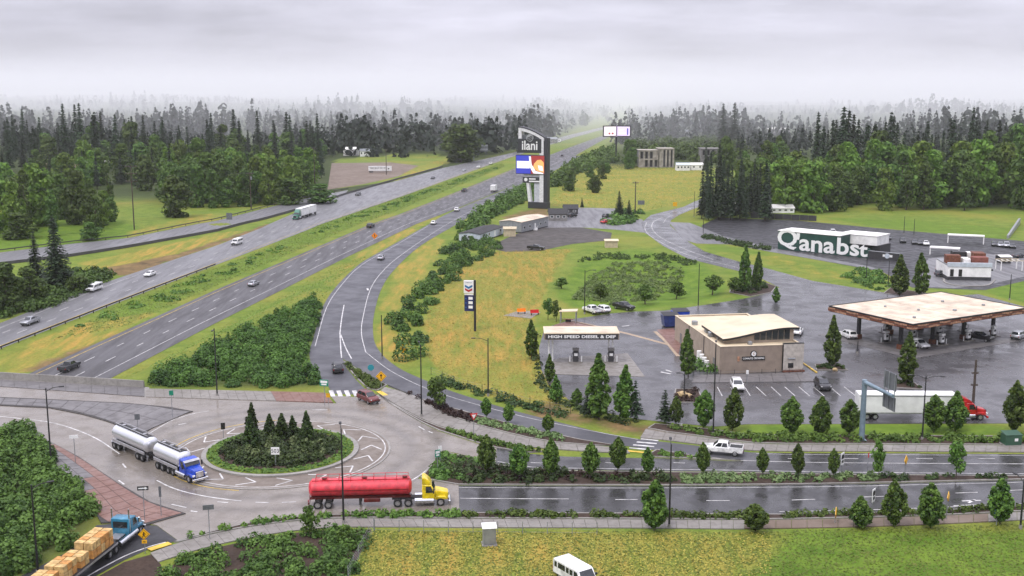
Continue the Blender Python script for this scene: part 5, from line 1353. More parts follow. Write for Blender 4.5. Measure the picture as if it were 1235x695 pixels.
def silver_tanker():
    o = thing('tank_truck', 'silver double tanker truck with bright blue cab entering the roundabout', 'tanker truck')
    xf = 11.4
    tractor(o, xf, 'blue', (xf - 8.0, xf - 9.3), fairing=False, visor=True)
    for s in (-1, 1):
        for d in (5.3, 6.5): wheel(o, xf - d, s * .92, .46, .5)
    a = tank(o, xf - 10.6, xf - 3.75, 1.18, 1.12, 2.28, M_TANK)
    b = tank(o, xf - 22.4, xf - 12.6, 1.18, 1.12, 2.28, M_TANK, 'trailer_tank')
    for t, x0, x1 in ((a, xf - 10.2, xf - 4.1), (b, xf - 22.0, xf - 13.0)):
        MB().box(x0, x1, -.42, .42, 3.36, 3.44).build('walkway', M_PLAST, t)
        r = MB()
        for s in (-1, 1): r.tube((x0, s * .45, 3.62), (x1, s * .45, 3.62), .045)
        for i in range(5):
            for s in (-1, 1): r.tube((x0 + (x1 - x0) * i / 4, s * .45, 3.38), (x0 + (x1 - x0) * i / 4, s * .45, 3.62), .03)
        r.build('top_rail', M_ALU, t)
        for i in range(3):
            xx = x0 + (x1 - x0) * (i + .5) / 3
            MB().tube((xx, 0, 3.4), (xx, 0, 3.6), .26, n=12).build('hatch', M_ALU, t)
        for s in (-1, 1): MB().box(x0 - .1, x1 + .1, s * 1.08 - .06, s * 1.08 + .06, 1.05, 1.5).build('side_skirt', M_ALU, t, bevel=.03)
    MB().box(xf - 22.3, xf - 12.6, -.5, .5, .85, 1.18).build('trailer_chassis', M_FRAME, o)
    MB().tube((xf - 13.0, 0, .8), (xf - 10.0, 0, .8), .1).build('drawbar', M_FRAME, o)
    for s in (-1, 1):
        for d in (13.6, 14.9, 20.4, 21.7): wheel(o, xf - d, s * .92, .5, .56)
        MB().box(xf - 22.45, xf - 19.7, s * .9 - .3, s * .9 + .3, 1.03, 1.09).build('mudguard', M_ALU, o, bevel=.02)
    MB().box(xf - 22.6, xf - 22.4, -1.1, 1.1, .6, .85).build('rear_bumper', M_ALU, o)
    for s in (-1, 1): MB().box(xf - 22.64, xf - 22.58, s * .85 - .12, s * .85 + .12, .65, .8).build('taillight', M_TAIL, o)
    return o
def red_tanker():
    o = thing('tank_truck', 'long red tanker trailer behind a bright yellow cab leaving the roundabout', 'tanker truck')
    xf = 8.7
    tractor(o, xf, 'yellow', (xf - 5.2, xf - 6.5), fairing=False)
    cx1 = xf - 1.95; cx0 = cx1 - 1.55
    MB().prism_y([(cx0, 2.72), (cx1 - .45, 2.72), (cx1 - .6, 3.1), (cx0 + .25, 3.62), (cx0, 3.62)], -1.05, 1.05).build('roof_fairing', PT['yellow'], o, bevel=.1, smooth=True, segs=2)
    t = tank(o, xf - 17.3, xf - 4.75, 1.16, 1.02, 2.35, PT['tankred'], ribs=7, ribmat=PT['tankred'])
    MB().box(xf - 16.9, xf - 5.0, -.4, .4, 3.33, 3.41).build('walkway', PT['tankred'], t)
    r = MB()
    for s in (-1, 1):
        r.tube((xf - 16.4, s * .55, 3.85), (xf - 5.2, s * .55, 3.85), .035)
        for i in range(9): r.tube((xf - 16.4 + 11.2 * i / 8, s * .55, 3.25), (xf - 16.4 + 11.2 * i / 8, s * .55, 3.85), .03)
    r.build('top_rail', PT['tankred'], t)
    for x in (5.6, 10.5, 15.4): MB().tube((xf - x, 0, 3.3), (xf - x, 0, 3.65), .3, n=12).build('hatch', PT['maroon'], t)
    for s in (-1, 1): MB().box(xf - 16.8, xf - 5.2, s * 1.14 - .05, s * 1.14 + .05, 2.28, 2.36).build('side_rail', PT['maroon'], t)
    MB().box(xf - 17.2, xf - 4.9, -.45, .45, 1.0, 1.32).build('trailer_chassis', PT['maroon'], o)
    for s in (-1, 1):
        for d in (14.9, 16.2): wheel(o, xf - d, s * .92, .5, .56)
        MB().box(xf - 11.2, xf - 10.9, s * .6 - .06, s * .6 + .06, .25, 1.1).build('landing_leg', M_FRAME, o)
        MB().box(xf - 10.6, xf - 8.6, s * .8 - .25, s * .8 + .25, .7, 1.15).build('hose_box', PT['maroon'], o, bevel=.04)
        MB().box(xf - 17.36, xf - 17.28, s * .85 - .12, s * .85 + .12, .9, 1.1).build('taillight', M_TAIL, o)
    MB().box(xf - 17.35, xf - 17.15, -1.15, 1.15, .6, .85).build('rear_bumper', PT['maroon'], o)
    return o
def box_trailer(o, x0, x1, mat, zb=1.12, zt=4.08, axles=(), w=1.29, logo=None):
    t = MB().box(x0, x1, -w, w, zb, zt).build('trailer', mat, o, bevel=.03)
    for s in (-1, 1):
        MB().box(x0 + .02, x1 - .02, s * (w + .015) - .012, s * (w + .015) + .012, zt - .3, zt - .14).build('top_rail', M_ALU, t)
        MB().box(x0 + .02, x1 - .02, s * (w + .015) - .012, s * (w + .015) + .012, zb - .02, zb + .14).build('bottom_rail', M_ALU, t)
        MB().box(x0 - .03, x0 + .01, s * w * .5 - w * .46, s * w * .5 + w * .46, zb + .1, zt - .1).build('rear_door', M_TRAILERW, t)
        MB().box(x0 - .05, x0, s * (w - .25) - .1, s * (w - .25) + .1, zb - .15, zb).build('taillight', M_TAIL, t)
    MB().box(x0 + .2, x1 - .2, -.5, .5, .85, zb - .005).build('trailer_chassis', M_FRAME, o)
    for s in (-1, 1):
        for a in axles: wheel(o, a, s * .92, .5, .56)
        MB().box(x1 - 3.2, x1 - 3.0, s * .7 - .07, s * .7 + .07, .2, 1.1).build('landing_leg', M_FRAME, o)
    return t
def semi_red():
    o = thing('semi_truck', 'parked white box trailer with a red sleeper cab behind the street trees', 'semi truck')
    xf = 9.9
    tractor(o, xf, 'red', (xf - 6.2, xf - 7.5), sleeper=1.2, fairing=True)
    box_trailer(o, xf - 20.0, xf - 4.95, M_TRAILERW, axles=(xf - 17.4, xf - 18.7))
    return o
def semi_double():
    o = thing('semi_truck', 'white double-trailer semi truck coming down the far carriageway', 'semi truck')
    xf = 11.0
    tractor(o, xf, 'green', (xf - 5.4,), sleeper=0.6, fairing=True)
    box_trailer(o, xf - 13.0, xf - 4.5, M_TRAILERW, axles=(xf - 12.2,))
    box_trailer(o, xf - 22.4, xf - 13.9, M_TRAILERW, axles=(xf - 15.2, xf - 21.6))
    return o
def flatbed():
    o = thing('flatbed_truck', 'flatbed truck with teal cab and twin exhaust stacks, loaded with lumber', 'truck')
    xf = 10.5
    tractor(o, xf, 'teal', (xf - 7.0, xf - 8.3), sleeper=0.35, fairing=False, stacks=True, visor=True)
    MB().box(xf - 22.5, xf - 6.9, -1.28, 1.28, 1.12, 1.36).build('deck', M_FRAME, o, bevel=.02)
    for s in (-1, 1):
        MB().box(xf - 22.5, xf - 6.9, s * 1.31 - .03, s * 1.31 + .03, 1.14, 1.32).build('side_rail', M_ALU, o)
        for d in (19.8, 21.1): wheel(o, xf - d, s * .92, .5, .56)
    MB().box(xf - 22.3, xf - 7.0, -.45, .45, .8, 1.115).build('trailer_chassis', M_FRAME, o)
    return o, xf
def box_truck(label, loc, rz):
    o = thing('box_truck', label, 'truck', loc, rz)
    MB().box(-3.6, 1.6, -1.22, 1.22, .95, 3.5).build('cargo_box', M_TRAILERW, o, bevel=.04)
    MB().prism_y([(1.7, .5), (3.5, .5), (3.6, 1.0), (3.4, 1.3), (2.9, 1.5), (2.5, 2.3), (1.7, 2.35)], -1.0, 1.0).build('cab', PT['white'], o, bevel=.07, smooth=True)
    pane(o, 'windshield', ((2.9, -1, 1.52), (2.9, 1, 1.52), (2.5, .95, 2.28), (2.5, -.95, 2.28)), off=.03)
    for s in (-1, 1):
        for a in (2.7, -2.3): wheel(o, a, s * .92, .45, .3)
        MB().box(-3.66, -3.58, s * .95 - .1, s * .95 + .1, .75, .95).build('taillight', M_TAIL, o)
    MB().box(-3.5, 3.3, -.45, .45, .55, .94).build('chassis', M_FRAME, o)
    return o

def aim(o, rear, front, z=None):
    """place a vehicle between two ground points (rear, front)"""
    a, b = Vector(rear), Vector(front)
    c = (a + b) / 2; d = b - a
    o.location = c
    o.rotation_euler = (0, -math.atan2(d.z, math.hypot(d.x, d.y)), math.atan2(d.y, d.x))
    return o
aim(silver_tanker(), P(136.5, 534.5, .07), P(250, 586.5, .07))
aim(red_tanker(), P(379, 610.5, .05), P(537, 606.5, .05))
aim(semi_red(), P(1036, 504, .04), P(1187, 505, .04))
fb, fxf = flatbed()
d0 = (P(136.6, 658, 1.25) - P(90, 694.8, 1.25)); d0.z = 0; d0.normalize()
side = Vector((-d0.y, d0.x, 0))
fc = P(138, 671.5) + side * 1.2 + d0 * (7.65 - fxf)          # origin so that the driven axles fall on their pixels
fb.location = fc; fb.location.z = 0.04
fb.rotation_euler = (0, 0, math.atan2(d0.y, d0.x))
LUM = [('tall lumber stack right behind the teal truck cab', 7.3, 4.4, 1.75, 5), ('low short lumber stack, second behind the teal cab', 12.4, 1.7, 1.3, 2), ('lumber stack in the middle of the flatbed, third from the cab', 14.8, 2.6, 1.6, 3), ('lumber stack nearest the bottom edge, fourth from the cab', 18.1, 3.2, 1.6, 4)]
for lab, off, ln_, hh, nb in LUM:
    o = thing('lumber_stack', lab, 'lumber', fc + d0 * (fxf - off - ln_ / 2) + Vector((0, 0, 1.42)), math.atan2(d0.y, d0.x), 'lumber stacks on the flatbed')
    rows = 2
    for i in range(nb):
        for j in range(2):
            for k in range(rows):
                x0 = -ln_ / 2 + ln_ * i / nb; y0 = -1.1 + 1.1 * j; z0 = hh * k / rows
                g = .05
                MB().box(x0 + g, x0 + ln_ / nb - g, y0 + g, y0 + 1.1 - g, z0 + (.05 if k else 0), z0 + hh / rows - .02).build('lumber_bundle', random.choice((M_LUMBER, M_LUMBER2)), o, bevel=.015)
    MB().box(-ln_ / 2 + .1, ln_ / 2 - .1, -1.0, 1.0, -.02, .03).build('dunnage', M_LUMBER, o)

# cars ---------------------------------------------------------------
PRO = {}
def car(style, col, label, a, b, cat=None, group=None, ground=None, van=None):
    key = (style, col)
    g = ground or (lambda u, v: G(u, v, .05))
    pa, pb = g(*a), g(*b)
    nm = {'sedan': 'car', 'suv': 'sport_utility_car', 'pickup': 'pickup_truck', 'van': 'van'}[style]
    ct = cat or {'sedan': 'car', 'suv': 'car', 'pickup': 'pickup truck', 'van': 'van'}[style]
    if key in PRO: o = copy_tree(PRO[key])
    else:
        o = make_van(nm, col, label, **(van or {})) if style == 'van' else make_car(nm, style, col, label, ct)
        PRO[key] = o
    o['label'] = label; o['category'] = ct
    if group: o['group'] = group
    return aim(o, pa, pb)
# centre pixel with heading along the road
def along(lineL, lineR, away):
    def f(style, col, label, u, v, group, **kw):
        c = PF(u, v); y0, y1 = c.y - 6, c.y + 6
        t = Vector((at_y(lineR, y1) - at_y(lineR, y0), 12, float(zf(y1) - zf(y0)))).normalized()
        if not away: t = -t
        o = car(style, col, label, (100, 500), (110, 500), group=group, **kw)
        return aim(o, c - t * 2 + Vector((0, 0, .06)), c + t * 2 + Vector((0, 0, .06)))
    return f
fr_car = along(FWR_L, FWR_R, True); fl_car = along(FWL_L, FWL_R, False)
GR, GL = 'cars on the near carriageway', 'cars on the far carriageway'
fr_car('pickup', 'dark', 'dark pickup just above the bridge barrier on the freeway', 84, 446, GR)
fr_car('sedan', 'silver', 'grey car alone on the near carriageway beside the shrub bank', 306, 344.5, GR)
fr_car('suv', 'black', 'black car on the near carriageway beside an orange sign', 447, 274.5, GR)
fr_car('pickup', 'dark', 'dark pickup ahead of the white box truck', 560, 231.5, GR)
fr_car('sedan', 'dark', 'dark car far along the near carriageway right of the tall sign', 660, 198, GR)
fr_car('suv', 'black', 'distant dark car near the billboard', 678, 189, GR)
fl_car('pickup', 'silver', 'silver pickup nearest the left edge on the far carriageway', 37, 391, GL)
fl_car('van', 'white', 'white van on the far carriageway near the drooping spruce', 114, 351, GL)
fl_car('sedan', 'white', 'white car on the far carriageway beside the dirt slope', 181, 333, GL)
fl_car('van', 'white', 'white camper van on the far carriageway beside the barrier opening', 286, 295, GL)
fl_car('suv', 'dark', 'dark car behind the double-trailer semi truck', 432, 236, GL)
fl_car('sedan', 'black', 'black car on the far carriageway below the gravel pullout', 522, 216, GL)
fl_car('sedan', 'silver', 'silver car approaching the tall sign on the far carriageway', 560, 206.5, GL)
fl_car('suv', 'white', 'white car just left of the tall sign', 577, 203, GL)
fl_car('pickup', 'white', 'white pickup passing behind the tall sign', 592, 198.5, GL)
c = PF(367, 262); t = Vector((at_y(FWL_R, c.y + 8) - at_y(FWL_R, c.y - 8), 16, 0)).normalized()
aim(semi_double(), c + t * 3 + Vector((0, 0, .06)), c - t * 3 + Vector((0, 0, .06)))
c = PF(596, 231.5); t = Vector((at_y(FWR_R, c.y + 8) - at_y(FWR_R, c.y - 8), 16, 0)).normalized()
box_truck('white box truck seen from behind on the near carriageway', c + Vector((0, 0, .06)), math.atan2(t.y, t.x))
c = PF(675, 172); t = Vector((at_y(FWL_R, c.y + 8) - at_y(FWL_R, c.y - 8), 16, 0)).normalized()
box_truck('distant white box truck on the far carriageway past the tall sign', c + Vector((0, 0, .06)), math.atan2(-t.y, -t.x))
z0g = lambda u, v: P(u, v, .05)
RG = 'cars on the ramp'
car('suv', 'white', 'white car on the upper ramp level with the mobile homes', (548, 257), (554, 252.6), group=RG, ground=z0g)
car('sedan', 'white', 'white car on the ramp before the freeway joins', (519, 273), (527, 268), group=RG, ground=z0g)
car('sedan', 'silver', 'pale car on the ramp beside the dry bank', (457, 315.5), (462, 310.5), group=RG, ground=z0g)
car('suv', 'black', 'black sport utility car driving up the ramp past the splitter hedge', (409, 455), (405.5, 441), group=RG, ground=z0g)
car('suv', 'maroon', 'dark maroon car on the crosswalk at the ramp entrance', (434, 480), (455, 489), ground=lambda u, v: P(u, v, .07))
car('pickup', 'white', 'white pickup on the bypass lane right of the zebra crossing', (892, 549), (851, 545.5), ground=z0g)
GS = 'parked cars at the station'
car('suv', 'white', 'white car parked in front of the store, nose to the camera', (886, 463), (892, 476), group=GS, ground=z0g)
car('suv', 'black', 'black car in the last marked bay before the planter', (985, 462), (999, 475), group=GS, ground=z0g)
car('pickup', 'white', 'white pickup parked by the pond lamp post', (722, 380), (706, 375), group=GS, ground=z0g)
car('suv', 'white', 'white car parked between the white pickup and the black pickup', (734, 379), (719, 374), group=GS, ground=z0g)
car('pickup', 'black', 'black pickup parked at the end of the row by the pond', (741, 371), (764, 375.5), group=GS, ground=z0g)
car('suv', 'white', 'white car refuelling at the left end of the fuel canopy', (1031, 411), (1014, 404), group=GS, ground=z0g)
car('suv', 'white', 'white car refuelling behind the upright tree under the canopy', (1099, 416), (1117, 422), group=GS, ground=z0g)
car('pickup', 'black', 'black pickup refuelling under the right half of the canopy', (1170, 409), (1190, 412), group=GS, ground=z0g)
car('sedan', 'white', 'white car behind the right end of the store', (958, 408), (966, 398), group=GS, ground=z0g)
car('suv', 'silver', 'silver car at the right end pump of the canopy', (1222, 411), (1236, 406), group=GS, ground=z0g)
GY = 'cars around the mobile homes'
car('pickup', 'black', 'black pickup parked on the gravel yard', (637, 301), (656, 302), group=GY, ground=z0g)
car('suv', 'black', 'black car parked by the dark-roofed cabin', (682, 263), (698, 261), group=GY, ground=z0g)
car('sedan', 'carred', 'red car parked by the conifers of the side lot', (725, 270), (735, 268.5), group=GY, ground=z0g)
car('suv', 'dark', 'dark car behind the red car', (725, 264), (737, 261), group=GY, ground=z0g)
GB = 'cars at the restaurant'
car('suv', 'dark', 'dark car parked left of the restaurant, nearest the canopy', (1133, 333.5), (1142, 333), group=GB, ground=z0g)
car('sedan', 'silver', 'silver car parked left of the restaurant, middle of the row', (1134, 327.5), (1143, 327), group=GB, ground=z0g)
car('suv', 'silver', 'silver car parked left of the restaurant, farthest of the row', (1136, 321.5), (1145, 321), group=GB, ground=z0g)
car('sedan', 'dark', 'dark car on the lot right of the restaurant', (1222, 312), (1234, 309), group=GB, ground=z0g)
GT = 'cars parked in rows on the storage lot'
rd_ = random.Random(5)
for row, (ua, va, ub, vb_) in enumerate(((1000, 282, 1075, 289), (1085, 292, 1120, 296), (1195, 296, 1232, 300))):
    for i in range((9, 5, 5)[row]):
        if rd_.random() < .15: continue
        t = (i + .5) / (9, 5, 5)[row]; u = ua + (ub - ua) * t; v = va + (vb_ - va) * t
        car(rd_.choice(('sedan', 'suv')), rd_.choice(('black', 'dark', 'dark', 'silver', 'white')), 'car parked in the %s row of the storage lot' % ('middle', 'right', 'far right')[row], (u - 1, v - 2.2), (u + 1.5, v + 2.2), cat='car', group=GT, ground=z0g)
# near van
vn = make_van('passenger_van', 'white', 'white passenger van parked on the grass at the bottom edge', 5.7, 2.08, 1.02)
hd = Vector((2.35, -3.45, 0)).normalized()
rear = P(685.5, 668, 2.05); rear.z = 0
aim(vn, rear - Vector((-hd.y, hd.x, 0)) * 0.9 - hd * 0.2, rear - Vector((-hd.y, hd.x, 0)) * 0.9 + hd * 5.5)
# white storage trailer on the gravel pullout
o = thing('parked_trailer', 'white lettered semi trailer parked on the gravel pullout', 'trailer', G(459, 208.5, .05), math.radians(4))
box_trailer(o, -7.5, 7.0, M_TRAILERW, axles=(-5.4, -6.7))
b = MB()
for i in range(11): b.box(-6.2 + i * .95, -5.5 + i * .95 - (i % 3) * .12, -1.325, -1.30, 2.75, 3.3)
b.box(4.6, 5.6, -1.325, -1.30, 2.2, 2.9)
b.build('lettering_band', PT['dark'], o)
# ------------------------------------------------------------------ buildings and large structures
M_TAUPE = plain('taupe_stucco', (0.27, 0.215, 0.17), 0.85, var=0.10, scale=0.7)
M_TAN = plain('tan_stucco', (0.37, 0.30, 0.235), 0.85, var=0.10, scale=0.7)
M_STONE = plain('pale_stone_panel', (0.46, 0.42, 0.37), 0.8, var=0.15, scale=1.5)
M_CREAM = plain('cream_roof_membrane', (0.62, 0.52, 0.36), 0.6, var=0.10, scale=0.25)
M_CREAM2 = plain('canopy_roof_membrane', (0.62, 0.51, 0.38), 0.55, var=0.2, scale=0.3)
M_BLACK = plain('black_fascia', (0.014, 0.013, 0.013), 0.5)
M_WINDOW = plain('window_glass', (0.03, 0.04, 0.045), 0.08, spec=0.8)
M_WOOD = plain('weathered_wood', (0.17, 0.055, 0.026), 0.7, var=0.3, scale=2)
M_WOOD2 = plain('pale_wood', (0.42, 0.22, 0.13), 0.7, var=0.3, scale=2)
M_STEEL = plain('painted_steel', (0.30, 0.31, 0.32), 0.45, 0.3)
M_GALV = plain('galvanised_steel', (0.34, 0.36, 0.38), 0.45, 0.6)
M_DARKST = plain('dark_steel', (0.022, 0.022, 0.024), 0.5, 0.2)
M_WHITEB = plain('white_cladding', (0.84, 0.83, 0.80), 0.6, var=0.1, scale=0.5)
M_WHITER = plain('white_roof', (0.82, 0.80, 0.76), 0.6, var=0.08, scale=0.3)
M_GREYW = plain('grey_block_wall', (0.22, 0.21, 0.20), 0.85, var=0.2, scale=0.8)
M_PALEBLUE = plain('pale_blue_siding', (0.50, 0.55, 0.60), 0.65, var=0.1)
M_DARKROOF = plain('dark_shingle', (0.035, 0.034, 0.036), 0.85, var=0.3, scale=2)
M_REDROOF = plain('rust_roof', (0.22, 0.07, 0.05), 0.8, var=0.2)
M_BEIGE = plain('beige_siding', (0.50, 0.42, 0.28), 0.7)
M_DKGREEN = plain('deep_green_wall', (0.012, 0.060, 0.045), 0.6, var=0.15, scale=0.4)
M_CHAR = plain('charcoal_wall', (0.035, 0.034, 0.038), 0.7, var=0.15)
M_LETTER = plain('white_lettering', (0.82, 0.82, 0.80), 0.5, var=0.04)
M_SIGNW = plain('white_sign_face', (0.80, 0.80, 0.78), 0.4, var=0.05)
M_SIGNY = plain('yellow_sign_face', (0.80, 0.42, 0.01), 0.4, var=0.05)
M_SIGNG = plain('green_sign_face', (0.01, 0.22, 0.13), 0.4, var=0.05)
M_SIGNB = plain('blue_sign_face', (0.02, 0.10, 0.32), 0.4, var=0.05)
M_SIGNR = plain('red_sign_face', (0.55, 0.03, 0.03), 0.4, var=0.05)
M_SIGNO = plain('orange_sign_face', (0.85, 0.25, 0.01), 0.4, var=0.05)
M_ALUBACK = plain('sign_back', (0.16, 0.17, 0.18), 0.5, 0.3)
def glow(name, col, strength):
    m = bpy.data.materials.new(name); m.use_nodes = True; nt = m.node_tree; b = nt.nodes['Principled BSDF']
    b.inputs['Base Color'].default_value = tuple(c * .3 for c in col) + (1,)
    b.inputs['Emission Color'].default_value = tuple(col) + (1,); b.inputs['Emission Strength'].default_value = strength
    MATS[name] = m
    return m
def local(o_, ex):
    """root frame: origin o_, x axis along ex"""
    return math.atan2(ex.y, ex.x)

# --- store -----------------------------------------------------------------
A = P(868, 451); B = P(966, 447.5)
ex = (B - A); W = ex.length; rz = local(A, ex)
hT = PD(869, 418.7, A.y).z
D = 29.0
st = thing('store_building', 'taupe convenience store with curved cream roof and black sign', 'building', (A.x, A.y, 0), rz)
MB().box(0, W, 0, .3, 0, hT).build('front_wall', M_TAUPE, st)
MB().box(0, .3, .3, D, 0, hT).build('side_wall', M_TAN, st)
MB().box(W - .3, W, .3, D, 0, hT).build('side_wall', M_TAN, st)
MB().box(.3, W - .3, D - .3, D, 0, hT).build('rear_wall', M_TAN, st)
MB().box(.3, W - .3, .3, D - .3, hT - .5, hT - .18).build('roof', M_CREAM, st)
b = MB(); b.box(-.06, W + .06, -.06, .34, hT, hT + .1); b.box(-.06, .34, .34, D + .06, hT, hT + .1); b.box(W - .34, W + .06, .34, D + .06, hT, hT + .1); b.box(.34, W - .34, D - .34, D + .06, hT, hT + .1)
b.build('parapet_cap', M_CREAM, st)
# portal block on the right front corner
px0 = W * .765
po = MB().box(px0, W + .25, -.35, -.01, .35, hT + .25).build('corner_portal', M_STONE, st, bevel=.03)
MB().box(px0 - .02, W + .27, -.37, .3, hT + .25, hT + .36).build('portal_cap', M_BLACK, po)
MB().box(px0 + .95, px0 + 1.95, -.40, -.36, .75, 1.65).build('portal_window', M_BLACK, po)
MB().tube((px0 + .9, -.45, 2.5), (px0 + 2.2, -.45, 2.5), .12).build('portal_lamp', M_GALV, po)
MB().box(px0 - .1, W + .4, -.75, -.36, 0, .32).build('portal_plinth', M_WOOD, po)
MB().box(px0 - .1, px0 - .02, -.38, -.005, 0, hT + .2).build('portal_edge', M_BLACK, po)
# wall signs
sg = MB().box(W * .265, W * .545, -.14, 0, hT * .47, hT * .47 + .72).build('wall_sign', M_BLACK, st, bevel=.03, label='black bar sign with white lettering')
tm = link('lettering', text_mesh('COWLITZ CROSSING', .44, M_LETTER, .01, .008), sg); tm.location = (W * .405, -.16, hT * .47 + .36); tm.rotation_euler = (math.pi / 2, 0, 0)
tm.scale.x = (W * .26) / max(.1, tm.dimensions.x)
ds = MB().tube((W * .405, 0, hT * .47 + 1.2), (W * .405, -.16, hT * .47 + 1.2), .58, n=24).build('disc_sign', M_BLACK, st)
MB().tube((W * .405, -.15, hT * .47 + 1.2), (W * .405, -.19, hT * .47 + 1.2), .44, n=24).build('disc_face', M_SIGNW, ds)
tm = link('emblem', text_mesh('C', .62, plain('gold_emblem', (0.35, 0.20, 0.05), .5), .005, .01), ds); tm.location = (W * .405, -.20, hT * .47 + 1.2); tm.rotation_euler = (math.pi / 2, 0, 0)
MB().box(W * .21, W * .235, -.12, 0, hT * .45, hT * .45 + .85).build('blade_sign', M_WOOD2, st)
for t in (.33, .66):
    MB().box(-.08, 0, D * t - .12, D * t + .12, 0, hT - .1).build('downpipe', M_BLACK, st)
for y0, w_ in ((3.0, 1.0), (16.5, 1.1), (24.0, 1.2)):
    MB().box(-.05, 0, y0, y0 + w_, 0, 2.2).build('side_door', M_GREYW, st)
# wave roof over a clerestory
c0, c1, y0, y1 = W * .12, W * 1.0, 3.4, 14.5
def wz(t): return hT + .75 + 1.75 * (t * t * (3 - 2 * t)) + .35 * math.sin(t * math.pi)
n = 14
wr = MB()
vs, fs = [], []
for i in range(n + 1):
    t = i / n; x = c0 - .6 + (c1 - c0 + 1.0) * t; z = wz(t)
    vs += [(x, y0 - 1.0, z), (x, y1 + .6, z), (x, y1 + .6, z + .16), (x, y0 - 1.0, z + .16)]
for i in range(n):
    a = 4 * i; e = 4 * (i + 1)
    fs += [(a, e, e + 1, a + 1), (a + 3, a + 2, e + 2, e + 3), (a, a + 3, e + 3, e), (a + 1, e + 1, e + 2, a + 2)]
fs += [(0, 1, 2, 3), (4 * n, 4 * n + 3, 4 * n + 2, 4 * n + 1)]
wr._add(vs, fs)
wr = wr.build('curved_roof', M_CREAM, st, smooth=True)
fa = MB(); vs, fs = [], []
for i in range(n + 1):
    t = i / n; x = c0 - .6 + (c1 - c0 + 1.0) * t; z = wz(t)
    vs += [(x, y0 - 1.06, z - .22), (x, y0 - 1.06, z + .14), (x, y0 - .98, z + .14), (x, y0 - .98, z - .22)]
for i in range(n):
    a = 4 * i; e = 4 * (i + 1)
    fs += [(a, e, e + 1, a + 1), (a + 1, e + 1, e + 2, a + 2), (a + 2, e + 2, e + 3, a + 3), (a + 3, e + 3, e, a)]
fa._add(vs, fs); fa.build('fascia', M_BLACK, wr)
MB().box(c0 - .64, c0 - .56, y0 - 1.0, y1 + .6, wz(0) - .25, wz(0) + .14).build('fascia', M_BLACK, wr)
cw = MB(); prof = [(c0, hT - .2)] + [(c1 - .3, hT - .2)] + [(c0 + (c1 - .3 - c0) * (1 - i / 8), wz(1 - i / 8) - .05) for i in range(9)]
cw.prism_y(prof, y0, y1)
cw = cw.build('clerestory_wall', M_TAN, st)
for i in range(6):
    t0 = .42 + i * .085; x0 = c0 + (c1 - c0) * t0
    MB().box(x0, x0 + (c1 - c0) * .076, y0 - .05, y0 + .02, hT + .25, wz(t0) - .35).build('clerestory_window', M_WINDOW, cw)
for (x, y, s, hh) in ((.8, 9, 1.1, .9), (1.6, 6.5, .8, .6), (2.3, 3.6, .7, .5), (W * .38, 1.6, .7, .6), (1.3, 12.5, 1.2, 1.0), (1.0, 20, 1.0, .8)):
    MB().box(x, x + s, y, y + s, hT - .18, hT - .18 + hh).build('roof_unit', M_GALV, st, bevel=.05)
for i, (y, s) in enumerate(((4.2, 1.0), (5.6, 1.1), (7.2, 1.3), (8.9, 1.2))):
    MB().tube((-1.1, y, 0), (-1.1, y, 1.5 + .25 * i), .45, n=12).build('gas_cylinder', M_WHITEB, st, smooth=True)
# paving in front of the store
panels('store_walk', PX([(834, 462.5), (880, 462), (930, 461.5), (982, 461)]), PX([(838, 453), (880, 452.5), (930, 451), (975, 449.5)]), 9, .15, [M_SPLIT], step_name='paving_slab')
strip('yellow_kerb', [P(966, 437), P(985, 450)], .3, .2, M_YELLOW, bpy.data.objects['station_lot'], .18)
# containers behind the store
for i, (u, v, col, lab) in enumerate(((808, 394, 'navy', 'dark blue dumpster container at the left rear of the store'), (820, 389, 'blue', 'bright blue container against the rear corner of the store'))):
    p = P(u, v); o = thing('dumpster', lab, 'dumpster', p, rz)
    MB().frustum((-1.5, 1.5, -1.3, 1.3), .25, (-1.8, 1.8, -1.4, 1.4), 2.6).build('bin', PT[col], o, bevel=.05)
    MB().hexa([(-1.8, -1.42, 2.62), (1.8, -1.42, 2.62), (1.8, 1.42, 2.95), (-1.8, 1.42, 2.95), (-1.8, -1.42, 2.70), (1.8, -1.42, 2.70), (1.8, 1.42, 3.03), (-1.8, 1.42, 3.03)]).build('lid', M_PLAST, o)
    for s in (-1, 1): MB().box(-1.2, 1.2, s * 1.0 - .15, s * 1.0 + .15, 0, .25).build('skid', M_FRAME, o)

# --- fuel canopy -------------------------------------------------------------
ZT = 6.3
qa, qb, qc = P(1008, 368, ZT), P(1101, 391.5, ZT), P(1243, 371, ZT)
e1 = (qc - qb); Lx = 33.0; e1.normalize(); ey = Vector((-e1.y, e1.x, 0)); Wy = (qa - qb).dot(ey)
cz = thing('fuel_canopy', 'wide cream-roofed fuel station canopy with woven wood fascia', 'canopy', (qb.x, qb.y, 0), math.atan2(e1.y, e1.x))
Lx = min(34.0, (qc - qb).length)
MB().box(.25, Lx - .25, .25, Wy - .25, ZT - .22, ZT - .02).build('roof', M_CREAM2, cz)
MB().box(.3, Lx - .3, .3, Wy - .3, ZT - 1.0, ZT - .9).build('soffit', M_GREYW, cz)
b = MB(); b.box(-.05, Lx + .05, -.05, .2, ZT - .16, ZT + .08); b.box(-.05, Lx + .05, Wy - .2, Wy + .05, ZT - .16, ZT + .08); b.box(-.05, .2, .2, Wy - .2, ZT - .16, ZT + .08); b.box(Lx - .2, Lx + .05, .2, Wy - .2, ZT - .16, ZT + .08)
b.build('roof_edge', M_BLACK, cz)
MB().box(0.05, Lx - .05, .05, .3, ZT - 1.15, ZT - .17).build('fascia', M_CHAR, cz); MB().box(.05, .3, .31, Wy - .31, ZT - 1.15, ZT - .17).build('fascia', M_CHAR, cz)
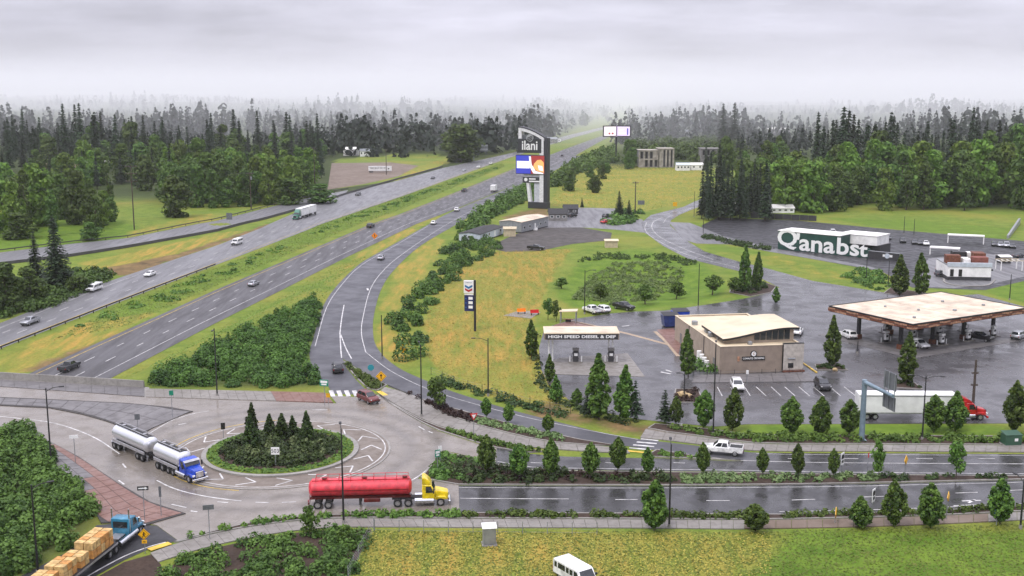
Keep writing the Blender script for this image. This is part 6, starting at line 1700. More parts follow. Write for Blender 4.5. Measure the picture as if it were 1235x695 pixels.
MB().box(0.05, Lx - .05, Wy - .3, Wy - .05, ZT - 1.15, ZT - .17).build('fascia', M_CHAR, cz); MB().box(Lx - .3, Lx - .05, .31, Wy - .31, ZT - 1.15, ZT - .17).build('fascia', M_CHAR, cz)
def weave(axis, length, nn):
    for i in range(nn):
        t = length * (i + .5) / nn; w2 = length / nn * .62
        for k, (za, zb) in enumerate(((-1.1, -.62), (-.62, -.2))):
            s = 1 if (i + k) % 2 else -1
            z0, z1 = ZT + za, ZT + zb
            m = M_WOOD2 if (i * 3 + k * 2) % 4 < 2 else M_WOOD
            if axis == 'x': pts = [(t - w2, -.02 - .02 * (i % 2), z0 + .1 * (s < 0)), (t + w2, -.02 - .02 * (i % 2), z0 + .1 * (s > 0)), (t + w2, .05, z0 + .1 * (s > 0)), (t - w2, .05, z0 + .1 * (s < 0)), (t - w2, -.02 - .02 * (i % 2), z1 - .1 * (s > 0)), (t + w2, -.02 - .02 * (i % 2), z1 - .1 * (s < 0)), (t + w2, .05, z1 - .1 * (s < 0)), (t - w2, .05, z1 - .1 * (s > 0))]
            else: pts = [(-.02 - .02 * (i % 2), t - w2, z0 + .1 * (s < 0)), (.05, t - w2, z0 + .1 * (s < 0)), (.05, t + w2, z0 + .1 * (s > 0)), (-.02 - .02 * (i % 2), t + w2, z0 + .1 * (s > 0)), (-.02 - .02 * (i % 2), t - w2, z1 - .1 * (s > 0)), (.05, t - w2, z1 - .1 * (s > 0)), (.05, t + w2, z1 - .1 * (s < 0)), (-.02 - .02 * (i % 2), t + w2, z1 - .1 * (s < 0))]
            MB().hexa(pts).build('fascia_board', m, cz)
weave('x', Lx, 22); weave('y', Wy, 14)
for i in range(5):
    MB().box(2 + i * (Lx - 4) / 5 + 1, 2 + i * (Lx - 4) / 5 + 1.06, 1.0, Wy - 1.0, ZT - .02, ZT + .02).build('roof_seam', M_CREAM, cz)
for x, y, r_ in ((5, 4, .5), (12, 9, .4), (18, 5, .6), (24, 13, .5), (9, 15, .4), (28, 6, .5)):
    MB().box(x, x + r_, y, y + r_, ZT - .02, ZT + .35).build('roof_vent', M_GALV, cz, bevel=.04)
for i in range(4):
    for j in range(2):
        x = 3.2 + (Lx - 6.4) * i / 3; y = Wy * (.25 + .5 * j)
        cobj = MB().box(x - .3, x + .3, y - .3, y + .3, 0, ZT - 1.0).build('column', M_CHAR, cz)
        MB().box(x - .5, x + .5, y - .5, y + .5, 0, 1.0).build('column_base', M_WOOD, cobj)
sheet_obj('forecourt_pad', [qb + e1 * a + ey * c for a, c in ((-1.5, -1.5), (Lx + 1.5, -1.5), (Lx + 1.5, Wy + 1.5), (-1.5, Wy + 1.5))], .06, M_SPLIT, bpy.data.objects['station_lot'])
PUMPS = []
for i in range(4):
    for j in range(3):
        x = 5.2 + (Lx - 10.4) * i / 3; y = Wy * (.17 + .33 * j)
        if (i, j) in ((0, 2),): continue
        p = qb + e1 * x + ey * y; p.z = .06
        PUMPS.append(p)
pp = None
for k, p in enumerate(PUMPS):
    lab = 'white fuel dispenser with black base under the fuel canopy'
    o = thing('fuel_dispenser', lab, 'fuel pump', p, math.atan2(e1.y, e1.x), 'fuel dispensers under the canopy')
    if pp is None:
        pp = o
        MB().box(-1.6, 1.6, -.6, .6, 0, .15).build('pump_island', M_WALK, o, bevel=.03)
        MB().box(-.45, .45, -.32, .32, .15, .6).build('base', M_BLACK, o)
        MB().box(-.45, .45, -.3, .3, .6, 1.75).build('cabinet', M_SIGNW, o, bevel=.03)
        MB().box(-.55, .55, -.4, .4, 1.95, 2.4).build('canopy_topper', M_SIGNW, o, bevel=.03)
        MB().box(-.08, .08, -.1, .1, 1.75, 1.95).build('topper_post', M_STEEL, o)
        for s in (-1, 1):
            MB().box(-.3, .3, s * .31 - .02, s * .31 + .02, 1.15, 1.6).build('screen', M_BLACK, o)
            MB().tube((s * 1.35, 0, .15), (s * 1.35, 0, 1.15), .1, n=8).build('bollard', M_SIGNW, o, smooth=True)
            MB().path([(s * .46, .1, 1.5), (s * .62, .1, .9), (s * .5, .1, .5)], .03).build('hose', M_PLAST, o)
    else:
        for ch in pp.children: copy_tree(ch, o)

# --- diesel canopy -------------------------------------------------------------
Zd = 6.1
da, db = P(656.5, 402, Zd), P(747, 402, Zd)
ex = db - da; Wd = ex.length
dc = thing('diesel_canopy', 'small flat canopy lettered HIGH SPEED DIESEL and DEF', 'canopy', (da.x, da.y, 0), math.atan2(ex.y, ex.x))
Dd = 6.2
MB().box(0, Wd, 0, Dd, Zd - 1.25, Zd - .1).build('fascia', M_TAUPE, dc, bevel=.02)
MB().box(-.06, Wd + .06, -.06, Dd + .06, Zd - .1, Zd).build('roof', M_CREAM, dc)
MB().box(.35, Wd - .35, .35, Dd - .35, Zd, Zd + .05).build('roof_panel', M_CREAM2, dc)
MB().box(.2, Wd - .2, -.05, 0, Zd - 1.15, Zd - .2).build('sign_panel', M_CHAR, dc)
tm = link('lettering', text_mesh('HIGH SPEED DIESEL & DEF', .72, M_LETTER, .02, .022), dc)
tm.location = (Wd / 2, -.08, Zd - .68); tm.rotation_euler = (math.pi / 2, 0, 0)
bpy.context.view_layer.update(); tm.scale.x = Wd * .9 / tm.dimensions.x
for x in (1.3, Wd - 1.3):
    for dx in (-.35, .35):
        MB().box(x + dx - .14, x + dx + .14, Dd / 2 - .14, Dd / 2 + .14, 0, Zd - 1.25).build('column', M_SIGNW, dc)
p = dc.matrix_world
def dloc(x, y): return Vector((da.x, da.y, 0)) + ex.normalized() * x + Vector((-ex.y, ex.x, 0)).normalized() * y
for lab, x in (('tall dark diesel dispenser in the middle of the diesel lane', Wd * .43), ('diesel dispenser at the right post of the diesel canopy', Wd - 1.3)):
    q = dloc(x, 2.0); q.z = .08
    o = thing('fuel_dispenser', lab, 'fuel pump', q, math.atan2(ex.y, ex.x))
    MB().box(-1.3, 1.3, -.6, .6, 0, .15).build('pump_island', M_WALK, o, bevel=.03)
    MB().box(-.5, .5, -.35, .35, .15, 2.3).build('cabinet', M_CHAR, o, bevel=.03)
    MB().box(-.6, .6, -.42, .42, 2.3, 2.75).build('canopy_topper', M_GREYW, o, bevel=.03)
    MB().box(-.32, .32, -.38, -.35, 1.3, 1.8).build('screen', M_SIGNW, o)
    for s in (-1, 1):
        MB().tube((s * 1.1, 0, .15), (s * 1.1, 0, 1.2), .12, n=8).build('bollard', M_SIGNW, o, smooth=True)
        MB().path([(s * .5, .1, 2.0), (s * .8, .1, 1.2), (s * .55, .1, .6)], .04).build('hose', M_PLAST, o)

# --- fuel price sign ----------------------------------------------------------
pb = P(573, 399.5); top = PD(573, 338.5, pb.y).z
ps = thing('price_sign', 'tall fuel price sign with chevron emblem and blue price board', 'sign', pb, math.radians(-8))
k = (pb.y * cp + CAMZ * sp) / FPX
MB().box(-.22, .22, -.2, .2, 0, top + .1).build('pole', M_DARKST, ps)
f1 = MB().box(-2.35, -.24, -.22, .22, top - 2.75, top).build('logo_panel', M_SIGNW, ps, bevel=.03)
b1 = MB().box(-2.25, -.24, -.18, .18, top - 6.6, top - 3.15).build('price_panel', plain('price_blue', (0.012, 0.018, 0.10), .4), ps, bevel=.03)
MB().box(-2.2, -.3, -.24, -.2, top - 3.1, top - 2.85).build('name_strip', M_SIGNW, ps)
def chev(z, m, par):
    MB().hexa([(-2.1, -.25, z), (-1.3, -.25, z - .42), (-1.3, -.22, z - .42), (-2.1, -.22, z), (-2.1, -.25, z + .45), (-1.3, -.25, z + .03), (-1.3, -.22, z + .03), (-2.1, -.22, z + .45)]).build('emblem', m, par)
    MB().hexa([(-1.3, -.25, z - .42), (-.5, -.25, z), (-.5, -.22, z), (-1.3, -.22, z - .42), (-1.3, -.25, z + .03), (-.5, -.25, z + .45), (-.5, -.22, z + .45), (-1.3, -.22, z + .03)]).build('emblem', m, par)
chev(top - 1.35, plain('emblem_blue', (0.02, 0.14, 0.32), .4), f1); chev(top - 2.05, plain('emblem_red', (0.42, 0.02, 0.03), .4), f1)
tm = link('lettering', text_mesh('Chevron', .42, plain('emblem_navy', (0.02, 0.06, 0.2), .4), .005), f1); tm.location = (-1.3, -.235, top - .42); tm.rotation_euler = (math.pi / 2, 0, 0)
for i in range(3):
    MB().box(-1.35, -.45, -.215, -.18, top - 4.1 - i * .95, top - 3.5 - i * .95).build('price_digits', M_LETTER, b1)
    MB().box(-2.1, -1.75, -.215, -.18, top - 4.0 - i * .95, top - 3.75 - i * .95).build('grade_mark', M_SIGNB, b1)

# --- tall casino pylon sign -----------------------------------------------------
gb = P(643, 251); kk = (gb.y * cp + CAMZ * sp) / FPX
il = thing('pylon_sign', 'giant lettered pylon sign with a glowing screen beside the freeway', 'sign', gb, math.radians(-22))
S = kk / math.cos(math.radians(22))
def sx(zx): return (zx - 262) / 5.79 * S          # zoom columns to metres about the sign's middle
def sz(zy): return (645 - zy) / 5.79 * kk
M_PYL = plain('pylon_charcoal', (0.03, 0.032, 0.036), .5); M_PYLW = plain('pylon_white', (0.72, 0.72, 0.72), .4)
th = 1.6
MB().box(sx(235), sx(370), -th * 1.1, th * 1.1, 0, sz(600)).build('plinth', M_PYL, il, bevel=.1)
MB().box(sx(338), sx(368), -th, th, sz(600), sz(158)).build('pillar', M_PYL, il, bevel=.05)
MB().box(sx(314), sx(341), -th * 1.04, th * .6, sz(602), sz(152)).build('pillar_face', M_PYLW, il)
arc = [(168 + (345 - 168) * i / 10, 88 + 70 * (i / 10) ** 1.9 + 3 * math.sin(i / 10 * math.pi)) for i in range(11)]
b = MB()
for (x0, y0_), (x1, y1_) in zip(arc[:-1], arc[1:]): b.hexa([(sx(x0), -th, sz(y0_ + 22)), (sx(x1), -th, sz(y1_ + 22)), (sx(x1), th, sz(y1_ + 22)), (sx(x0), th, sz(y0_ + 22)), (sx(x0), -th, sz(y0_)), (sx(x1), -th, sz(y1_)), (sx(x1), th, sz(y1_)), (sx(x0), th, sz(y0_))])
b.build('top_arch', M_PYLW, il)
b = MB()
for (x0, y0_), (x1, y1_) in zip(arc[:-1], arc[1:]): b.hexa([(sx(x0), -th * 1.05, sz(y0_ + 1)), (sx(x1), -th * 1.05, sz(y1_ + 1)), (sx(x1), th * 1.05, sz(y1_ + 1)), (sx(x0), th * 1.05, sz(y0_ + 1)), (sx(x0), -th * 1.05, sz(y0_ - 7)), (sx(x1), -th * 1.05, sz(y1_ - 7)), (sx(x1), th * 1.05, sz(y1_ - 7)), (sx(x0), th * 1.05, sz(y0_ - 7))])
b.build('arch_cap', M_PYL, il)
MB().box(sx(168), sx(190), -th, th, sz(165), sz(112)).build('arch_leg', M_PYLW, il)
MB().box(sx(192), sx(322), -th * .5, th * .5, sz(165), sz(140)).build('arch_backing', plain('pylon_grey', (0.12, 0.13, 0.14), .5), il)
lp = MB().box(sx(165), sx(326), -th * 1.1, th * .9, sz(262), sz(165)).build('name_panel', M_PYL, il, bevel=.05)
tm = link('lettering', text_mesh('ilani', 5.6, M_LETTER, .05, .09), lp); tm.location = (sx(247), -th * 1.1 - .08, sz(213)); tm.rotation_euler = (math.pi / 2, 0, 0); tm.scale.x = .86
MB().tube((sx(247), -th * 1.15, sz(160)), (sx(247), -th * .6, sz(160)), 26 / 5.79 * kk, n=20).build('emblem_disc', plain('emblem_grey', (0.33, 0.34, 0.34), .4), lp)
for a in (-.5, .2, .9):
    MB().tube((sx(247) - 1.2, -th * 1.17, sz(160) - 1.0 + a), (sx(247) + 1.2, -th * 1.17, sz(160) + a), .18, n=6).build('emblem_stripe', M_PYL, lp)
sc_ = MB().box(sx(152), sx(352), -th * 1.2, th * .8, sz(408), sz(276)).build('screen_frame', M_PYL, il)
G_BLUE = glow('screen_blue', (0.035, 0.045, 0.42), 1.0); G_WHITE = glow('screen_white', (0.85, 0.86, 0.9), .95); G_RED = glow('screen_red', (0.30, 0.03, 0.03), 1.0); G_GOLD = glow('screen_gold', (0.85, 0.42, 0.14), 1.0); G_LAV = glow('screen_lavender', (0.78, 0.66, 0.86), .95); G_PINK = glow('screen_pink', (0.9, 0.82, 0.86), .95)
yy = -th * 1.2 - .06
def scr(x0, x1, y0_, y1_, m, dy=0.0):
    MB().box(sx(x0), sx(x1), yy - dy, yy - dy + .05, sz(y1_), sz(y0_)).build('screen_panel', m, sc_)
scr(155, 255, 280, 404, G_BLUE); scr(160, 248, 318, 368, G_WHITE, .06); scr(257, 348, 280, 404, G_RED)
def blob(pts, m, dy):
    b = MB(); b.prism_y([(sx(x), sz(y)) for x, y in pts], yy - dy, yy - dy + .05); b.build('screen_image', m, sc_)
blob([(243, 284), (256, 284), (262, 340), (290, 385), (345, 398), (340, 404), (275, 402), (250, 360)], G_WHITE, .12)
blob([(300, 310), (325, 306), (344, 325), (345, 395), (300, 385), (272, 360), (278, 335)], G_GOLD, .06)
blob([(305, 345), (335, 350), (342, 385), (312, 378)], G_WHITE, .12)
dp = MB().box(sx(198), sx(322), -th, th * .5, sz(468), sz(428)).build('tenant_panel', M_PYL, il)
MB().tube((sx(220), -th - .06, sz(446)), (sx(220), -th + .1, sz(446)), .8, n=14).build('tenant_disc', M_LETTER, dp)
for z0, w_ in ((440, 45), (457, 75)): MB().box(sx(242), sx(242 + w_), -th - .06, -th, sz(z0 + 5), sz(z0 - 4)).build('tenant_lettering', M_LETTER, dp)
MB().hexa([(sx(236), -th * .9, sz(600)), (sx(256), -th * .9, sz(600)), (sx(256), th * .3, sz(600)), (sx(236), th * .3, sz(600)), (sx(222), -th * .9, sz(468)), (sx(240), -th * .9, sz(468)), (sx(240), th * .3, sz(468)), (sx(222), th * .3, sz(468))]).build('slanted_leg', M_PYLW, il)
MB().box(sx(276), sx(320), -th * .8, th * .3, sz(600), sz(470)).build('lower_panel', plain('pylon_pale', (0.50, 0.52, 0.56), .5), il)
MB().box(sx(200), sx(322), -th * .6, th * .5, sz(428), sz(408)).build('neck', M_PYLW, il)

# --- twin-screen billboard ------------------------------------------------------
bb = G(743, 194.5); k3 = (bb.y * cp + CAMZ * sp) / FPX
bl = thing('billboard', 'V-shaped billboard with two glowing screens on a single dark pole', 'billboard', bb, 0)
zt, zb_ = PD(743, 151.5, bb.y).z - bb.z, PD(743, 165, bb.y).z - bb.z
MB().tube((0, .8, 0), (0, .8, zb_ + 1), .55, n=10).build('pole', M_DARKST, bl, smooth=True)
for s, m in ((-1, G_PINK), (1, G_LAV)):
    mb = MB(); mb.M = Matrix.Rotation(math.radians(16 * -s), 4, 'Z')
    w_ = 17.5 * k3
    mb.box(min(0, s * w_) + .1, max(0, s * w_) - .1, -.6, .4, zb_, zt); f = mb.build('screen_frame', M_BLACK, bl)
    mb = MB(); mb.M = Matrix.Rotation(math.radians(16 * -s), 4, 'Z')
    mb.box(min(0, s * w_) + .7, max(0, s * w_) - .7, -.68, -.61, zb_ + .7, zt - .7); mb.build('screen_panel', m, f)
    for (x0, x1, z0, z1, mm) in (((-6.5, -5.2, 1.8, 3.0, G_RED), (-4.0, -2.6, 1.8, 3.0, G_RED), (-6, -3.8, 4.8, 5.5, G_LAV)) if s < 0 else ((8.0, 8.9, 1.4, 6.2, G_BLUE), (2.2, 7, 2.2, 3.6, G_PINK), (2.2, 5.0, 4.6, 5.4, G_PINK))):
        mb = MB(); mb.M = Matrix.Rotation(math.radians(16 * -s), 4, 'Z')
        mb.box(x0, x1, -.76, -.69, zb_ + z0, zb_ + z1); mb.build('screen_image', mm, f)
MB().box(-.5, .5, -.9, 1.2, zb_ - .1, zt).build('spine', plain('spine_violet', (0.3, 0.22, 0.36), .5), bl)

# --- concrete frame buildings beyond the field -----------------------------------
def frame_building(label, u0, u1, vb, vt, D, cols, rows, mat, skew=0.0):
    a, b_ = G(u0, vb), G(u1, vb); w = (b_ - a).length; h = PD(u0, vt, a.y).z - a.z
    o = thing('concrete_building', label, 'building', a, math.atan2(b_.y - a.y, b_.x - a.x))
    t = .5
    for i in range(cols + 1):
        x = w * i / cols
        MB().box(x - .45, x + .45, 0, .8, 0, h).build('pier', mat, o)
    for j in range(rows + 1):
        z = h * j / rows
        MB().box(-.45, w + .45, -.05, .9, max(0, z - .5), z + .1).build('floor_beam', mat, o)
    MB().box(0, w, .95, D, 0, h - .2).build('core', M_GREYW, o)
    for i in range(cols):
        for j in range(rows):
            x0 = w * i / cols + .9; x1 = w * (i + 1) / cols - .9
            if (i * 7 + j * 3) % 4 == 0: MB().box(x0 - .4, x1 + .4, .3, .7, h * j / rows + .1, h * (j + 1) / rows - .5).build('infill_panel', mat, o)
            else: MB().box(x0, x1, .86, .94, h * j / rows + .5, h * (j + 1) / rows - .8).build('window', M_BLACK, o)
    MB().box(-.6, w + .6, -.3, D, h + .1, h + .5).build('roof', mat, o)
    return o
M_OLDC = plain('old_concrete', (0.36, 0.33, 0.28), .85, var=.25, scale=.3)
frame_building('pale two-storey concrete shell with dark openings beyond the field', 771, 794, 202, 182, 14, 4, 2, M_OLDC)
frame_building('concrete shell with tall dark openings right of the pale shell', 794.5, 812, 202, 180, 14, 4, 1, M_OLDC)
frame_building('distant grey frame building half hidden by the dark conifers', 846, 868, 196, 180, 14, 4, 2, M_GREYW)
def shed(name, label, cat, u0, u1, vb, vt, D, wall, roof, pitch=.8, rot=None, windows=0, group=None, zfun=None, over=.3):
    a, b_ = (zfun or G)(u0, vb), (zfun or G)(u1, vb)
    w = (b_ - a).length; h = PD(u0, vt, a.y).z - a.z
    o = thing(name, label, cat, a, math.atan2(b_.y - a.y, b_.x - a.x) if rot is None else rot, group)
    hw = max(1.2, h - pitch)
    MB().box(0, w, 0, D, 0, hw).build('wall', wall, o)
    MB().prism_x([(-over, hw - .05), (D / 2, hw + pitch), (D + over, hw - .05), (D + over, hw + .1), (D / 2, hw + pitch + .15), (-over, hw + .1)], -over, w + over).build('roof', roof, o)
    MB().prism_x([(0.02, hw - .01), (D - .02, hw - .01), (D / 2, hw + pitch * .93)], .02, w - .02).build('gable', wall, o)
    for i in range(windows):
        x = w * (i + .5) / windows
        f = MB().box(x - .65, x + .65, -.06, 0, hw * .42, hw * .82).build('window', M_SIGNW, o)
        MB().box(x - .52, x + .52, -.09, -.05, hw * .47, hw * .77).build('pane', M_WINDOW, f)
    return o
shed('shed', 'white-roofed shed at the edge of the field', 'shed', 816, 832, 206, 197, 7, M_WHITEB, M_PALEBLUE, 1.2, windows=4)
shed('shed', 'low white shed beside the dark conifers', 'shed', 833, 848, 205.5, 197, 7, M_WHITEB, M_WHITER, 1.0, windows=2)
for i, (u0, u1, vb, vt, lab, wl_, rf) in enumerate([(55, 90, 203, 194, 'long pale farm roof among the left trees', M_BEIGE, M_WHITER), (96, 128, 203, 194.5, 'second pale farm roof right of the first', M_WHITEB, M_WHITER), (414, 432, 188, 178, 'white house left behind the gravel pullout', M_WHITEB, M_WHITER), (434, 446, 189, 180, 'small white house right behind the gravel pullout', M_WHITEB, M_GALV), (812, 830, 165, 157, 'hazy low building under the far firs', M_GREYW, M_GALV), (925, 945, 163, 154, 'hazy white-roofed building over the right wood', M_GREYW, M_WHITER), (658, 672, 173, 166, 'small far building beside the freeway', M_GREYW, M_GALV)]):
    shed('far_house', lab, 'house', u0, u1, vb, vt, 10, wl_, rf, 1.6, windows=3)
for lab, u0, u1, vb, vt in (('white house glimpsed through the dark conifer row', 930, 958, 257, 248), ('pale house glimpsed at the left of the dark conifer row', 876, 892, 253, 244)):
    shed('house', lab, 'house', u0, u1, vb, vt, 9, M_WHITEB, M_WHITER, 1.2, windows=4)

# --- mobile homes ----------------------------------------------------------------
def mobile_home(label, A_, B_, C_, hpx, wall, roof, nwin, steps=False):
    """A_, B_ = base pixels of the long front side, C_ = base pixel of the left rear corner"""
    a, b_, c = P(*A_), P(*B_), P(*C_)
    ex_ = b_ - a; w = ex_.length; D_ = min(9, max(4.2, abs((c - a).dot(Vector((-ex_.y, ex_.x, 0)).normalized()))))
    h = PD(A_[0], A_[1] - hpx, a.y).z
    o = thing('mobile_home', label, 'mobile home', a, math.atan2(ex_.y, ex_.x))
    MB().box(0, w, 0, D_, .35, h).build('wall', wall, o)
    MB().box(.1, w - .1, .1, D_ - .1, 0, .35).build('skirting', M_CHAR, o)
    MB().prism_x([(-.25, h), (D_ / 2, h + .55), (D_ + .25, h), (D_ + .25, h + .12), (D_ / 2, h + .7), (-.25, h + .12)], -.25, w + .25).build('roof', roof, o)
    MB().prism_x([(.02, h - .01), (D_ - .02, h - .01), (D_ / 2, h + .52)], .02, w - .02).build('gable', wall, o)
    for i in range(nwin):
        x = w * (i + .5) / nwin
        if i == nwin // 2:
            d = MB().box(x - .5, x + .5, -.06, 0, .45, 2.5).build('door', M_WHITEB, o); MB().box(x + .3, x + .38, -.12, -.05, 1.4, 1.5).build('handle', M_DARKST, d)
            if steps:
                for k_ in range(4): MB().box(x - .8 - .32 * k_, x - .5 - .32 * k_, -1.3, -.05, 0, .9 - .2 * k_).build('step', M_SIGNW, o)
                MB().path([(x + .5, -1.25, 1.5), (x - .6, -1.25, 1.5), (x - 2.0, -1.25, .7)], .05).build('handrail', M_SIGNW, o)
        else:
            f = MB().box(x - .7, x + .7, -.05, 0, 1.35, 2.4).build('window', M_SIGNW, o); MB().box(x - .58, x + .58, -.08, -.04, 1.45, 2.3).build('pane', M_WINDOW, f)
    f = MB().box(-.05, 0, D_ / 2 - .6, D_ / 2 + .6, 1.35, 2.4).build('window', M_SIGNW, o); MB().box(-.08, -.04, D_ / 2 - .5, D_ / 2 + .5, 1.45, 2.3).build('pane', M_WINDOW, f)
    return o
mobile_home('long grey mobile home with a pale roof and white steps', (629, 281.5), (661, 273.5), (594, 270), 13, M_STEEL, M_CREAM2, 5, True)
mobile_home('pale blue mobile home with a dark roof nearest the ramp', (579, 293), (607, 283), (556, 291), 10, M_PALEBLUE, M_DARKROOF, 4)
shed('garden_shed', 'small beige shed between the two mobile homes', 'shed', 607.5, 622, 285.5, 274.5, 3.5, M_BEIGE, M_BEIGE, .6)
shed('cabin', 'dark-roofed cabin behind the long mobile home', 'house', 662, 684, 266.5, 253, 8, M_GREYW, M_DARKROOF, 1.8, windows=3)
shed('cabin', 'low dark cabin beside the parked black car', 'house', 680, 697, 258.5, 248, 7, M_CHAR, M_DARKROOF, 1.5, windows=2)
shed('equipment_hut', 'beige windowless equipment hut at the edge of the gravel yard', 'hut', 730, 745, 299, 289.5, 3.0, M_BEIGE, M_CREAM, .4)
bpy.data.objects['equipment_hut']['label'] = 'beige windowless equipment hut at the edge of the gravel yard'

# --- storefront wall with giant letters --------------------------------------------
wa, wb = P(938, 300.5), P(1046, 311.5)
we = wb - wa; wl_len = we.length; wrz = math.atan2(we.y, we.x)
qq = thing('mural_building', 'dark green building with giant white letters and a white roof', 'building', wa, wrz)
h1 = PD(938, 278.5, wa.y).z
w1 = wl_len * .695
MB().box(0, w1, 0, 9, 0, h1).build('wall', M_DKGREEN, qq)
MB().box(-.2, w1 + .2, -.2, 9.2, h1, h1 + .25).build('roof', M_WHITER, qq, bevel=.03)
MB().box(w1 + .03, wl_len * 1.02, 0, .45, 0, h1 * .5).build('low_wall', M_DKGREEN, qq)
for chx, ch, fr, siz in ((.108, 'Q', .56, 7.4), (.232, "'", .78, 7.0), (.312, 'a', .36, 7.4), (.447, 'n', .36, 7.4), (.585, 'a', .36, 7.2), (.735, 'b', .42, 7.2), (.862, 's', .30, 7.0), (.955, 't', .34, 6.0)):
    me = text_mesh(ch, siz, M_LETTER, .04, .16, 1.22)
    t_ = link('giant_letter', me, qq); t_.rotation_euler = (math.pi / 2, 0, 0)
    co = [v.co for v in me.vertices]; mz = min(c.y for c in co); mx = (max(c.x for c in co) + min(c.x for c in co)) / 2
    t_.location = (chx * wl_len - mx, -.07, (.25 if ch != "'" else h1 - 2.3) - mz)
q2 = thing('white_building', 'white windowless box building on the right end of the mural wall', 'building', P(1012, 303.5) , wrz)
o2 = q2
MB().box(-.6, 13.2, .8, 8.5, 0, h1 * .50).build('lower_wall', M_CHAR, o2)
MB().box(0, 12.6, -.55, 8.5, h1 * .50, h1 * .98).build('upper_wall', M_WHITEB, o2, bevel=.04)
MB().box(-.2, 12.8, -.7, 8.7, h1 * .98, h1 * .98 + .22).build('roof', M_WHITER, o2)
MB().box(12.62, 12.75, 2, 5, .2, 2.4).build('door', M_DARKST, o2)
cw_ = thing('charcoal_wall', 'low charcoal wall with a round logo right of the white building', 'wall', P(1047, 311.8), wrz)
MB().box(0, 9.5, 0, .6, 0, 2.3).build('wall', M_CHAR, cw_)
MB().box(-.1, 9.6, -.08, .68, 2.3, 2.42).build('cap', M_STEEL, cw_)
MB().tube((6.0, -.02, 1.35), (6.0, -.1, 1.35), .8, n=18).build('logo_disc', M_PALEBLUE, cw_)
MB().box(4.6, 7.6, -.08, 0, 1.0, 1.7).build('logo_band', M_SIGNW, cw_)

# --- drive-in restaurant --------------------------------------------------------------
ra, rb = P(1142.5, 338), P(1194.5, 339)
rr_ = rb - ra; rw = rr_.length
rs = thing('restaurant_building', 'white drive-in restaurant with cluttered roof boxes behind the canopy', 'building', ra, math.atan2(rr_.y, rr_.x))
hr = PD(1142.5, 321.5, ra.y).z
MB().box(0, rw, 0, 13, 1.0, hr).build('wall', M_WHITEB, rs)
MB().box(-.1, rw + .1, -.1, 13.1, 0, 1.0).build('base_course', M_CHAR, rs)
MB().box(-.2, rw + .2, -.2, .3, hr, hr + 1.1).build('parapet', M_PALEBLUE, rs)
MB().box(.05, rw - .05, .3, 13.1, hr, hr + .3).build('roof', M_STEEL, rs)
for (x0, x1, y0, y1, z, m) in ((.4, 4.2, 4, 6.5, 2.2, M_WOOD), (rw - 4.2, rw - .3, 2, 5, 2.0, M_REDROOF), (rw - 3.0, rw + .1, 6, 10, 2.6, M_WOOD), (4.8, rw - 4.6, 3, 7, 1.4, M_WHITEB), (3.2, 6.8, 8, 11, 2.6, M_BLACK), (7.2, 9.6, 9, 12, 2.3, M_WHITER)):
    MB().box(x0, x1, y0, y1, hr + .3, hr + .3 + z).build('roof_box', m, rs, bevel=.04)
for x in (.6, 2.8): MB().box(x, x + .9, -.08, 0, 1.1, 3.0).build('window', M_BLACK, rs)
MB().box(rw, rw + .8, 1, 6, 2.6, 3.0).build('awning', M_CHAR, rs)
strip('kerb', PX([(1138, 337), (1141, 342), (1160, 345.5), (1190, 345), (1200, 338)], 0, 4), .5, .25, M_KERB, bpy.data.objects['restaurant_drive'], .25)
for lab, (u0, v0, u1, v1, hpx) in (('flat white parking shelter behind the restaurant', (1143, 293, 1186, 295, 10)), ('flat white parking shelter left of the restaurant', (1121.5, 307, 1156, 309, 9))):
    a, b_ = P(u0, v0), P(u1, v1); hh = PD(u0, v0 - hpx, a.y).z
    o = thing('parking_shelter', lab, 'shelter', a, math.atan2(b_.y - a.y, b_.x - a.x)); w = (b_ - a).length
    MB().box(-.2, w + .2, -.3, 3.2, hh - .3, hh).build('roof', M_WHITER, o)
    for x in (0, w): MB().box(x - .15, x + .15, -.15, .15, 0, hh - .3).build('post', M_WHITEB, o)
pg = thing('pergola', 'white slatted pergola right of the restaurant', 'pergola', P(1207, 327), 0)
for i in range(5): MB().box(i * 1.5, i * 1.5 + .18, 0, 4, 2.6, 2.8).build('slat', M_WHITEB, pg)
for x in (0, 6.0):
    for y in (0.1, 3.7): MB().box(x, x + .2, y, y + .2, 0, 2.6).build('post', M_WHITEB, pg)
for y in (0.05, 3.65): MB().box(-.2, 6.6, y, y + .25, 2.8, 3.0).build('beam', M_BEIGE, pg)
shed('kiosk', 'small dark kiosk with a pale roof right of the restaurant', 'kiosk', 1207, 1219, 318, 309, 4, M_CHAR, M_WHITER, .3)
rwall = thing('retaining_wall', 'pale wedge-shaped retaining wall at the end of the far lawn', 'wall', P(1214, 288), 0)
a, b_ = P(1214, 288), P(1228, 270)
dd = b_ - a
MB().hexa([(0, 0, 0), (dd.x, dd.y, 0), (dd.x + .8, dd.y, 0), (.8, 0, 0), (0, 0, 1.2), (dd.x, dd.y, 2.2), (dd.x + .8, dd.y, 2.2), (.8, 0, 1.2)]).build('wall', M_STEEL, rwall)
kw = thing('screen_wall', 'long dark screen wall at the back of the storage lot', 'wall', P(905, 263), 0)
a, b_ = P(905, 263), P(985, 267); dd = b_ - a
for i in range(8):
    p0 = dd * (i / 8); p1 = dd * ((i + .96) / 8)
    MB().hexa([(p0.x, p0.y, 0), (p1.x, p1.y, 0), (p1.x, p1.y + .3, 0), (p0.x, p0.y + .3, 0), (p0.x, p0.y, 2.2), (p1.x, p1.y, 2.2), (p1.x, p1.y + .3, 2.2), (p0.x, p0.y + .3, 2.2)]).build('panel', M_CHAR, kw)
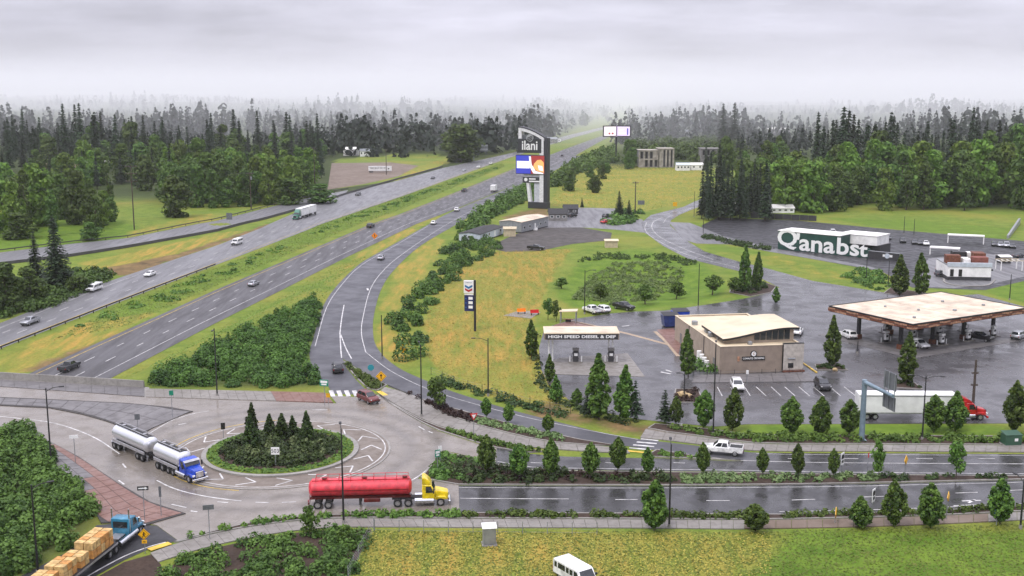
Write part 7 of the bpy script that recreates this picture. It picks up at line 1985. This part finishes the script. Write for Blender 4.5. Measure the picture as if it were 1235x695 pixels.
# --- picnic shelter and playground pad -------------------------------------------------
sh = thing('picnic_shelter', 'small pale-roofed picnic shelter behind the diesel canopy', 'shelter', P(685, 389), math.radians(-8))
MB().hexa([(-1.9, -1.2, 2.5), (2.1, -1.2, 2.7), (2.1, 1.4, 2.7), (-1.9, 1.4, 2.5), (-1.9, -1.2, 2.65), (2.1, -1.2, 2.85), (2.1, 1.4, 2.85), (-1.9, 1.4, 2.65)]).build('roof', M_CREAM, sh)
for x in (-1.6, 1.8):
    for y in (-1, 1.2): MB().box(x - .08, x + .08, y - .08, y + .08, 0, 2.55).build('post', M_GALV, sh)
MB().box(-1.2, 1.2, .3, .8, .6, .7).build('table_top', M_WOOD2, sh); MB().box(-.6, .6, .45, .65, 0, .6).build('table_leg', M_DARKST, sh)
sheet_obj('picnic_pad', PX([(607, 381), (628, 374.5), (652, 377), (640, 384.5)]), .05, M_WALK, None, None, kind='structure')
for u, v, lab, m in ((629, 378.5, 'orange bench on the small paved pad in the hay field', M_SIGNO), (645, 380, 'red bench at the right end of the small paved pad', M_SIGNR)):
    o = thing('bench', lab, 'bench', P(u, v, .05), .2)
    MB().box(-1.0, 1.0, -.3, .3, .5, .6).build('seat', m, o); MB().box(-1.0, 1.0, .28, .36, .6, 1.2).build('backrest', m, o)
    for x in (-.8, .8): MB().box(x - .06, x + .06, -.25, .25, 0, .5).build('leg', M_DARKST, o)
# ------------------------------------------------------------------ bridge barrier
br = thing('bridge_barrier', 'pale concrete barrier along the edge of the freeway bridge', 'barrier', P(174, 467.5, .05), 0)
bp = [P(u, v, .05) for u, v in ((174, 467.2), (100, 462.4), (0, 456.6), (-130, 448.5))]
rs_ = resample(bp, 5.0)
for i, (a, b_) in enumerate(zip(rs_[:-1], rs_[1:])):
    t = (b_ - a).normalized(); n_ = Vector((-t.y, t.x, 0))
    a2 = a + t * .02 - br.location; b2 = b_ - t * .02 - br.location
    MB().hexa([a2 - n_ * .22, b2 - n_ * .22, b2 + n_ * .22, a2 + n_ * .22, a2 - n_ * .12 + Vector((0, 0, 1.15)), b2 - n_ * .12 + Vector((0, 0, 1.15)), b2 + n_ * .12 + Vector((0, 0, 1.15)), a2 + n_ * .12 + Vector((0, 0, 1.15))]).build('barrier_section', M_KERB, br)
dk = [P(u, v, -.1) for u, v in ((180, 468), (-420, 424), (-420, 452), (180, 480))]
bd = sheet_obj('bridge_deck_edge', dk, .02, M_KERB, None, 1.6, kind='structure')

# ------------------------------------------------------------------ lamps
def lamp_post(label, u, vb, vt, arms, z=None, mat=None, r=.11, name='street_lamp', group='street lamps', zf_=None):
    p = G(u, vb) if z is None else P(u, vb, z)
    h = PD(u, vt, p.y).z - p.z
    o = thing(name, label, 'street lamp', p, 0, group)
    m = mat or M_DARKST
    MB().tube((0, 0, 0), (0, 0, .5), r * 1.9, r * 1.7, n=10).build('base', M_KERB, o, smooth=True)
    MB().tube((0, 0, .3), (0, 0, h), r * 1.15, r * .7, n=10).build('pole', m, o, smooth=True)
    for (ax, ay) in arms:
        L = math.hypot(ax, ay); d = Vector((ax / L, ay / L, 0))
        a = MB().path([(0, 0, h - .5), tuple(d * L * .5 + Vector((0, 0, h - .05))), tuple(d * L + Vector((0, 0, h + .02)))], .05).build('arm', m, o)
        e = d * (L + .25)
        q = MB(); q.M = Matrix.Translation((e.x, e.y, h + .02)) @ Matrix.Rotation(math.atan2(ay, ax), 4, 'Z')
        q.box(-.35, .35, -.16, .16, -.07, .07); q.build('lamp_head', m, a, bevel=.03)
    return o
LP = [('street lamp on the left splitter by the lush shrub slope', 62, 561, 468, [(1.6, .6)]),
      ('street lamp in the lush shrub slope at the bottom left', 46, 693, 585, [(1.4, .8)]),
      ('street lamp in front of the red tanker', 414.5, 632, 517, [(-.4, 2.0)]),
      ('street lamp beside the median path start', 508.5, 503, 416, [(-.4, 1.8)]),
      ('street lamp with a left arm in the hay field', 588.8, 478, 408, [(-2.2, 0)]),
      ('street lamp beside the largest roadside tree', 807, 637, 536, [(.2, 2.0)]),
      ('tall lamp post in front of the store', 860, 525, 415, [(.3, 1.6)]),
      ('street lamp on the sidewalk above the roundabout', 262, 478, 396, [(.2, -1.8)]),
      ('double-armed street lamp in front of the white trailer', 1112, 531, 453, [(-2.0, .2), (1.9, -.6)]),
      ('street lamp with a right arm by the pond', 705, 379, 326, [(1.9, .1)]),
      ('lamp post right of the pond trees', 842, 371, 318, []),
      ('lamp post on the lawn right of the restaurant', 1217.5, 362, 331, []),
      ('lamp post by the driveway entrance bed', 848, 283, 254, []),
      ('lamp post on the lawn where the access road curves', 837, 262, 231, []),
      ('lamp post on the left below the charcoal wall', 1044.5, 338, 311, []),
      ('lamp post on the right below the charcoal wall', 1071, 346, 314, []),
      ('lamp post at the bottom right edge of the picture', 1230.5, 638, 578, [(-.2, 1.6)]),
      ('slim lamp post on the dry bank above the ramp bend', 461, 433, 380, []),
      ('lamp post on the far lawn left of the wood', 1090, 283, 261, []),
      ('lamp post on the far lawn, right of its neighbour', 1102, 285, 264, []),
      ('short lamp post in front of the fuel canopy corner', 1034, 427, 411, []),
      ('lamp post beside the parking bays left of the store', 825, 480, 450, [(-.8, 0)])]
for lab, u, vb, vt, arms in LP:
    lamp_post(lab, u, vb, vt, arms)

# ------------------------------------------------------------------ utility poles and wires
def utility_pole(label, u, vb, vt, bars, mat=None):
    p = G(u, vb); h = PD(u, vt, p.y).z - p.z
    o = thing('utility_pole', label, 'utility pole', p, 0, 'utility poles')
    MB().tube((0, 0, -.2), (0, 0, h), .26, .17, n=8).build('pole', mat or M_BARK, o, smooth=True)
    for (z, w) in bars:
        c = MB().box(-w, w, -.12, .12, h - z - .12, h - z + .12).build('crossarm', M_BARK, o)
        for x in (-w * .9, -w * .4, w * .4, w * .9): MB().tube((x, 0, h - z + .1), (x, 0, h - z + .4), .07, .05, n=6).build('insulator', M_STEEL, c)
    return o, p, h
u1, p1, h1_ = utility_pole('tall wooden utility pole left of the wood', 162, 277, 199, [(.6, 2.2), (3.2, 2.2), (6.0, 2.2)])
u2, p2, h2_ = utility_pole('wooden utility pole with a transformer before the bright wood', 303, 252.5, 208, [(.6, 1.6)])
MB().tube((.5, 0, h2_ - 3.2), (.5, 0, h2_ - 1.9), .35, n=10).build('transformer', M_GALV, u2)
utility_pole('thin pole standing before the parked trailer', 466, 211, 180, [(.5, 1.2)])
utility_pole('utility pole behind the side lot conifers', 766, 258, 219, [(.6, 1.3)])
utility_pole('utility pole at the lot edge behind the red cab', 1173.5, 487, 434, [(2.2, .55), (4.2, .55)])
utility_pole('pole at the edge of the bright wood by the exit ramp', 380, 232, 178, [(.5, 1.4)])
wi = thing('power_line', 'power lines running left from the tall utility pole', 'wire', p1, 0)
far = G(-120, 300); 
for z, x in ((.3, -2), (.3, 2), (2.9, -2), (5.7, -2), (5.7, 2)):
    pts = []
    for i in range(9):
        t = i / 8; q = Vector((x, 0, h1_ - z)).lerp(Vector((far.x - p1.x + x, far.y - p1.y, h1_ - z - .5)), t); q.z -= 3.0 * 4 * t * (1 - t) * .6
        pts.append(q)
    MB().path(pts, .035, 4).build('wire', M_DARKST, wi)
for z, x in ((.3, -1.4), (.3, 1.4)):
    pts = []
    for i in range(9):
        t = i / 8; q = Vector((x, 0, h1_ - z)).lerp(Vector((p2.x - p1.x + x, p2.y - p1.y, p2.z + h2_ - p1.z - .3)), t); q.z -= 3.0 * 4 * t * (1 - t) * .4
        pts.append(q)
    MB().path(pts, .03, 4).build('wire', M_DARKST, wi)

# ------------------------------------------------------------------ road signs
def sign(label, u, vb, vc, shape, face, wpx, hpx, rz=0.0, z=None, text=None, tcol=None, back=False, extra=None, group='road signs', name='road_sign'):
    """post standing at base pixel, sign face centred at row vc"""
    p = G(u, vb, .1) if z is None else P(u, vb, z)
    k_ = (p.y * cp + (CAMZ - p.z) * sp) / FPX
    zc_ = PD(u, vc, p.y).z - p.z; w = wpx * k_ / 2; h = hpx * k_ / 2
    o = thing(name, label, 'sign', p, rz, group)
    MB().tube((0, .06, -.1), (0, .06, zc_ + h * .9), .05, n=6).build('post', M_GALV, o)
    if shape == 'diamond':
        d = w * 1.0
        pts = [(0, zc_ - d), (d, zc_), (0, zc_ + d), (-d, zc_)]
    elif shape == 'tri': pts = [(0, zc_ - h), (w, zc_ + h), (-w, zc_ + h)]
    elif shape == 'oct': pts = [(w * math.cos(math.pi / 8 + i * math.pi / 4), zc_ + w * math.sin(math.pi / 8 + i * math.pi / 4)) for i in range(8)]
    else: pts = [(-w, zc_ - h), (w, zc_ - h), (w, zc_ + h), (-w, zc_ + h)]
    f = MB().prism_y(pts, -.03, .03).build('sign_face', M_ALUBACK if back else face, o)
    if not back:
        cx_, cz_ = 0, zc_
        if shape == 'diamond':
            ins = [(x * .86, zc_ + (zz - zc_) * .86) for x, zz in pts]
            MB().prism_y(ins, -.045, -.031).build('border', M_BLACK, f)
            ins = [(x * .8, zc_ + (zz - zc_) * .8) for x, zz in pts]
            MB().prism_y(ins, -.06, -.046).build('panel', face, f)
        elif shape == 'rect' and tcol is not None and not text:
            MB().prism_y([(x * .8, zc_ + (zz - zc_) * .35 + h * .35) for x, zz in pts], -.045, -.031).build('legend', tcol, f)
            MB().prism_y([(x * .6, zc_ + (zz - zc_) * .22 - h * .45) for x, zz in pts], -.045, -.031).build('legend', tcol, f)
        elif shape == 'tri':
            MB().prism_y([(x * .55, zc_ + h * .2 + (zz - zc_ - h * .2) * .55) for x, zz in pts], -.045, -.031).build('panel', M_SIGNW, f)
    if extra == 'ped':
        s = w
        b = MB()
        b.tube((0, -.075, zc_ + .36 * s), (0, -.062, zc_ + .36 * s), .11 * s, n=10)
        b.prism_y([(-.09 * s, zc_ - .1 * s), (.09 * s, zc_ - .1 * s), (.12 * s, zc_ + .24 * s), (-.10 * s, zc_ + .24 * s)], -.075, -.062)
        b.prism_y([(-.30 * s, zc_ - .5 * s), (-.18 * s, zc_ - .5 * s), (.05 * s, zc_ - .08 * s), (-.1 * s, zc_ - .05 * s)], -.075, -.062)
        b.prism_y([(.16 * s, zc_ - .5 * s), (.28 * s, zc_ - .5 * s), (.08 * s, zc_ - .05 * s), (-.04 * s, zc_ - .08 * s)], -.075, -.062)
        b.prism_y([(-.28 * s, zc_ + .02 * s), (-.22 * s, zc_ - .04 * s), (.08 * s, zc_ + .18 * s), (.0 * s, zc_ + .22 * s)], -.075, -.062)
        b.prism_y([(.06 * s, zc_ + .2 * s), (.28 * s, zc_ - .02 * s), (.32 * s, zc_ + .04 * s), (.1 * s, zc_ + .26 * s)], -.075, -.062)
        b.build('walking_figure', M_BLACK, f)
        pl = MB().box(-.42 * s, .42 * s, -.03, .03, zc_ - 1.65 * s, zc_ - 1.05 * s).build('plaque', face, o)
        MB().box(-.2 * s, .2 * s, -.05, -.031, zc_ - 1.42 * s, zc_ - 1.28 * s).build('arrow', M_BLACK, pl)
    if extra == 'arrow':
        s = w
        MB().prism_y([(-.08 * s, zc_ - .5 * s), (.08 * s, zc_ - .5 * s), (.08 * s, zc_ + .1 * s), (.26 * s, zc_ + .1 * s), (0, zc_ + .5 * s), (-.26 * s, zc_ + .1 * s), (-.08 * s, zc_ + .1 * s)], -.075, -.062).build('arrow', M_BLACK, f)
    if extra == 'oneway':
        MB().prism_y([(-w * .8, zc_ - h * .3), (w * .35, zc_ - h * .3), (w * .35, zc_ - h * .75), (w * .85, zc_), (w * .35, zc_ + h * .75), (w * .35, zc_ + h * .3), (-w * .8, zc_ + h * .3)], -.045, -.031).build('arrow', M_SIGNW, f)
    if extra == 'plaque':
        MB().box(-.5 * w, .5 * w, -.03, .03, zc_ - 1.5 * w, zc_ - 1.05 * w).build('plaque', face, o)
    if text:
        for i, tx in enumerate(text):
            me = text_mesh(tx, 1.5 * h / len(text), tcol or M_LETTER, .004)
            t_ = link('lettering', me, f); t_.rotation_euler = (math.pi / 2, 0, 0); t_.location = (0, -.045, zc_ + h * (1 - (2 * i + 1) / len(text)) * .8)
            w0 = max(v.co.x for v in me.vertices) - min(v.co.x for v in me.vertices)
            if w0 > 1.8 * w: t_.scale.x = 1.8 * w / w0
    return o
sign('yellow pedestrian crossing diamond beside the teal truck cab', 175, 668, 644.5, 'diamond', M_SIGNY, 14, 14, .1, extra='ped')
sign('one-way arrow sign on the red stamped splitter', 174.5, 627, 589, 'rect', M_BLACK, 13, 5, .15, .2, extra='oneway')
sign('narrow dark sign seen edge-on at the splitter tip', 194.5, 622, 593, 'rect', M_ALUBACK, 3, 13, .3, .2, back=True)
sign('grey sign on a post beside the lower sidewalk hedge', 253, 650, 612, 'rect', M_SIGNW, 13, 6, .25, .13, back=True)
sign('white arrow-armed sign on the left splitter', 91, 558, 527, 'rect', M_SIGNW, 10, 4, .3, .2)
sign('small dark sign above the silver tanker', 166.5, 522, 503, 'rect', M_ALUBACK, 6, 7, .3, .2, back=True)
sign('small green sign at the upper splitter', 208, 503, 474, 'rect', M_SIGNG, 5, 6, .2, .2)
sign('black keep-right sign at the left of the roundabout island', 269.5, 528, 514, 'rect', M_BLACK, 5, 8, .2, .4)
sign('white route marker on the roundabout island front', 332.5, 562, 544, 'rect', M_SIGNW, 10, 9, 0, .45, text=['503'], tcol=M_BLACK)
sign('green guide sign on the sidewalk tip at the ramp', 391.5, 488, 462, 'rect', M_SIGNG, 11, 8, -.25, .15, tcol=M_LETTER)
sign('yellow plaque sign beside the green guide sign', 396, 486, 477, 'rect', M_SIGNY, 5, 5, -.2, .15)
sign('teal shield sign at the edge of the shrub bank', 380, 456, 447.5, 'oct', plain('teal_sign', (0.03, 0.28, 0.33), .4), 8, 8, -.2)
sign('teal shield sign on the ramp splitter hedge', 447.5, 456, 443.5, 'oct', MATS['teal_sign'], 8, 8, .1, .14)
sign('yellow warning diamond at the head of the median path', 460, 473, 454, 'diamond', M_SIGNY, 13, 13, .1, .15, extra='arrow')
sign('yellow warning diamond on the dry bank by the ramp bend', 486, 431, 420.5, 'diamond', M_SIGNY, 11, 11, .1, extra='arrow')
sign('green sign at the nose of the planted median', 528, 567, 547, 'rect', M_SIGNG, 7, 9, .55, .14, tcol=M_LETTER)
sign('small white sign behind the green median sign', 531, 562, 541, 'rect', M_SIGNW, 4, 6, .3, .14)
sign('red and white yield sign by the median path', 571.5, 526, 503, 'tri', M_SIGNR, 10, 9, .3, .15)
sign('yellow sign seen edge-on on the near side of the eastbound road, left', 1007.5, 632, 618.5, 'diamond', M_SIGNY, 15, 15, 1.2)
sign('yellow diamond sign in the planted median right of the sparse tree', 1091.5, 577, 555, 'diamond', M_SIGNY, 12, 12, .9, .14)
sign('yellow diamond sign on the near side of the eastbound road, right', 1142, 626, 599, 'diamond', M_SIGNY, 13, 13, 1.0, .13)
sign('white lettered sign tilted in the median beside the small tree', 1015, 575, 553.5, 'rect', M_SIGNW, 9, 15, .9, .14, tcol=M_BLACK)
sign('white lettered sign on the near side beside the egg tree', 1052, 628, 597.5, 'rect', M_SIGNW, 9, 16, .9, .13, tcol=M_BLACK)
sign('orange sign in the freeway gore by the ramp', 452, 294, 284.5, 'diamond', M_SIGNO, 8, 8, 0, extra='arrow')
sign('blue sign in front of the rightmost roadside tree', 1202, 634, 617, 'rect', M_SIGNB, 10, 6, .5)
sign('dark notice board by the access road conifers', 773, 259, 244.5, 'rect', M_ALUBACK, 8, 5, 0, name='notice_board', back=True)
sign('small red sign on the thin median post', 1047, 562, 549, 'rect', M_SIGNR, 3, 6, 1.0, .14)
sign('small pale yellow sign at the bend of the access road', 814, 253, 246.5, 'rect', M_SIGNY, 5, 5, 0)
sign('grey sign at the edge of the dirt slope by the exit ramp', 277, 272, 261, 'rect', M_SIGNW, 7, 8, 0, back=True)
sign('white marker sign on the store front walk', 901, 461, 449, 'rect', M_SIGNW, 3, 5, 0, .15)
# cantilever guide sign over the far carriageway
p = G(571.5, 194.5); hh = PD(571.5, 177, p.y).z - p.z; k_ = (p.y * cp + CAMZ * sp) / FPX
o = thing('cantilever_sign', 'grey cantilever guide sign over the far carriageway', 'sign', p, 0)
MB().tube((0, 0, 0), (0, 0, hh), .4, .3, n=8).build('post', M_GALV, o); MB().tube((0, 0, hh - .2), (17 * k_, 0, hh - .2), .25, n=8).build('arm', M_GALV, o)
f = MB().box(7 * k_, 17 * k_, -.5, -.3, hh - 3.5, hh + 1.6).build('sign_back', M_ALUBACK, o)
for z in (0, 1.2): MB().box(7.3 * k_, 16.6 * k_, -.56, -.5, hh - 2.6 + 2.4 * z, hh - 1.4 + 2.2 * z).build('back_panel', M_GALV, f)
# monotube sign bridge by the white trailer
p = P(1039, 531, .1); hh = PD(1043, 459, p.y).z
o = thing('sign_gantry', 'blue-grey steel sign gantry reaching over the westbound road', 'sign gantry', p, 0)
M_BLUEST = plain('blue_grey_steel', (0.20, 0.27, 0.32), .45, .3)
MB().tube((0, 0, 0), (0, 0, hh), .42, .36, n=12).build('post', M_BLUEST, o, smooth=True)
MB().box(-.6, .6, -.6, .6, 0, .12).build('base_plate', M_BLUEST, o)
ae = P(1077, 481, hh - .6) - p; ae.z = 0
MB().tube((0, 0, hh - .35), tuple(ae + Vector((0, 0, hh - .35))), .33, .26, n=10).build('arm', M_BLUEST, o, smooth=True)
d = ae.normalized(); 
for k2, (z0, z1) in enumerate(((hh + .2, hh + 2.6), (hh - 2.7, hh - .7))):
    for t0, t1 in ((.56, .765), (.775, .98)):
        a, b_ = ae * t0, ae * t1; n_ = Vector((-d.y, d.x, 0))
        f = MB().hexa([a + n_ * .45 + Vector((0, 0, z0)), b_ + n_ * .45 + Vector((0, 0, z0)), b_ + n_ * .53 + Vector((0, 0, z0)), a + n_ * .53 + Vector((0, 0, z0)), a + n_ * .45 + Vector((0, 0, z1)), b_ + n_ * .45 + Vector((0, 0, z1)), b_ + n_ * .53 + Vector((0, 0, z1)), a + n_ * .53 + Vector((0, 0, z1))]).build('sign_panel', M_ALUBACK, o)
for t0 in (.6, .75, .95):
    a = ae * t0 + Vector((-d.y, d.x, 0)) * .4
    MB().tube((a.x, a.y, hh - 2.7), (a.x, a.y, hh + 2.6), .07, n=6).build('bracket', M_GALV, o)

# ------------------------------------------------------------------ fences and guard rails
def fence(label, pts, step, h, mat, wires=3, name='wire_fence', cat='fence', rr=.045, z=None):
    w = resample(pts, step)
    o = thing(name, label, cat, w[0], 0)
    for q in w: MB().tube(tuple(q - w[0]), tuple(q - w[0] + Vector((0, 0, h))), rr, n=6).build('post', mat, o)
    for i in range(wires):
        z_ = h * (i + .6) / wires
        MB().path([tuple(q - w[0] + Vector((0, 0, z_))) for q in w], .012 if wires > 2 else .02, 4).build('wire', M_GALV, o)
    return o
fence('chain-link fence along the lower sidewalk before the grass field', [G(452, 641), G(550, 643), G(640, 644), G(720, 645)], 3.0, 1.5, M_GALV, 4)
fence('chain-link fence running down to the bottom edge beside the shrubs', [G(451, 640), G(438, 664), G(420, 700)], 2.6, 1.6, M_GALV, 5)
fence('field fence along the foot of the hay field', [G(520, 452), G(545, 462), G(590, 476), G(640, 490), G(688, 499)], 4.0, 1.4, M_BARK, 3)
fence('bollard fence in front of the store', [P(836, 453.6), P(900, 452), P(968, 450.6)], 2.5, 1.0, M_DARKST, 1, 'railing', 'railing')
def rail(label, pts, step, h, mat, concrete=False, name='guard_rail'):
    w = resample(pts, step)
    o = thing(name, label, 'guard rail', w[0], 0)
    for i, (a, b_) in enumerate(zip(w[:-1], w[1:])):
        t = (b_ - a).normalized(); n_ = Vector((-t.y, t.x, 0)).normalized()
        a2, b2 = a - w[0] + t * .03, b_ - w[0] - t * .03
        if concrete:
            MB().hexa([a2 - n_ * .3, b2 - n_ * .3, b2 + n_ * .3, a2 + n_ * .3, a2 - n_ * .1 + Vector((0, 0, h)), b2 - n_ * .1 + Vector((0, 0, h)), b2 + n_ * .1 + Vector((0, 0, h)), a2 + n_ * .1 + Vector((0, 0, h))]).build('barrier_section', mat, o)
        else:
            MB().hexa([a2 - n_ * .06 + Vector((0, 0, h - .35)), b2 - n_ * .06 + Vector((0, 0, h - .35)), b2 + n_ * .06 + Vector((0, 0, h - .35)), a2 + n_ * .06 + Vector((0, 0, h - .35)), a2 - n_ * .06 + Vector((0, 0, h)), b2 - n_ * .06 + Vector((0, 0, h)), b2 + n_ * .06 + Vector((0, 0, h)), a2 + n_ * .06 + Vector((0, 0, h))]).build('rail', mat, o)
            q = a - w[0]
            MB().box(q.x - .1, q.x + .1, q.y - .1, q.y + .1, q.z, q.z + h - .1).build('post', M_BARK, o)
    return o
def on_land(px): 
    pts = []
    base = [G(u, v) for u, v in px]
    for q in resample(base, 8.0): pts.append(Vector((q.x, q.y, float(H(q.x, q.y)) + .05)))
    return pts
M_RUSTY = plain('weathered_rail', (0.06, 0.058, 0.055), .7, .3)
rail('dark guard rail on the upper side of the exit ramp', on_land([(-40, 309.5), (0, 304.3), (90, 293.2), (155, 286.8), (260, 266.3), (318, 251.4), (380, 236.5), (420, 229)]), 8, .9, M_RUSTY)
rail('weathered barrier on the lower side of the exit ramp', on_land([(-40, 325), (0, 319.8), (88, 309.4), (155, 298.8), (260, 279.8), (318, 265.3), (372, 250), (416, 235), (480, 216.5), (533, 202)]), 8, .9, M_RUSTY, True, 'road_barrier')
rail('guard rail along the median edge of the far carriageway', on_land([(-20, 430), (0, 422.3), (130, 371.2), (200, 344.2), (260, 321.2)]), 6, .8, M_RUSTY)
# ------------------------------------------------------------------ cabinets
p = G(590, 656.5); o = thing('utility_cabinet', 'grey metal utility cabinet with a pale lid on the grass', 'cabinet', p, .12)
MB().box(-.72, .72, -.55, .55, .12, 2.05).build('cabinet', M_STEEL, o, bevel=.03); MB().hexa([(-.82, -.66, 2.06), (.82, -.66, 2.06), (.82, .66, 2.25), (-.82, .66, 2.25), (-.82, -.66, 2.14), (.82, -.66, 2.14), (.82, .66, 2.33), (-.82, .66, 2.33)]).build('lid', M_SIGNW, o)
MB().box(-.85, .85, -.7, .7, -.1, .12).build('plinth', M_KERB, o); MB().box(-.62, .62, -.58, -.55, .25, 1.9).build('door', M_GALV, o)
p = P(1219, 536, .13); o = thing('transformer_box', 'dark green transformer box by the right end of the station hedge', 'cabinet', p, .08)
M_TGREEN = plain('transformer_green', (0.03, 0.085, 0.05), .5)
MB().box(-1.2, 1.2, -.8, .8, .1, 1.55).build('cabinet', M_TGREEN, o, bevel=.04); MB().hexa([(-1.25, -.85, 1.55), (1.25, -.85, 1.55), (1.25, .85, 1.8), (-1.25, .85, 1.8), (-1.25, -.85, 1.62), (1.25, -.85, 1.62), (1.25, .85, 1.87), (-1.25, .85, 1.87)]).build('lid', M_TGREEN, o)
MB().box(-1.3, 1.3, -.9, .9, -.02, .1).build('plinth', M_KERB, o); MB().box(.1, .6, -.84, -.8, .7, 1.1).build('warning_label', M_SIGNW, o)
# boulders in the bark bed by the lot entrance
for i, (u, v, s, lab) in enumerate(((822, 476, .9, 'tan boulder in the planter by the lot entrance'), (830, 478, .7, 'smaller tan boulder right of the first in the planter'), (1007, 446, .5, 'small rock at the foot of the slim tree planter'))):
    rd = random.Random(i); b = MB(); vs = []
    bm = bmesh.new(); bmesh.ops.create_icosphere(bm, subdivisions=2, radius=s)
    for v_ in bm.verts: v_.co *= 1 + rd.uniform(-.16, .16); v_.co.z *= .7
    me = bpy.data.meshes.new('boulder'); bm.to_mesh(me); bm.free(); me.materials.append(plain('tan_rock_%d' % i, (0.42, 0.31, 0.16), .85, var=.25, scale=2))
    o = link('boulder', me, label=lab, cat='rock'); o.location = P(u, v, s * .45)
# planters with trees in the station lot
for name, px in (('parking_planter', [(812, 486), (815, 470), (842, 470), (848, 486), (846, 482)][:4]), ('canopy_planter', [(985, 447), (983, 440), (1010, 439), (1022, 447)]), ('corner_planter', [(1078, 468), (1074, 459), (1100, 460), (1112, 470)]), ('access_planter', [(880, 353), (884, 338), (905, 335), (936, 346), (930, 353), (905, 358)]), ('canopy_planter', [(1066, 354), (1075, 347), (1125, 356), (1118, 362)])):
    bed(name, px)
shrubs('planter_shrubs', 'low shrubs around the columnar trees of the access road planter', gp([(884, 351), (886, 340), (905, 337), (930, 346), (905, 355)]), .5, .7, .7, .2, L_DARKSHRUB, seed=51, z=.13)
shrubs('planter_shrubs', 'dark shrubs in the planter under the slim upright tree', gp([(986, 446), (985, 441), (1008, 440), (1018, 446)]), .8, .5, .5, .15, L_DARKSHRUB, seed=52, z=.13)
shrubs('planter_shrubs', 'dark shrubs in the corner planter before the canopy', gp([(1080, 467), (1077, 461), (1099, 461), (1110, 469)]), .8, .5, .5, .15, L_DARKSHRUB, seed=53, z=.13)
shrubs('planter_shrubs', 'dark red shrubs around the boulders by the lot entrance', gp([(814, 485), (816, 472), (840, 472), (846, 485)]), .6, .6, .6, .15, L_RED, seed=54, z=.13)
# ------------------------------------------------------------------ haze
def build_haze():
    b = MB().box(-7500, 7500, -250, 9500, -14, 112)
    m = bpy.data.materials.new('haze_air'); m.use_nodes = True
    nt = m.node_tree; nt.nodes.clear()
    out = nt.nodes.new('ShaderNodeOutputMaterial'); pv = nt.nodes.new('ShaderNodeVolumePrincipled')
    pv.inputs['Color'].default_value = (0.97, 0.975, 1.0, 1)
    pv.inputs['Density'].default_value = HAZE
    pv.inputs['Anisotropy'].default_value = 0.0
    nt.links.new(pv.outputs[0], out.inputs['Volume'])
    o = b.build('haze', m, None, label='pale morning haze lying over the whole valley', cat='haze', kind='stuff')
    return o
def build_fog():
    """low cloud lying on the far slopes"""
    b = MB().box(-7200, 7200, 960, 9300, -13, 108)
    m = bpy.data.materials.new('fog_air'); m.use_nodes = True
    nt = m.node_tree; nt.nodes.clear()
    out = nt.nodes.new('ShaderNodeOutputMaterial'); pv = nt.nodes.new('ShaderNodeVolumePrincipled')
    pv.inputs['Color'].default_value = (0.98, 0.985, 1.0, 1)
    pv.inputs['Density'].default_value = 0.0008
    nt.links.new(pv.outputs[0], out.inputs['Volume'])
    b.build('fog_bank', m, None, label='low morning cloud lying on the far wooded slopes', cat='fog', kind='stuff')
HAZE = 0.00006
build_haze()
build_fog()
bpy.context.view_layer.update()
